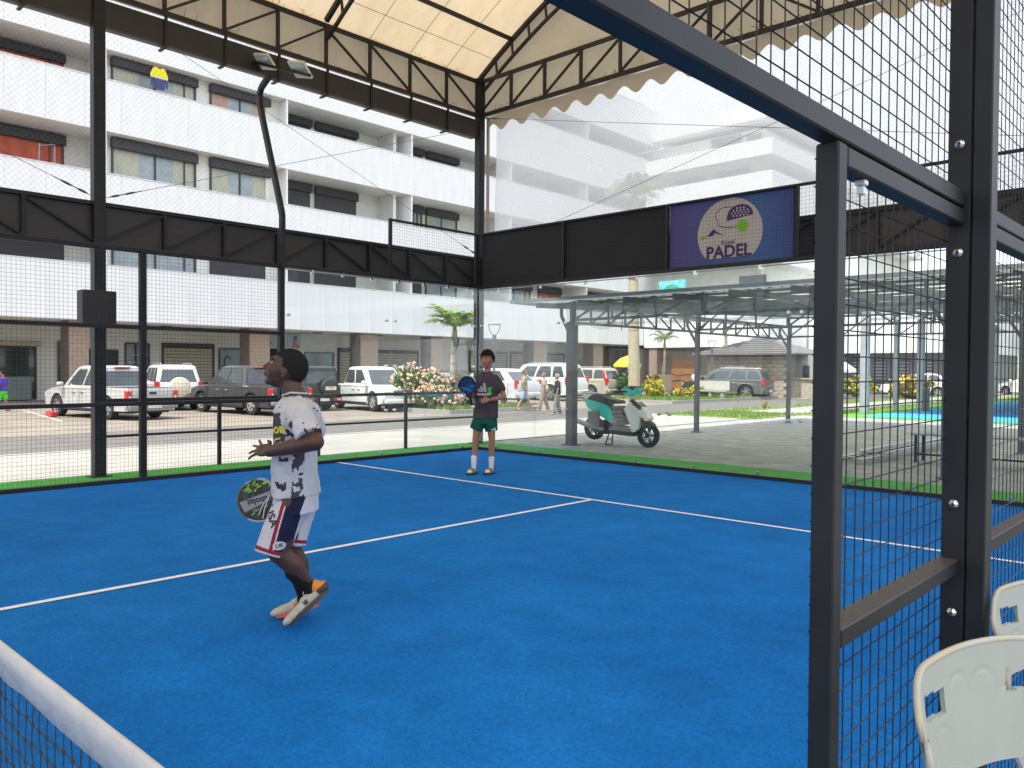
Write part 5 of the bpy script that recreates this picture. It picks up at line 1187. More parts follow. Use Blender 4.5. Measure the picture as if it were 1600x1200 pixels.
# small dry plant on the kerb strip
b = MB(); rnd = random.Random(4); pt = thing('dry_plant', 'small dried brown plant alone on the grass strip', 'plant', (-3.3,18.4,0))
for k in range(26):
    a = rnd.uniform(0, 2*pi); l = rnd.uniform(.2,.42); p = Vector((-3.3,18.4,.02)); d = Vector((cos(a)*rnd.uniform(.2,.7), sin(a)*rnd.uniform(.2,.7), 1)).normalized()*l
    w_ = Vector((-sin(a), cos(a), 0))*.022; b.add([p-w_*.4, p+d*.5+w_, p+d, p+d*.5-w_], [(0,1,2,3)])
b.build('leaves', mat('dry_leaf', (.28,.20,.08), .8, 0, .3, 20), pt, fix=False)
def palm(label, x, y, zt, nfr, fl, tr=.11, seed=1, cs=.5, z0=None, name='palm_tree', group='young palms along the road', droop=1.0):
    z0 = R0 if z0 is None else z0; rnd = random.Random(seed); t = thing(name, label, 'palm tree', (x, y, z0), group)
    b = MB(); n = 14; pts = []; rs = []
    for i in range(n+1):
        u = i/n; pts.append((x+.06*sin(u*2.5+seed), y+.05*sin(u*3+seed), lerp(z0, zt-cs, u))); rs.append(tr*(1.25-.45*u)+(.008 if i % 2 else 0))
    b.tube(pts, rs, 10); b.build('trunk', M['trunk'], t, smooth=True)
    for k in range(6):
        zz = lerp(z0, zt-cs, (k+.7)/7); b = MB(); b.tube([(x+.06*sin((k+.7)/7*2.5+seed), y+.05*sin((k+.7)/7*3+seed), zz), (x+.06*sin((k+.7)/7*2.5+seed), y+.05*sin((k+.7)/7*3+seed), zz+.025)], tr*1.12, 10); b.build('trunk_ring', M['taup'], t)
    top = Vector((pts[-1][0], pts[-1][1], zt-cs)); b = MB(); b.tube([top, top+Vector((0,0,cs*.5)), top+Vector((0,0,cs))], [tr*.95, tr*.8, tr*.45], 10); b.build('crownshaft', M['trunkg'], t, smooth=True)
    o = top+Vector((0,0,cs*.85))
    for k in range(nfr):
        a = 2*pi*k/nfr+rnd.uniform(-.25,.25); el = rnd.uniform(.35, 1.25); L = fl*rnd.uniform(.8,1.1)
        b = MB(); P_ = []; m = 16
        for i in range(m+1):
            s = i/m; ang = el - droop*1.25*s*s
            if i == 0: P_.append(o.copy()); continue
            P_.append(P_[-1]+Vector((cos(a)*cos(ang), sin(a)*cos(ang), sin(ang)))*(L/m))
        b.tube(P_, [.022*(1-.8*i/m)+.003 for i in range(m+1)], 4, False)
        side_ = Vector((-sin(a), cos(a), 0))
        for i in range(2, m+1):
            for h in (0, .5):
                if i == m and h: continue
                q = P_[i-1].lerp(P_[i], h if i < m else 1); d0 = (P_[i]-P_[i-1]).normalized(); ll = fl*.30*sin(pi*min(.98,(i+h)/m*.92+.06))**.7*rnd.uniform(.85,1.1)
                for sg in (-1, 1):
                    dd = (side_*sg*.85+d0*.55+Vector((0,0,.35-rnd.uniform(0,.5)))).normalized(); tip = q+dd*ll+Vector((0,0,-ll*.25)); mid = q+dd*ll*.5; w_ = d0*ll*.075
                    b.add([q, mid+w_, tip, mid-w_], [(0,1,2,3)])
        b.build('frond', M['palmleaf'], t, fix=False)
    return t
palm('young palm with bushy fronds rising behind the side glass', -12.1, 10.6, 3.15, 20, 1.45, .13, 3, .6, droop=1.0)
palm('thin palm with few fronds in front of the wooden gate', -14.6, 29.0, 3.3, 10, 1.15, .09, 5, .7, droop=1.5)
palm('palm partly hidden behind the second carport post', -13.6, 34.5, 5.0, 11, 1.4, .10, 8, .6, droop=1.4)
# trees at the far right
def tree(label, x, y, h, r, seed, lm, name='leafy_tree', n=3200, ls=.42):
    t = thing(name, label, 'tree', (x, y, 0), 'trees behind the far court'); rnd = random.Random(seed)
    b = MB(); b.tube([(x,y,0),(x+.1,y,h*.3),(x-.05,y+.1,h*.55)], [.25,.18,.1], 8)
    for k in range(6):
        a = rnd.uniform(0, 2*pi); b.tube([(x,y,h*.35),(x+cos(a)*r*.5,y+sin(a)*r*.5,h*.7)], [.1,.03], 6)
    b.build('trunk', M['trunk'], t)
    b = MB()
    for k in range(7):
        a = rnd.uniform(0, 2*pi); q = rnd.uniform(0,.55)*r; c = (x+cos(a)*q, y+sin(a)*q, h*rnd.uniform(.5,.85)); leaf_cloud(b, c, (r*.55, r*.55, h*.22), n//7, ls, len(lm), seed=seed*10+k)
    b.build('crown', lm, t, fix=False)
G3 = [M['leaf'], M['leaf2'], M['leafd']]
tree('bright green tree just right of the double post', 8.5, 66, 6.0, 4.5, 1, [M['leaf2'], M['leaf']]); tree('green tree at the right edge beyond the far court', 14.5, 70, 7.0, 5.0, 2, [M['leaf2'], M['leaf'], M['leafy']])
tree('dark tree left of the double post behind grey posts', .5, 62, 7.5, 4.2, 3, G3); tree('yellow green tree at the end of the far lawn', 3.5, 74, 6.0, 5.0, 4, [M['leaf2'], M['leafy']])
tree('dense tree far beyond the second court', 24, 92, 9, 8, 5, G3, ls=.6); tree('broad distant tree on the far right horizon', 46, 100, 10, 9, 6, G3, ls=.6)
bush('low hedge bush with yellow leaves near the gatehouse wall', (-8.0,40.5,.6), (1.6,.8,.8), 1200, .2, [M['leafy'], M['leaf2']], None, 0, .1, 71)
# street lamps with open cup heads
def lamp(label, x, y, h, seed=0):
    t = thing('street_lamp', label, 'street lamp', (x, y, R0), 'slim post lamps along the road')
    b = MB(); b.tube([(x,y,R0),(x,y,h-.75)], .045, 10); b.tube([(x,y,h-.75),(x,y,h-.35)], .075, 10); b.build('post', M['grey'], t)
    b = MB(); pts = lambda sx, sy: [(x,y,h-.36),(x+sx*.12,y+sy*.12,h-.28),(x+sx*.20,y+sy*.20,h-.12),(x+sx*.23,y+sy*.23,h+.08)]
    for sx, sy in ((.73,.69),(-.73,-.69)): b.tube(pts(sx,sy), .016, 6)
    b.build('yoke', M['grey'], t); b = MB(); b.lathe([(.24,h+.06),(.25,h+.10),(.22,h+.13),(0,h+.14)], (x,y,0), 18); b.lathe([(.24,h+.06),(0,h+.05)], (x,y,0), 18); b.build('lamp_head', M['greyl'], t)
lamp('slim dark lamp post with open ring head right of the boy', -11.6, 12.2, 3.15); lamp('slim lamp post before the gatehouse and dark silver car', -12.9, 31.5, 3.1)
t = thing('flood_post', 'thin dark post with black box in front of the palm', 'post', (-11.3, 9.9, R0)); b = MB(); b.tube([(-11.3,9.9,R0),(-11.3,9.9,2.3)], .04, 8); b.build('post', M['grey'], t); b = MB(); b.cbox(-11.38,-11.22,9.82,9.98,2.3,2.62,.02); b.build('head_box', M['blackp'], t)
palm('royal palm with thick pale trunk rising beside the beige off-roader into the veil', -13.9, 25.1, 10.9, 15, 2.0, .27, 9, 1.5, droop=1.3, name='royal_palm')
b = MB(); b.tube([(-.35,17.6,0),(-.35,17.6,9)], [.24,.17], 10); tag(b.build('pale_pole', mat('pole_tan', (.52,.47,.39), .85, 0, .08, 3)), 'pale tan pole standing left of the far court posts', 'pole')
# garden parasols
def parasol(label, x, y, zt, r, m, zb=0, name='parasol', cat='parasol'):
    t = thing(name, label, cat, (x, y, zb)); b = MB(); b.tube([(x,y,zb),(x,y,zt)], .03, 8); b.build('pole', M['greyl'], t)
    n = 8; b = MB()
    for k in range(n):
        a0, a1 = 2*pi*k/n, 2*pi*(k+1)/n; am = (a0+a1)/2
        R_ = lambda a, q, z_, s=1: (x+r*q*s*cos(a), y+r*q*s*sin(a), z_)
        b.add([(x,y,zt), R_(a0,.55,zt-.22), R_(am,.55,zt-.25,.93), R_(a1,.55,zt-.22), R_(a0,1,zt-.62), R_(am,1,zt-.60,.93), R_(a1,1,zt-.62), R_(a0,1.0,zt-.78), R_(am,1.0,zt-.80,.93), R_(a1,1.0,zt-.78)], [(0,1,2),(0,2,3),(1,4,5,2),(2,5,6,3),(4,7,8,5),(5,8,9,6)])
    b.build('canopy', m, t, fix=False)
parasol('yellow parasol open left of the royal palm trunk', -21.3, 35.0, 2.45, .95, mat('yellow_cloth', (.72,.66,.02), .6))
parasol('white parasol tent by the gatehouse garden wall', -7.9, 36.8, 2.2, 1.25, mat('white_cloth', (.75,.74,.72), .7))
# concrete bench
bt = thing('concrete_bench', 'pale concrete bench with backrest by the road verge', 'bench', (-10.9, 27.9, R0)); cb_ = mat('bench_concrete', (.34,.33,.29), .85, 0, .1, 5, .2, 40)
BA = radians(8); BR = lambda x, y, z_: (-10.9+x*cos(BA)-y*sin(BA), 27.9+x*sin(BA)+y*cos(BA), z_)
def obox(b, x0, x1, y0, y1, z0, z1): b.add([BR(x0,y0,z0),BR(x1,y0,z0),BR(x1,y1,z0),BR(x0,y1,z0),BR(x0,y0,z1),BR(x1,y0,z1),BR(x1,y1,z1),BR(x0,y1,z1)], [(3,2,1,0),(4,5,6,7),(0,1,5,4),(1,2,6,5),(2,3,7,6),(3,0,4,7)])
b = MB(); obox(b, -.9, .9, -.25, .22, .36, .44); b.build('seat', cb_, bt)
b = MB(); b.add([BR(-.9,.23,.45),BR(.9,.23,.45),BR(.9,.30,.45),BR(-.9,.30,.45),BR(-.84,.38,.92),BR(.84,.38,.92),BR(.84,.44,.92),BR(-.84,.44,.92)], [(3,2,1,0),(4,5,6,7),(0,1,5,4),(1,2,6,5),(2,3,7,6),(3,0,4,7)]); b.build('backrest', cb_, bt)
for s_ in (-.65,.0,.65): b = MB(); obox(b, s_-.07, s_+.07, -.2, .2, R0, .355); b.build('leg', cb_, bt)
# small kerb items
b = MB(); b.cbox(-11.9,-11.5,12.1,12.5,R0,.42,.03); tag(b.build('service_cabinet', M['white']), 'small white service box on the verge behind the boy', 'cabinet')
b = MB(); b.ball((-11.0,9.85,-.02), .3, 8, (1.3,.8,.45)); tag(b.build('verge_rock', M['soil']), 'brown rock at the edge of the flower bed', 'rock')
b = MB(); b.cbox(-17.4,-16.9,-2.0,-1.8,R0,.06,.03); tag(b.build('red_wheel_stop', M['red']), 'small red wheel stop behind the silver pickup wheel', 'wheel stop')
# ================================================================== PEOPLE
def caps(b, p, q, r0, r1, n=14):
    p, q = Vector(p), Vector(q); b.tube([p, q], [r0, r1], n); b.ball(p, r0*1.002, n); b.ball(q, r1*1.002, n)
def ellipsoid(b, c, F, S, U, rad, n=18):
    bm = bmesh.new(); bmesh.ops.create_uvsphere(bm, u_segments=n, v_segments=n*2//3, radius=1)
    for v in bm.verts: v.co = Vector(c)+F*(v.co.x*rad[0])+S*(v.co.y*rad[1])+U*(v.co.z*rad[2])
    b.bm(bm)
def loft(b, st, n=22, e=2.3):
    """stations (cx, cy, z, rx, ry) as rounded ellipses"""
    vs = []; fs = []
    for (cx, cy, z_, rx, ry) in st:
        for k in range(n):
            t = 2*pi*k/n; c_, s_ = cos(t), sin(t)
            vs.append((cx+rx*math.copysign(abs(c_)**(2/e), c_), cy+ry*math.copysign(abs(s_)**(2/e), s_), z_))
    for i in range(len(st)-1):
        for k in range(n): fs.append((i*n+k, i*n+(k+1)%n, (i+1)*n+(k+1)%n, (i+1)*n+k))
    fs.append(tuple(reversed(range(n)))); fs.append(tuple(range(len(vs)-n, len(vs)))); b.add(vs, fs)
def skin_over(b, name, mats, parent, vox, smooth=6, wrinkle=0, wscale=14, pick=None, stretch=(1,1,1)):
    """join overlapping volumes into one continuous surface"""
    me = bpy.data.meshes.new('tmp'); me.from_pydata(b.v, [], b.f); o = bpy.data.objects.new('tmp', me); COL.objects.link(o)
    bm = bmesh.new(); bm.from_mesh(me); bmesh.ops.recalc_face_normals(bm, faces=bm.faces[:]); bm.to_mesh(me); bm.free()
    m = o.modifiers.new('r', 'REMESH'); m.mode = 'VOXEL'; m.voxel_size = vox; m.use_smooth_shade = True
    if smooth: s_ = o.modifiers.new('s', 'SMOOTH'); s_.factor = .5; s_.iterations = smooth
    bpy.context.view_layer.update()
    ev = o.evaluated_get(bpy.context.evaluated_depsgraph_get()); out = bpy.data.meshes.new_from_object(ev); bpy.data.objects.remove(o); out.name = name
    if wrinkle:
        nr = [v.normal.copy() for v in out.vertices]
        for v, n_ in zip(out.vertices, nr):
            c = v.co; q = Vector((c.x*wscale*stretch[0], c.y*wscale*stretch[1], c.z*wscale*stretch[2]))
            v.co = c + n_*wrinkle*(noise.noise(q)+.6*abs(noise.noise(q*2.1+Vector((3,1,7))))-.2)
    out.materials.clear()
    mats = mats if isinstance(mats, (list, tuple)) else [mats]
    for k in mats: out.materials.append(k)
    if pick:
        for p_ in out.polygons: p_.material_index = pick(p_.center, p_.normal)
    out.polygons.foreach_set('use_smooth', [True]*len(out.polygons))
    return link(name, out, parent)
def skinmat(name, c):
    m = mat(name, c, .48, 0, .10, 14, .08, 160); b = m.node_tree.nodes['Principled BSDF']
    b.inputs['Subsurface Weight'].default_value = .12; b.inputs['Subsurface Radius'].default_value = (.01,.004,.002); return m
def cloth(name, c, var=.06): return mat(name, c, .85, 0, var, 12, .25, 220, .2)
def head_prims(b, c, F, U, k=1.0):
    c = Vector(c); S = F.cross(U).normalized(); P = lambda f, s, u: c+F*(f*k)+S*(s*k)+U*(u*k)
    E = lambda p, r: ellipsoid(b, p, F, S, U, tuple(x*k for x in r))
    E(P(-.008,0,.018), (.096,.076,.094)); E(P(.03,0,-.045), (.060,.056,.066)); E(P(.066,0,-.092), (.024,.026,.02)); E(P(.05,0,-.02), (.048,.064,.07))
    caps(b, P(.088,0,.014), P(.112,0,-.024), .009*k, .0135*k, 10)
    E(P(.100,.010,-.030), (.012,.009,.008)); E(P(.100,-.010,-.030), (.012,.009,.008))
    E(P(.086,0,.036), (.014,.052,.010)); E(P(.088,0,-.052), (.017,.026,.0085)); E(P(.086,0,-.064), (.016,.022,.009))
    for s_ in (-1, 1):
        E(P(-.006,s_*.078,-.012), (.018,.007,.030)); E(P(-.004,s_*.080,-.034), (.008,.006,.010)); E(P(.062,s_*.040,-.018), (.028,.022,.024))
    return P, S
def face_parts(t, P, F, S, U, k, lipm, browm):
    eyew = mat('eye_white', (.30,.28,.26), .3); iris = mat('iris', (.02,.012,.008), .15)
    for s_ in (-1, 1):
        b = MB(); ellipsoid(b, P(.0755,s_*.031,.012), F, S, U, (.0125*k,.0135*k,.0085*k), 12); ey = b.build('eye', eyew, t, smooth=True)
        b = MB(); ellipsoid(b, P(.0835,s_*.030,.012), F, S, U, (.0055*k,.0062*k,.0066*k), 10); b.build('iris', iris, ey, smooth=True)
        b = MB(); b.tube([P(.088,s_*.012,.034), P(.091,s_*.03,.041), P(.080,s_*.05,.036)], [.0035*k,.0045*k,.0025*k], 6); b.build('eyebrow', browm, t, smooth=True)
    b = MB(); ellipsoid(b, P(.0985,0,-.0505), F, S, U, (.008*k,.023*k,.0045*k), 12); ellipsoid(b, P(.0975,0,-.0605), F, S, U, (.008*k,.019*k,.0055*k), 12); b.build('lips', lipm, t, smooth=True)
def hair(t, c, F, U, k, m, front=.052, low=-.03, puff=1.0, lump=.003, name='hair', tuft=2, tl=.007):
    fs2 = []
    S = F.cross(U).normalized(); c = Vector(c); b = MB(); N1, N2 = 60, 44; vs = []; keep = {}
    for j in range(N2+1):
        for i in range(N1):
            th = 2*pi*i/N1; ph = pi*j/N2; x, y, z_ = sin(ph)*cos(th), sin(ph)*sin(th), cos(ph)
            r = 1.045*puff+lump*20*noise.noise(Vector((x*7,y*7,z_*7)))
            lx, ly, lz = x*.098*r-.010, y*.079*r, z_*.098*r+.020
            vs.append(c+F*lx*k+S*ly*k+U*lz*k); keep[len(vs)-1] = not (lz < front and lx > .030-(.02 if lz < .02 else 0)) and not (lz < low+(.03 if lx > -.03 else 0) ) and not (lx > -.005 and lz < .0)
    fs = []
    for j in range(N2):
        for i in range(N1):
            q = (j*N1+i, j*N1+(i+1)%N1, (j+1)*N1+(i+1)%N1, (j+1)*N1+i)
            if all(keep[a] for a in q): fs.append(q)
    rr = random.Random(3)
    for q in fs:
        for _ in range(tuft):
            p_ = vs[q[0]].lerp(vs[q[2]], rr.random()); o_ = (p_-c).normalized(); o_ = (o_+Vector((rr.gauss(0,.5), rr.gauss(0,.5), rr.gauss(0,.5)))).normalized(); sdd = o_.orthogonal().normalized()*.0016*k
            fs2.append([p_-sdd, p_+sdd, p_+o_*tl*k*rr.uniform(.6,1.3)])
    b.add(vs, fs)
    for tr in fs2: b.add(tr, [(0,1,2)])
    return b.build(name, m, t, smooth=True, fix=False)
def hand(b, wr, d, up, k=1.0, curl=.35, spread=.25, side=1, grip=False):
    """palm and five fingers ; d pointing direction, up = back of hand"""
    wr = Vector(wr); d = Vector(d).normalized(); up = Vector(up); up = (up-d*up.dot(d)).normalized(); s = d.cross(up)*side
    pc = wr+d*.045*k
    ellipsoid(b, pc, d, s, up, (.052*k,.040*k,.016*k), 14)
    L = (.072,.080,.075,.060)
    for i in range(4):
        o = (i-1.5)*.0195; base = wr+d*(.082-.004*abs(i-1))*k+s*o*k; dd = (d+s*(i-1.5)*spread*.35).normalized(); a = base; r = .0088*k
        for seg, (f_, cu) in enumerate(((.42,curl*.5),(.32,curl*1.3),(.26,curl*1.9)) if not grip else ((.42,1.2),(.32,2.3),(.26,3.2))):
            dr = (dd*cos(cu)-up*sin(cu)).normalized(); e = a+dr*L[i]*f_*k; caps(b, a, e, r, r*.93, 9); a = e; r *= .93
    a = wr+d*.02*k-s*.026*k; m_ = a+(d*.55-s*.75-up*.25).normalized()*.042*k; e = m_+(d*.85-s*.25-up*.3).normalized()*.034*k
    caps(b, a, m_, .0125*k, .0105*k, 9); caps(b, m_, e, .0105*k, .0088*k, 9)
def inpoly(x, z_, P):
    c = False; j = len(P)-1
    for i in range(len(P)):
        if (P[i][1] > z_) != (P[j][1] > z_) and x < (P[j][0]-P[i][0])*(z_-P[i][1])/(P[j][1]-P[i][1])+P[i][0]: c = not c
        j = i
    return c
def decal(me, obj, direction, off=.0015):
    """lay flat lettering onto a surface along a direction"""
    bvh = BVHTree.FromPolygons([v.co for v in obj.data.vertices], [p_.vertices[:] for p_ in obj.data.polygons]); d = Vector(direction)
    bm = bmesh.new(); bm.from_mesh(me); bmesh.ops.triangulate(bm, faces=bm.faces[:]); bmesh.ops.subdivide_edges(bm, edges=[e for e in bm.edges if e.calc_length() > .012], cuts=2)
    miss = []
    for v in list(bm.verts):
        h = bvh.ray_cast(v.co-d*1.0, d)
        if h[0]: v.co = h[0]-d*off
        else: miss.append(v)
    bmesh.ops.delete(bm, geom=miss, context='VERTS'); bm.to_mesh(me); bm.free()
def racket(name, label, parentless, c, ax, nrm, face_m, rim_m, grip_m, hole=True, k=1.0, deco=None, grip_len=.12):
    """padel racket: c head centre, ax = direction from head to handle, nrm = face normal"""
    c = Vector(c); ax = Vector(ax).normalized(); nrm = Vector(nrm); nrm = (nrm-ax*nrm.dot(ax)).normalized(); s = ax.cross(nrm)
    t = thing(name, label, 'racket', c); P = lambda a, b_, n_: c+ax*a*k+s*b_*k+nrm*n_*k
    def outline(sc, n=40):
        o = []
        for i in range(n):
            th = 2*pi*i/n; a, b_ = -cos(th)*.132*sc, sin(th)*.125*sc
            if a > .04: b_ *= 1-.35*((a-.04)/.09)
            o.append((a, b_))
        return o
    b = MB(); o = outline(1); b.prism([P(a, b_, -.016) for a, b_ in o], nrm*.032*k); b.build('head', face_m, t)
    b = MB()
    o1 = outline(1.03)
    n = len(o)
    b.add([P(a, b_, h) for h in (-.019, .019) for a, b_ in o1]+[P(a, b_, h) for h in (-.019, .019) for a, b_ in outline(.95)], [q for i in range(n) for q in ((i, (i+1)%n, n+(i+1)%n, n+i), (i, 2*n+i, 2*n+(i+1)%n, (i+1)%n), (n+i, n+(i+1)%n, 3*n+(i+1)%n, 3*n+i))]); b.build('rim', rim_m, t)
    b = MB(); b.bar(P(.115,.045,0), P(.185,.012,0), .022*k, .03*k, nrm); b.bar(P(.115,-.045,0), P(.185,-.012,0), .022*k, .03*k, nrm); b.build('throat', face_m, t)
    b = MB(); b.tube([P(.18,0,0), P(.18+grip_len,0,0)], .0155*k, 10); b.tube([P(.18+grip_len,0,0), P(.18+grip_len+.012,0,0)], .019*k, 10); b.build('grip', grip_m, t)
    if hole:
        b = MB()
        for i in range(-3, 4):
            for j in range(-3, 4):
                if i*i+j*j > 11: continue
                for sd in (-1, 1):
                    q = [P(i*.026-.01+.0055*cos(x*pi/4), j*.026+.0055*sin(x*pi/4), sd*.0166) for x in range(8)]; b.poly(q)
        b.build('holes', M['blackp'], t, kind='stuff', fix=False)
    return t, P
def place_person(t, x, y, face_away_az=132.2): pass
AZ = atan2(.6856, .7276)        # the players' local x runs to the camera's right, local y away from it
def rooted(name, label, x, y, z_=.006, az=AZ, s=1.0, group=None):
    t = thing(name, label, 'person', (0,0,0), group); t['world_children'] = 0; t['_place'] = (x, y, z_, az, s); return t
def settle(t):
    x, y, z_, az, s = t['_place']; t.location = (x, y, z_); t.rotation_euler = (0, 0, az); t.scale = (s, s, s); del t['_place']
# ------------------------------------------------------------------ player in the foreground, in profile
sk1 = skinmat('dark_skin', (.075,.032,.018)); man = rooted('person', 'player in white splatter print shirt looking up, racket held low behind him', 6.545, -7.748)
F = Vector((-.93,-.10,.36)).normalized(); U = Vector((.36,0,.93)); U = (U-F*U.dot(F)).normalized()
hc = Vector((-.106, .0, 1.462)); b = MB(); Pm, Sm = head_prims(b, hc, F, U, 1.05)
caps(b, Pm(-.035,0,-.050), (-.058,0,1.30), .056, .062); caps(b, (-.058,0,1.32), (-.045,0,1.25), .062, .070)
loft(b, [(-.05,0,1.28,.06,.10),(-.05,0,1.22,.09,.15),(-.05,0,1.0,.10,.14),(-.05,0,.80,.105,.15),(-.04,0,.70,.10,.15)])
sh = Vector((.025,-.160,1.215)); el = Vector((.138,-.315,1.080)); wr = Vector((-.135,-.225,1.018))
caps(b, sh, el, .050, .047); caps(b, el, el.lerp(wr,.35), .047, .047); caps(b, el.lerp(wr,.35), wr, .047, .031)
hand(b, wr, (-.86,.48,.10), (-.35,-.70,.62), 1.05, .30, 1.1, side=-1)
sh2 = Vector((-.02,.175,1.215)); el2 = Vector((-.01,.24,.97)); wr2 = Vector((-.10,.16,.80))
caps(b, sh2, el2, .052, .041); caps(b, el2, wr2, .041, .026); hand(b, wr2, (-.15,0,-1), (.0,1,0), 1.0, .5, .2, grip=True)
hipn, knn, ann = Vector((-.045,-.085,.80)), Vector((-.105,-.150,.445)), Vector((.040,-.035,.215))
hipf, knf, anf = Vector((-.035,.085,.80)), Vector((-.082,.02,.43)), Vector((-.028,.10,.155))
for h_, k_, a_ in ((hipn, knn, ann), (hipf, knf, anf)):
    caps(b, h_, k_, .075, .058); m_ = k_.lerp(a_, .35)+Vector((.016,0,.006)); caps(b, k_, m_, .056, .057); caps(b, m_, a_, .057, .038)
skin_over(b, 'body', sk1, man, .0055, 5)
face_parts(man, Pm, F, Sm, U, 1.05, mat('lips_dark', (.10,.04,.03), .4), mat('brow_black', (.012,.009,.008), .8))
hair(man, hc, F, U, 1.05, mat('hair_black', (.010,.008,.008), .95, 0, .2, 60, .8, 260), .060, -.038, .975, .001, tl=.004)
# shirt
b = MB()
loft(b, [(-.060,0,1.318,.060,.066),(-.058,0,1.30,.078,.10),(-.052,0,1.272,.098,.145),(-.046,0,1.235,.115,.178),(-.050,0,1.16,.125,.180),(-.056,0,1.05,.128,.168),(-.058,0,.93,.124,.165),(-.058,0,.83,.126,.172),(-.057,0,.775,.131,.18),(-.056,0,.748,.133,.182)])
caps(b, (-.005,-.14,1.215), (.072,-.250,1.135), .080, .078); caps(b, (-.02,.15,1.215), (-.015,.215,1.10), .076, .078)
b.tube([(.070,-.246,1.14),(.100,-.285,1.098)], [.074,.078], 18)
PATCH = [(-.22,1.215),(-.09,1.225),(-.085,1.17),(-.055,1.13),(-.06,1.075),(-.10,1.055),(-.22,1.07)]
def shirt_pick(c, n_):
    q = Vector((c.x*26, c.y*14, c.z*26)); a = noise.noise(q)+.5*noise.noise(q*2.3)
    if inpoly(c.x+.008*noise.noise(q*2), c.z+.01*a, PATCH) and c.y < .10: return 1 if a < .45 else 0
    if c.y < -.13 and c.z < 1.155 and c.x > -.03: return 1 if a > -.02 else 0          # sleeve print
    if 1.00 < c.z < 1.20 and c.x < .03: return 2 if a > .20 else 0
    if .955 < c.z <= 1.00 and c.x < .0: return 2 if a > .30 else 0
    if .73 < c.z < .84 and c.x < -.06: return 2 if a > .22 else 0
    return 2 if a > .62 and c.z > 1.0 else 0
sm_ = cloth('shirt_white', (.52,.52,.54), .04)
shirt_o = skin_over(b, 'tee_shirt', [sm_, cloth('shirt_charcoal', (.065,.062,.068)), cloth('shirt_ink', (.04,.04,.045))], man, .0042, 4, .019, 10, shirt_pick, (1,1,.55))
me = text_mesh('bon', .075, ext=0, bold=.002); me.transform(Matrix.Translation((-.118,-1,1.135)) @ Matrix.Rotation(radians(10), 4, 'Y').inverted() @ Matrix.Rotation(pi/2, 4, 'X') @ Matrix.Shear('XY', 4, (.25,0)) @ Matrix.Diagonal((1.0,1,1,1)))
decal(me, shirt_o, (0,1,0), .002); ym = mat('print_yellow', (.75,.65,.02), .7); me.materials.append(ym); link('shirt_lettering', me, man)
b = MB(); pts = [(-.165,1.093),(-.13,1.082),(-.09,1.090),(-.088,1.082),(-.13,1.072),(-.168,1.085)]; b.poly([(x, -1, z_) for x, z_ in pts]); o = b.build('shirt_swash', ym, man, fix=False); decal(o.data, shirt_o, (0,1,0), .002)
b = MB(); b.tube([(-.115,-.05,1.318),(-.06,-.072,1.335),(0,-.045,1.33),(.012,0,1.328),(0,.045,1.33),(-.06,.072,1.335),(-.115,.05,1.318),(-.128,0,1.31),(-.115,-.05,1.318)], .0065, 6); b.build('collar', sm_, man, smooth=True)
# shorts
b = MB(); loft(b, [(-.05,0,.84,.108,.155),(-.052,0,.74,.118,.165),(-.055,0,.66,.125,.175)])
def leg_shell(h_, k_, r0, r1, ext=.0):
    h_, k_ = Vector(h_), Vector(k_); d = (k_-h_); e = h_+d*(1+ext); b.tube([h_, h_.lerp(e,.5), e], [r0, (r0+r1)/2*1.02, r1], 22)
leg_shell((-.05,-.070,.74), (-.150,-.15,.435), .090, .088); leg_shell((-.04,.085,.76), (-.078,.03,.455), .10, .083)
HN = Vector((-.150,-.15,.435)); HD = (HN-Vector((-.05,-.085,.76))).normalized(); HF = Vector((-.078,.03,.455)); HDF = (HF-Vector((-.04,.085,.76))).normalized()
def shorts_pick(c, n_):
    for H_, D_ in ((HN, HD), (HF, HDF)):
        t_ = (c-H_).dot(D_)
        near = (c-(H_+D_*t_)).length < .1
        if near and (H_ is HN) == (c.y < -.055):
            if -.034 < t_ < -.014: return 1
            if t_ >= -.014: return 0
    if c.y < -.04:
        u = (.80-c.z)/.37; xc = lerp(.005, -.085, max(0, u)); w_ = lerp(.045, .035, u)
        if c.z > .455:
            if abs(c.x-xc) < w_: return 2
            if -w_-.028 < c.x-xc < -w_-.008: return 1
    return 0
sw_ = cloth('shorts_white', (.55,.55,.57), .04)
shorts_o = skin_over(b, 'shorts', [sw_, cloth('shorts_red', (.28,.02,.035)), cloth('shorts_navy', (.015,.016,.045))], man, .0038, 3, .012, 8, shorts_pick, (1,1,.5))
b = MB(); ellipsoid(b, (-.088,-.24,.505), Vector((1,0,0)), Vector((0,1,0)), Vector((0,0,1)), (.030,.01,.024), 14); me = bpy.data.meshes.new('emblem'); 
b = MB(); b.add([(-.085+.031*cos(2*pi*i/20), -1, .50+.024*sin(2*pi*i/20)) for i in range(20)], [tuple(range(20))]); o = b.build('emblem', sw_, man, fix=False); decal(o.data, shorts_o, (0,1,0), .002)
me = text_mesh('US', .030, ext=0, bold=.001); me.transform(Matrix.Translation((-.085,-1,.50)) @ TXY); decal(me, shorts_o, (0,1,0), .0035); me.materials.append(M['blackp']); link('emblem_lettering', me, man)
me = text_mesh('USA', .062, ext=0, bold=.002); me.transform(Matrix.Translation((-.138,-1,.655)) @ Matrix.Rotation(radians(-62), 4, 'Y').inverted() @ TXY); decal(me, shorts_o, (0,1,0), .002); me.materials.append(mat('print_black', (.02,.02,.025), .7)); link('shorts_lettering', me, man)
b = MB(); b.tube([(-.165,-.13,.765),(-.20,-.15,.70),(-.215,-.15,.66)], .003, 5); b.tube([(-.165,-.12,.765),(-.185,-.15,.69),(-.19,-.16,.64)], .003, 5); b.build('drawstring', sw_, man)
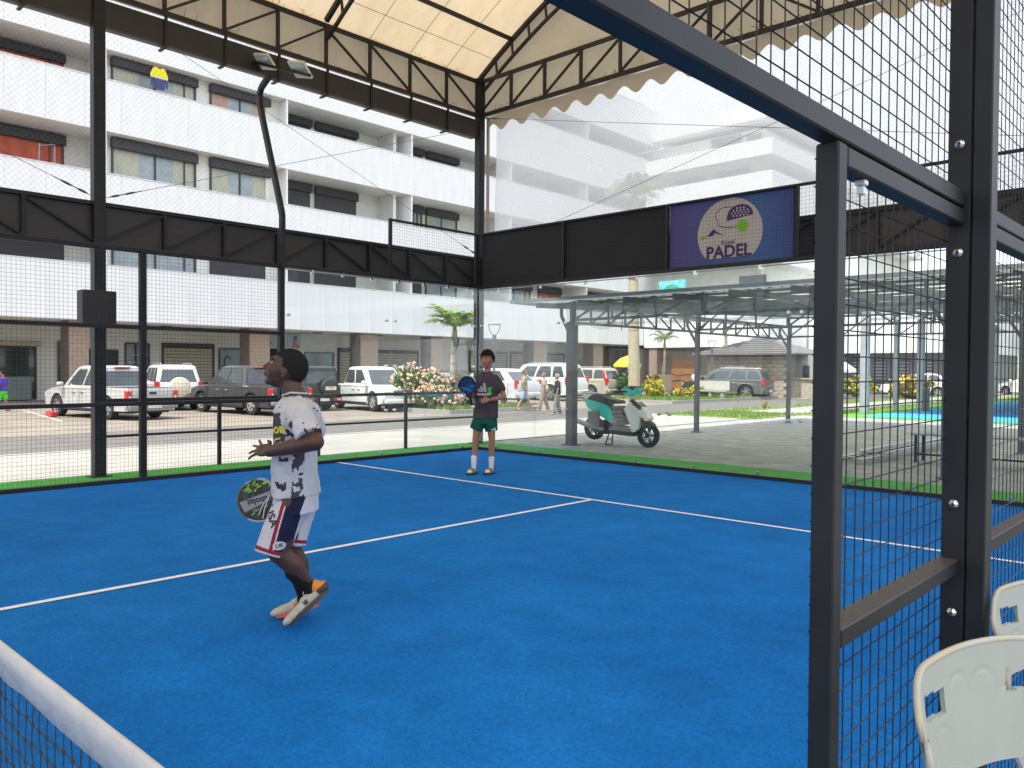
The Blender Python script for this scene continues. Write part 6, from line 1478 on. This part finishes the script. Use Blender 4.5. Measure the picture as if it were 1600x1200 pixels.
# socks and shoes
b = MB(); caps(b, knn.lerp(ann,.50), ann, .056, .043); caps(b, ann, ann+Vector((.02,0,-.03)), .040, .042); skin_over(b, 'sock', cloth('sock_black', (.012,.012,.013)), man, .006, 2)
b = MB(); caps(b, knf.lerp(anf,.50), anf, .055, .043); caps(b, anf, anf+Vector((.0,0,-.04)), .041, .042); skin_over(b, 'sock', cloth('sock_black2', (.012,.012,.013)), man, .006, 2)
cream_s, orange_s, dark_s, coral_s = cloth('shoe_cream', (.52,.48,.36)), mat('shoe_orange', (.75,.25,.02), .5), mat('shoe_dark', (.05,.045,.04), .5), mat('shoe_coral', (.75,.13,.06), .5)
def shoe(toe, heel, up, W, heelcol, solecol, solecol2=None):
    toe, heel, up = Vector(toe), Vector(heel), Vector(up); D = (toe-heel); L = D.length; D.normalize(); up = (up-D*up.dot(D)).normalized(); S = D.cross(up); Q = lambda a, s, u: heel+D*a*L+S*s+up*u
    b = MB()
    for a, w_, h in ((.10,.034,.050),(.28,.034,.056),(.45,.036,.046),(.62,.042,.036),(.78,.046,.034),(.90,.042,.030)): ellipsoid(b, Q(a,0,.018+h*.45), D, S, up, (.055,w_,h*.85), 16)
    ellipsoid(b, Q(.16,0,.075), D, S, up, (.045,.034,.035), 14)
    def pk(c, n_):
        r = c-heel; a = r.dot(D)/L; u = r.dot(up); s = abs(r.dot(S))
        if u > .052 and a < .24: return 1
        if a < .16 : return 2
        if .40 < a < .50 and .03 < u < .055: return 2
        return 0
    up_o = skin_over(b, 'shoe', [cream_s, orange_s if heelcol else cream_s, solecol], man, .0045, 3, 0, 1, pk)
    b = MB(); vs = []; N = 24; out = []
    for i in range(N):
        th = 2*pi*i/N; a = .5-.5*cos(th); w_ = (.036+.010*sin(a*pi*.9))*math.copysign(abs(sin(th))**.6, sin(th)); out.append((a, w_))
    for u in (-.004, .010, .022):
        for (a, w_) in out: vs.append(Q(lerp(-.015, 1.01, a), w_*(1.0 if u < .015 else .96), u+(.012*max(0, a-.8)*5*.6)))
    fs = [(k*N+i, k*N+(i+1)%N, (k+1)*N+(i+1)%N, (k+1)*N+i) for k in range(2) for i in range(N)]+[tuple(range(N)), tuple(range(2*N, 3*N))]
    b.add(vs, fs); b.build('sole', solecol2 or solecol, man, smooth=False)
    b = MB()
    for k in range(6):
        a = .36+k*.065; hh = .075-.007*k; b.tube([Q(a,-.024,hh-.014), Q(a+.01,0,hh), Q(a,.024,hh-.014)], .0026, 5)
    b.tube([Q(.36,0,.08),Q(.33,-.03,.10),Q(.38,-.045,.085)], .0022, 4); b.tube([Q(.36,0,.08),Q(.34,.03,.10),Q(.40,.045,.08)], .0022, 4)
    b.build('laces', cloth('lace', (.6,.57,.48)), man)
    return Q, up_o
Qn, shoe_n = shoe((-.062,-.065,.012), (.148,-.035,.205), (-.55,0,.8), .045, 1, dark_s)
me = text_mesh('W', .05, ext=0, bold=.002); me.transform(Matrix.Translation((.02,-1,.105)) @ Matrix.Rotation(radians(52), 4, 'Y') @ TXY); decal(me, shoe_n, (0,1,0), .002); me.materials.append(cloth('shoe_mark', (.62,.58,.48))); link('shoe_mark', me, man)
shoe((-.190,.105,.004), (.045,.125,.075), (-.15,0,1), .045, 1, coral_s)
settle(man)
# his racket
def w2(p, root=(6.545,-7.748,.006), az=AZ): 
    return Vector((root[0]+p[0]*cos(az)-p[1]*sin(az), root[1]+p[0]*sin(az)+p[1]*cos(az), root[2]+p[2]))
def wd(d, az=AZ): return Vector((d[0]*cos(az)-d[1]*sin(az), d[0]*sin(az)+d[1]*cos(az), d[2]))
rk, RP = racket('padel_racket', 'black and lime padel racket hanging low behind the player in white', None, w2((-.305,.16,.690)), wd((.95,.02,.22)), wd((0,-1,.05)), mat('racket_black', (.015,.015,.016), .35, 0, .3, 30, col2=(.05,.05,.05)), mat('racket_rim_lime', (.10,.13,.03), .4, 0, .2, 10, col2=(.45,.42,.38), thr=(.5,.56)), cloth('grip_black', (.02,.02,.02)), hole=False)
# printed face, on the camera-side face ; s axis vs text
rc = Vector(rk.location); ax = wd((.95,.02,.22)).normalized(); nr = wd((0,-1,.05)); nr = (nr-ax*nr.dot(ax)).normalized(); up_ = ax.cross(nr)*1
def onface(a, s, h=.0172): return rc+ax*a+up_*s+nr*h
sgn = 1 if up_.z > 0 else -1
def fpoly(name, pts, m, h=.0172):
    b = MB(); b.poly([onface(a, s*sgn, h) for a, s in pts]); return b.build(name, m, rk, fix=False)
fpoly('grey_band', [(-.118,.012),(.10,.045),(.112,-.0),(-.10,-.052)], mat('racket_grey', (.30,.30,.31), .4))
lm = mat('racket_lime', (.22,.55,.02), .4); rnd = random.Random(8)
b = MB()
for k in range(34):
    a = rnd.uniform(-.10,.10); s = rnd.choice((rnd.uniform(.045,.10), rnd.uniform(-.09,-.05))) if k > 14 else rnd.uniform(.06,.105); 
    if a*a+s*s > .0125: continue
    l = rnd.uniform(.012,.035); b.poly([onface(a, s*sgn, .0174+k*.00002), onface(a+l, (s+.010)*sgn, .0174+k*.00002), onface(a+l*.9, (s+.018)*sgn, .0174+k*.00002), onface(a+l*.1, (s+.007)*sgn, .0174+k*.00002)])
b.build('lime_flashes', lm, rk, fix=False, kind='stuff')
me = text_mesh('babolat', .052, ext=0, bold=.0015)
mt = Matrix(((-ax.x, -up_.x*sgn, nr.x, 0), (-ax.y, -up_.y*sgn, nr.y, 0), (-ax.z, -up_.z*sgn, nr.z, 0), (0,0,0,1)))
me.transform(Matrix.Translation(onface(.004, -.001*sgn, .0182)) @ mt); me.materials.append(M['blackp']); link('racket_lettering', me, rk)
# ------------------------------------------------------------------ boy at the back
sk2 = skinmat('brown_skin', (.34,.155,.088)); boy = rooted('person', 'boy in dark grey tee shirt and green shorts standing near the back corner', 2.53, -2.33)
F = Vector((-.42,-.90,-.02)).normalized(); U = Vector((0,0,1)); U = (U-F*U.dot(F)).normalized()
hc = Vector((.040,-.02,1.600)); b = MB(); Pb, Sb = head_prims(b, hc, F, U, 1.02)
caps(b, Pb(-.03,0,-.06), (.034,0,1.40), .047, .050); loft(b, [(.034,0,1.41,.06,.05),(.034,0,1.35,.13,.08),(.034,0,1.1,.12,.085),(.02,0,.9,.125,.09),(.015,0,.72,.13,.095)])
A = [Vector(p) for p in ((.160,0,1.330),(.285,-.03,1.085),(.075,-.19,1.045))]
caps(b, A[0], A[1], .038, .034); caps(b, A[1], A[1].lerp(A[2],.35), .033, .034); caps(b, A[1].lerp(A[2],.35), A[2], .034, .022); hand(b, A[2], (-.93,-.22,-.14), (.2,-.9,.3), .95, .45, .3, side=-1)
B = [Vector(p) for p in ((-.090,0,1.330),(-.15,.02,1.085),(-.185,-.20,1.105))]
caps(b, B[0], B[1], .038, .034); caps(b, B[1], B[2], .033, .022); hand(b, B[2], (-.35,-.55,.35), (.4,-.7,-.5), .95, .5, .1, side=1, grip=True)
for hx, kx, ax_, ys in ((-.055,-.115,-.140,-.03),(.085,.112,.105,.0)):
    h_, k_, a_ = Vector((hx,0,.80)), Vector((kx,-.02,.50)), Vector((ax_,ys,.09)); caps(b, h_, k_, .078, .048); m_ = k_.lerp(a_,.3)+Vector((0,.014,0)); caps(b, k_, m_, .045, .046); caps(b, m_, a_, .046, .031)
    ellipsoid(b, a_+Vector((-.03,-.06,-.055)), Vector((-.42,-.9,0)).normalized(), Vector((.9,-.42,0)).normalized(), Vector((0,0,1)), (.11,.04,.03), 14)
skin_over(b, 'body', sk2, boy, .006, 5)
face_parts(boy, Pb, F, Sb, U, 1.02, mat('lips_brown', (.30,.11,.08), .4), mat('brow_brown', (.02,.012,.01), .8))
hair(boy, hc, F, U, 1.02, mat('hair_brown', (.035,.016,.010), .9, 0, .4, 40, .8, 200), .056, -.035, 1.10, .007, tuft=3, tl=.020)
b = MB(); loft(b, [(.034,0,1.440,.058,.055),(.034,0,1.415,.085,.066),(.034,0,1.375,.135,.085),(.034,0,1.30,.172,.102),(.034,0,1.18,.172,.11),(.028,0,1.0,.168,.11),(.022,0,.85,.176,.115),(.020,0,.785,.182,.118)])
caps(b, (.145,0,1.335), (.235,-.015,1.205), .062, .066); caps(b, (-.085,0,1.335), (-.15,0,1.20), .060, .064); b.tube([(.23,-.012,1.21),(.25,-.02,1.165)], [.068,.069], 16); b.tube([(-.148,0,1.21),(-.152,0,1.165)], [.064,.066], 16)
tee = skin_over(b, 'tee_shirt', cloth('tee_plum_grey', (.068,.052,.062)), boy, .007, 3, .022, 10, None, (1,1,.5))
def dec_poly(name, pts, m, target, parent, off=.003):
    b = MB(); b.poly([(x, -1, z_) for x, z_ in pts]); o = b.build(name, m, parent, fix=False); decal(o.data, target, (0,1,0), off); return o
pw, pg = mat('print_pale', (.42,.40,.42), .7), mat('print_green2', (.05,.45,.06), .7); pk_ = mat('print_white', (.7,.7,.7), .7)
for x0, h in ((-.055,.045),(-.018,.085),(.022,.130)): dec_poly('shirt_stripe_mark', [(x0-.020,1.155),(x0+.014,1.155),(x0+.010,1.155+h*.45),(x0-.012,1.155+h),(x0-.040,1.155+h*.88)], pw, tee, boy)
me = text_mesh('g', .13, ext=0, bold=.006); me.transform(Matrix.Translation((.078,-1,1.195)) @ TXY); decal(me, tee, (0,1,0), .003); me.materials.append(pg); link('shirt_lettering', me, boy)
me = text_mesh('MINECRAFT', .036, ext=0, bold=.0015); me.transform(Matrix.Translation((0,-1,1.118)) @ TXY); decal(me, tee, (0,1,0), .003); me.materials.append(pk_); link('shirt_lettering', me, boy)
b = MB(); loft(b, [(.015,0,.85,.15,.10),(.012,0,.74,.165,.11),(.010,0,.70,.17,.112)]); leg_shell((-.06,0,.76), (-.115,-.01,.615), .10, .092); leg_shell((.085,0,.76), (.105,-.01,.60), .10, .092)
gsh = skin_over(b, 'shorts', cloth('shorts_green', (.008,.085,.062)), boy, .007, 2, .010, 9)
for k, (x0, h) in enumerate(((.115,.018),(.135,.030),(.155,.040))): dec_poly('shorts_mark', [(x0-.008,.618),(x0+.010,.618),(x0+.006,.618+h),(x0-.008,.618+h*.7)], pk_, gsh, boy)
for ax_, ys in ((-.140,-.03),(.105,0)):
    a_ = Vector((ax_, ys, .09)); b = MB(); caps(b, a_+Vector((.004,0,.14)), a_, .042, .035); Fd = Vector((-.42,-.9,0)).normalized(); Sd = Vector((.9,-.42,0)).normalized()
    ellipsoid(b, a_+Fd*.065+Vector((0,0,-.05)), Fd, Sd, Vector((0,0,1)), (.115,.043,.034), 14); skin_over(b, 'sock', cloth('sock_white', (.70,.70,.70)), boy, .007, 3)
    b = MB(); vs = []; N = 20
    for u in (0.0, .026):
        for i in range(N):
            th = 2*pi*i/N; p = a_+Fd*(.06+.145*cos(th))+Sd*(.052*math.copysign(abs(sin(th))**.7, sin(th))); vs.append((p.x, p.y, u))
    b.add(vs, [(i, (i+1)%N, N+(i+1)%N, N+i) for i in range(N)]+[tuple(range(N)), tuple(range(N, 2*N))]); b.build('slide_sole', M['blackp'], boy)
    b = MB(); 
    for off in (.055,.095): b.tube([a_+Fd*off+Sd*.052+Vector((0,0,-.07)), a_+Fd*off+Sd*.035+Vector((0,0,-.026)), a_+Fd*off+Vector((0,0,-.012)), a_+Fd*off-Sd*.035+Vector((0,0,-.026)), a_+Fd*off-Sd*.052+Vector((0,0,-.07))], .013, 8)
    b.build('slide_strap', cloth('strap_taupe', (.20,.15,.12)), boy)
b = MB(); b.tube([(.10,-.175,1.05),(.093,-.200,1.072),(.088,-.208,1.05),(.093,-.19,1.022),(.10,-.175,1.05)], .004, 5); b.build('bracelet', M['blackp'], boy)
settle(boy)
BR0 = (2.53,-2.33,.006)
rk2, RP2 = racket('padel_racket', 'blue and black padel racket held up by the boy in grey', None, w2((-.222,-.27,1.255), BR0), wd((.22,.12,-1)), wd((-.15,-1,-.05)), mat('racket_blue_face', (.01,.012,.03), .35, 0, .3, 6), mat('racket_rim_pale', (.02,.02,.03), .4, 0, .2, 2, col2=(.5,.55,.6), thr=(.50,.54)), cloth('grip_black2', (.02,.02,.02)), hole=False, grip_len=.10)
rc = Vector(rk2.location); ax = wd((.22,.12,-1)).normalized(); nr = wd((-.15,-1,-.05)); nr = (nr-ax*nr.dot(ax)).normalized(); up_ = ax.cross(nr)
bm_ = mat('racket_blue', (.02,.25,.65), .4); b = MB()
for j in range(7):
    for i in range(10):
        def f_(t): s = -.1+t*.2; return s, .02+.016*j+.012*sin(s*40+j*1.2)-.35*s*s
        s0, a0 = f_(i/10); s1, a1 = f_((i+1)/10); w_ = .009 if j % 2 else .005
        if s0*s0+a0*a0 > .0118 or s1*s1+a1*a1 > .0118: continue
        b.poly([rc+ax*a0+up_*s0+nr*.0172, rc+ax*a1+up_*s1+nr*.0172, rc+ax*(a1+w_)+up_*s1+nr*.0172, rc+ax*(a0+w_)+up_*s0+nr*.0172])
for j in range(5):
    for i in range(5):
        s0 = -.07+.03*j; a0 = -.085+.02*i+.01*(j % 2)
        if s0*s0+a0*a0 < .0105 and (i+j) % 2: b.poly([rc+ax*(a0+q[0])+up_*(s0+q[1])+nr*.0172 for q in ((0,0),(.022,.010),(.024,.016),(.004,.008))])
b.build('blue_waves', bm_, rk2, fix=False, kind='stuff')
# ------------------------------------------------------------------ people beyond the glass
def passer(label, x, y, az, s, skin, top, bottom, legs, hairc, stride=.18, pattern=None, cap=None, bag=None, arm=.2, long=False, base=None, group='people walking along the road'):
    t = rooted('person', label, x, y, (R0+.006) if base is None else base, az, s, group)
    F = Vector((-1,0,0)); U = Vector((0,0,1)); hc = Vector((-.02,0,1.60)); b = MB(); P, S = head_prims(b, hc, F, U, 1.0)
    caps(b, P(-.02,0,-.06), (0,0,1.40), .05, .055); loft(b, [(0,0,1.40,.07,.10),(0,0,1.1,.10,.13),(0,0,.85,.10,.14)])
    for sd, st in ((-1, stride), (1, -stride)):
        k_ = Vector((-st*.7-.04, sd*.09, .48)); a_ = Vector((-st*1.2+(.05 if st < 0 else 0), sd*.09, .09 if st > 0 else .13)); caps(b, (0, sd*.09, .85), k_, .085, .055); caps(b, k_, a_, .054, .036)
        ellipsoid(b, a_+Vector((-.06,0,-.045)), F, S, U, (.12,.042,.035), 12)
        e_ = Vector((.03-st*arm, sd*.24, 1.10)); w_ = Vector((-.06+st*arm*1.2, sd*.23, .87)); caps(b, (0, sd*.18, 1.36), e_, .048, .038); caps(b, e_, w_, .037, .026); ellipsoid(b, w_+Vector((-.01,0,-.06)), U, S, F, (.06,.018,.035), 10)
    skin_over(b, 'body', skin, t, .012, 3)
    hair(t, hc, F, U, 1.0, hairc, .055, -.04, 1.04, .003, 'hair' if not cap else 'cap')
    b = MB(); loft(b, [(0,0,1.425,.08,.09),(0,0,1.37,.12,.18),(0,0,1.2,.135,.19),(0,0,1.0,.135,.18),(0,0,.86,.145,.19)])
    for sd, st in ((-1, stride), (1, -stride)): caps(b, (0, sd*.17, 1.35), (.015-st*arm*.5, sd*.215, 1.18), .07, .075)
    skin_over(b, 'top', top, t, .012, 2, .01, 8, pattern)
    b = MB(); loft(b, [(0,0,.90,.13,.17),(0,0,.78,.135,.18)])
    for sd, st in ((-1, stride), (1, -stride)):
        k_ = Vector((-st*.62-.03, sd*.09, .52 if not long else .48)); b.tube([(0, sd*.09, .82), k_], [.10,.088], 14)
        if long: a_ = Vector((-st*1.15, sd*.09, .15)); caps(b, k_, a_, .085, .075)
    skin_over(b, 'bottoms', bottom, t, .012, 2, .008, 8)
    if bag:
        b = MB(); ellipsoid(b, (.10,-.10,1.0), F, Vector((0,1,0)), U, (.10,.12,.17), 14); b.build('shoulder_bag', bag, t, smooth=True)
    settle(t); return t
skm = skinmat('light_skin', (.42,.24,.17)); khaki = cloth('khaki_top', (.32,.30,.17)); 
passer('walker in khaki top and pale blue shorts beyond the glass', -9.9, 12.1, AZ+pi, .92, skm, khaki, cloth('denim_pale', (.35,.45,.60)), None, mat('hair_grey', (.2,.13,.09), .9), .20)
stripe = lambda c, n_: 1 if (int((c.z+.3*c.y)*22) % 2) else 0
passer('walker in brown and white striped blouse carrying a tote bag', -9.6, 12.9, AZ, .86, skm, [cloth('blouse_white', (.6,.52,.45)), cloth('blouse_brown', (.32,.13,.09))], cloth('grey_trousers', (.28,.23,.20)), None, mat('hair_reddish', (.40,.16,.10), .9), .16, stripe, bag=cloth('tote', (.62,.50,.38)), long=True)
passer('walker with black top and grey trousers beside the first carport post', -7.5, 11.2, AZ, .84, skm, cloth('black_top', (.02,.022,.03)), cloth('grey_trousers2', (.22,.22,.22)), None, mat('hair_pale', (.35,.3,.28), .9), .10, long=True)
passer('child in purple vest and bright green shorts left of the pickup', -20.6, -2.35, AZ, .84, sk2, cloth('vest_purple', (.10,.06,.36)), cloth('shorts_lime', (.10,.65,.06)), None, mat('hair_black2', (.01,.01,.01), .9), .12, group='people outside the shops')
passer('person in white top standing by the gatehouse wall', -15.2, 33.6, AZ+1.2, .95, sk1, cloth('white_top', (.70,.66,.70)), cloth('dark_trousers', (.05,.05,.06)), None, mat('hair_black3', (.01,.01,.01), .9), .06, long=True, group='people outside the shops')
# ================================================================== WHITE PLASTIC CHAIRS BY THE ENTRANCE
plm = mat('chair_plastic', (.40,.43,.38), .38, 0, .05, 5, .05, 60); yel = mat('chair_worn_edge', (.50,.45,.30), .45, 0, .12, 10)
def chair(label, loc, rz, tilt=0, s=1.0):
    """backrest panel with a handle slot, lying in local XZ ; faces -Y"""
    t = thing('plastic_chair', label, 'chair', (0,0,0), 'white folding chairs by the court'); t['world_children'] = 0
    Wd, z0, z1 = .225, .59, .80
    def yb(x, z_): return .030*(x/Wd)**2*-1.0 - .10*(z_-z0) * -1 - .012*max(0, (abs(x)-.16)/.045)**2
    def top(x):   # arched top edge with raised shoulders at the handles
        return z1 + .018*(1-(x/Wd)**2) - .045*max(0, (abs(x)-.14)/.065)**2.2
    wf_ = lambda z_: .84+.16*min(1, max(0, (z_-.54)/.2))
    def bot(x): return z0 + .018*(1-(x/Wd)**2)
    nx, nz = 64, 44; vs = []; fs = []; slot = lambda x, z_: .090 < abs(x) < .160 and .720 < z_ < .762
    def groove(x, z_):
        g = 0
        for cx, zt, hw_ in ((-.045,.775,.030),(.028,.770,.034),(.10,.735,.032),(-.11,.70,.022)):
            zc = zt-hw_; d = abs(abs(x-cx)-hw_) if z_ < zc else abs(math.hypot(x-cx, z_-zc)-hw_)
            if z_ > .61+.02*cx/.1: g = max(g, 1-min(1, d/.0045))
        return g
    for side in (0, 1):
        for j in range(nz+1):
            for i in range(nx+1):
                x = -Wd+2*Wd*i/nx; z_ = lerp(bot(x), top(x), j/nz); y = yb(x, z_)+(.0 if side == 0 else .009)
                if side == 0: y += .0022*groove(x, z_)
                vs.append((x*wf_(z_), y, z_))
    n1 = (nx+1)*(nz+1); idx = lambda i, j, s_: s_*n1+j*(nx+1)+i; cellin = {}
    for j in range(nz):
        for i in range(nx):
            x = -Wd+2*Wd*(i+.5)/nx; z_ = lerp(bot(x), top(x), (j+.5)/nz); cellin[i, j] = not slot(x, z_)
    for (i, j), ok in cellin.items():
        if not ok: continue
        fs.append((idx(i,j,0), idx(i+1,j,0), idx(i+1,j+1,0), idx(i,j+1,0))); fs.append((idx(i,j+1,1), idx(i+1,j+1,1), idx(i+1,j,1), idx(i,j,1)))
        for di, dj, a, c in ((-1,0,(i,j),(i,j+1)), (1,0,(i+1,j),(i+1,j+1)), (0,-1,(i,j),(i+1,j)), (0,1,(i,j+1),(i+1,j+1))):
            if not cellin.get((i+di, j+dj), False): fs.append((idx(*a,0), idx(*c,0), idx(*c,1), idx(*a,1)))
    b = MB(); b.add(vs, fs); b.build('backrest', plm, t, smooth=False); bo = t.children[0]; smooth_obj(bo, 50)
    # rolled outer rim, yellowed with wear
    b = MB(); rim = [( -Wd+.002, yb(-Wd, z_), z_) for z_ in (z0-.10, z0-.05, z0, .56, .62, .68, .72)] + [(x, yb(x, top(x)), top(x)-.003) for x in [-Wd+2*Wd*i/30 for i in range(31)]] + [(Wd-.002, yb(Wd, z_), z_) for z_ in (.72,.68,.62,.56,z0,z0-.05,z0-.10)]
    b.tube([(x*wf_(z_), y+.004, z_) for x, y, z_ in rim], .0062, 8); b.build('rolled_rim', mat('rim_plastic', (.46,.46,.38), .42, 0, .08, 9, col2=(.48,.42,.28), thr=(.45,.62)), t, smooth=True)
    for sx in (-1, 1):
        b = MB(); b.cbox(sx*(Wd*.84)-.014, sx*(Wd*.84)+.014, -.05, -.02, z0-.10, .66, .008); b.build('side_stile', plm, t)
        b = MB(); b.tube([(sx*(Wd*.84), -.036, z0-.09), (sx*(Wd*.84), -.38, -.08)], .011, 8); b.build('leg', M['galv'], t)
        b = MB(); b.tube([(sx*(Wd*.84-.02), -.30, .27), (sx*(Wd*.84-.02), .02, -.08)], .011, 8); b.build('leg', M['galv'], t)
    b = MB(); b.cbox(-Wd+.01, Wd-.01, -.42, -.05, .27, .295, .01); b.build('seat', plm, t)
    t.location = loc; t.rotation_euler = (tilt, 0, rz); t.scale = (s,)*3
    return t

c = chair('nearest white plastic folding chair, its back with a handle slot against the mesh', (10.170, -8.575, .083), radians(73), 0, 1.08)
settle_z = 0
c2_ = chair('second white plastic chair cut off by the right edge of the photo', (10.155, -7.86, .135), radians(62))
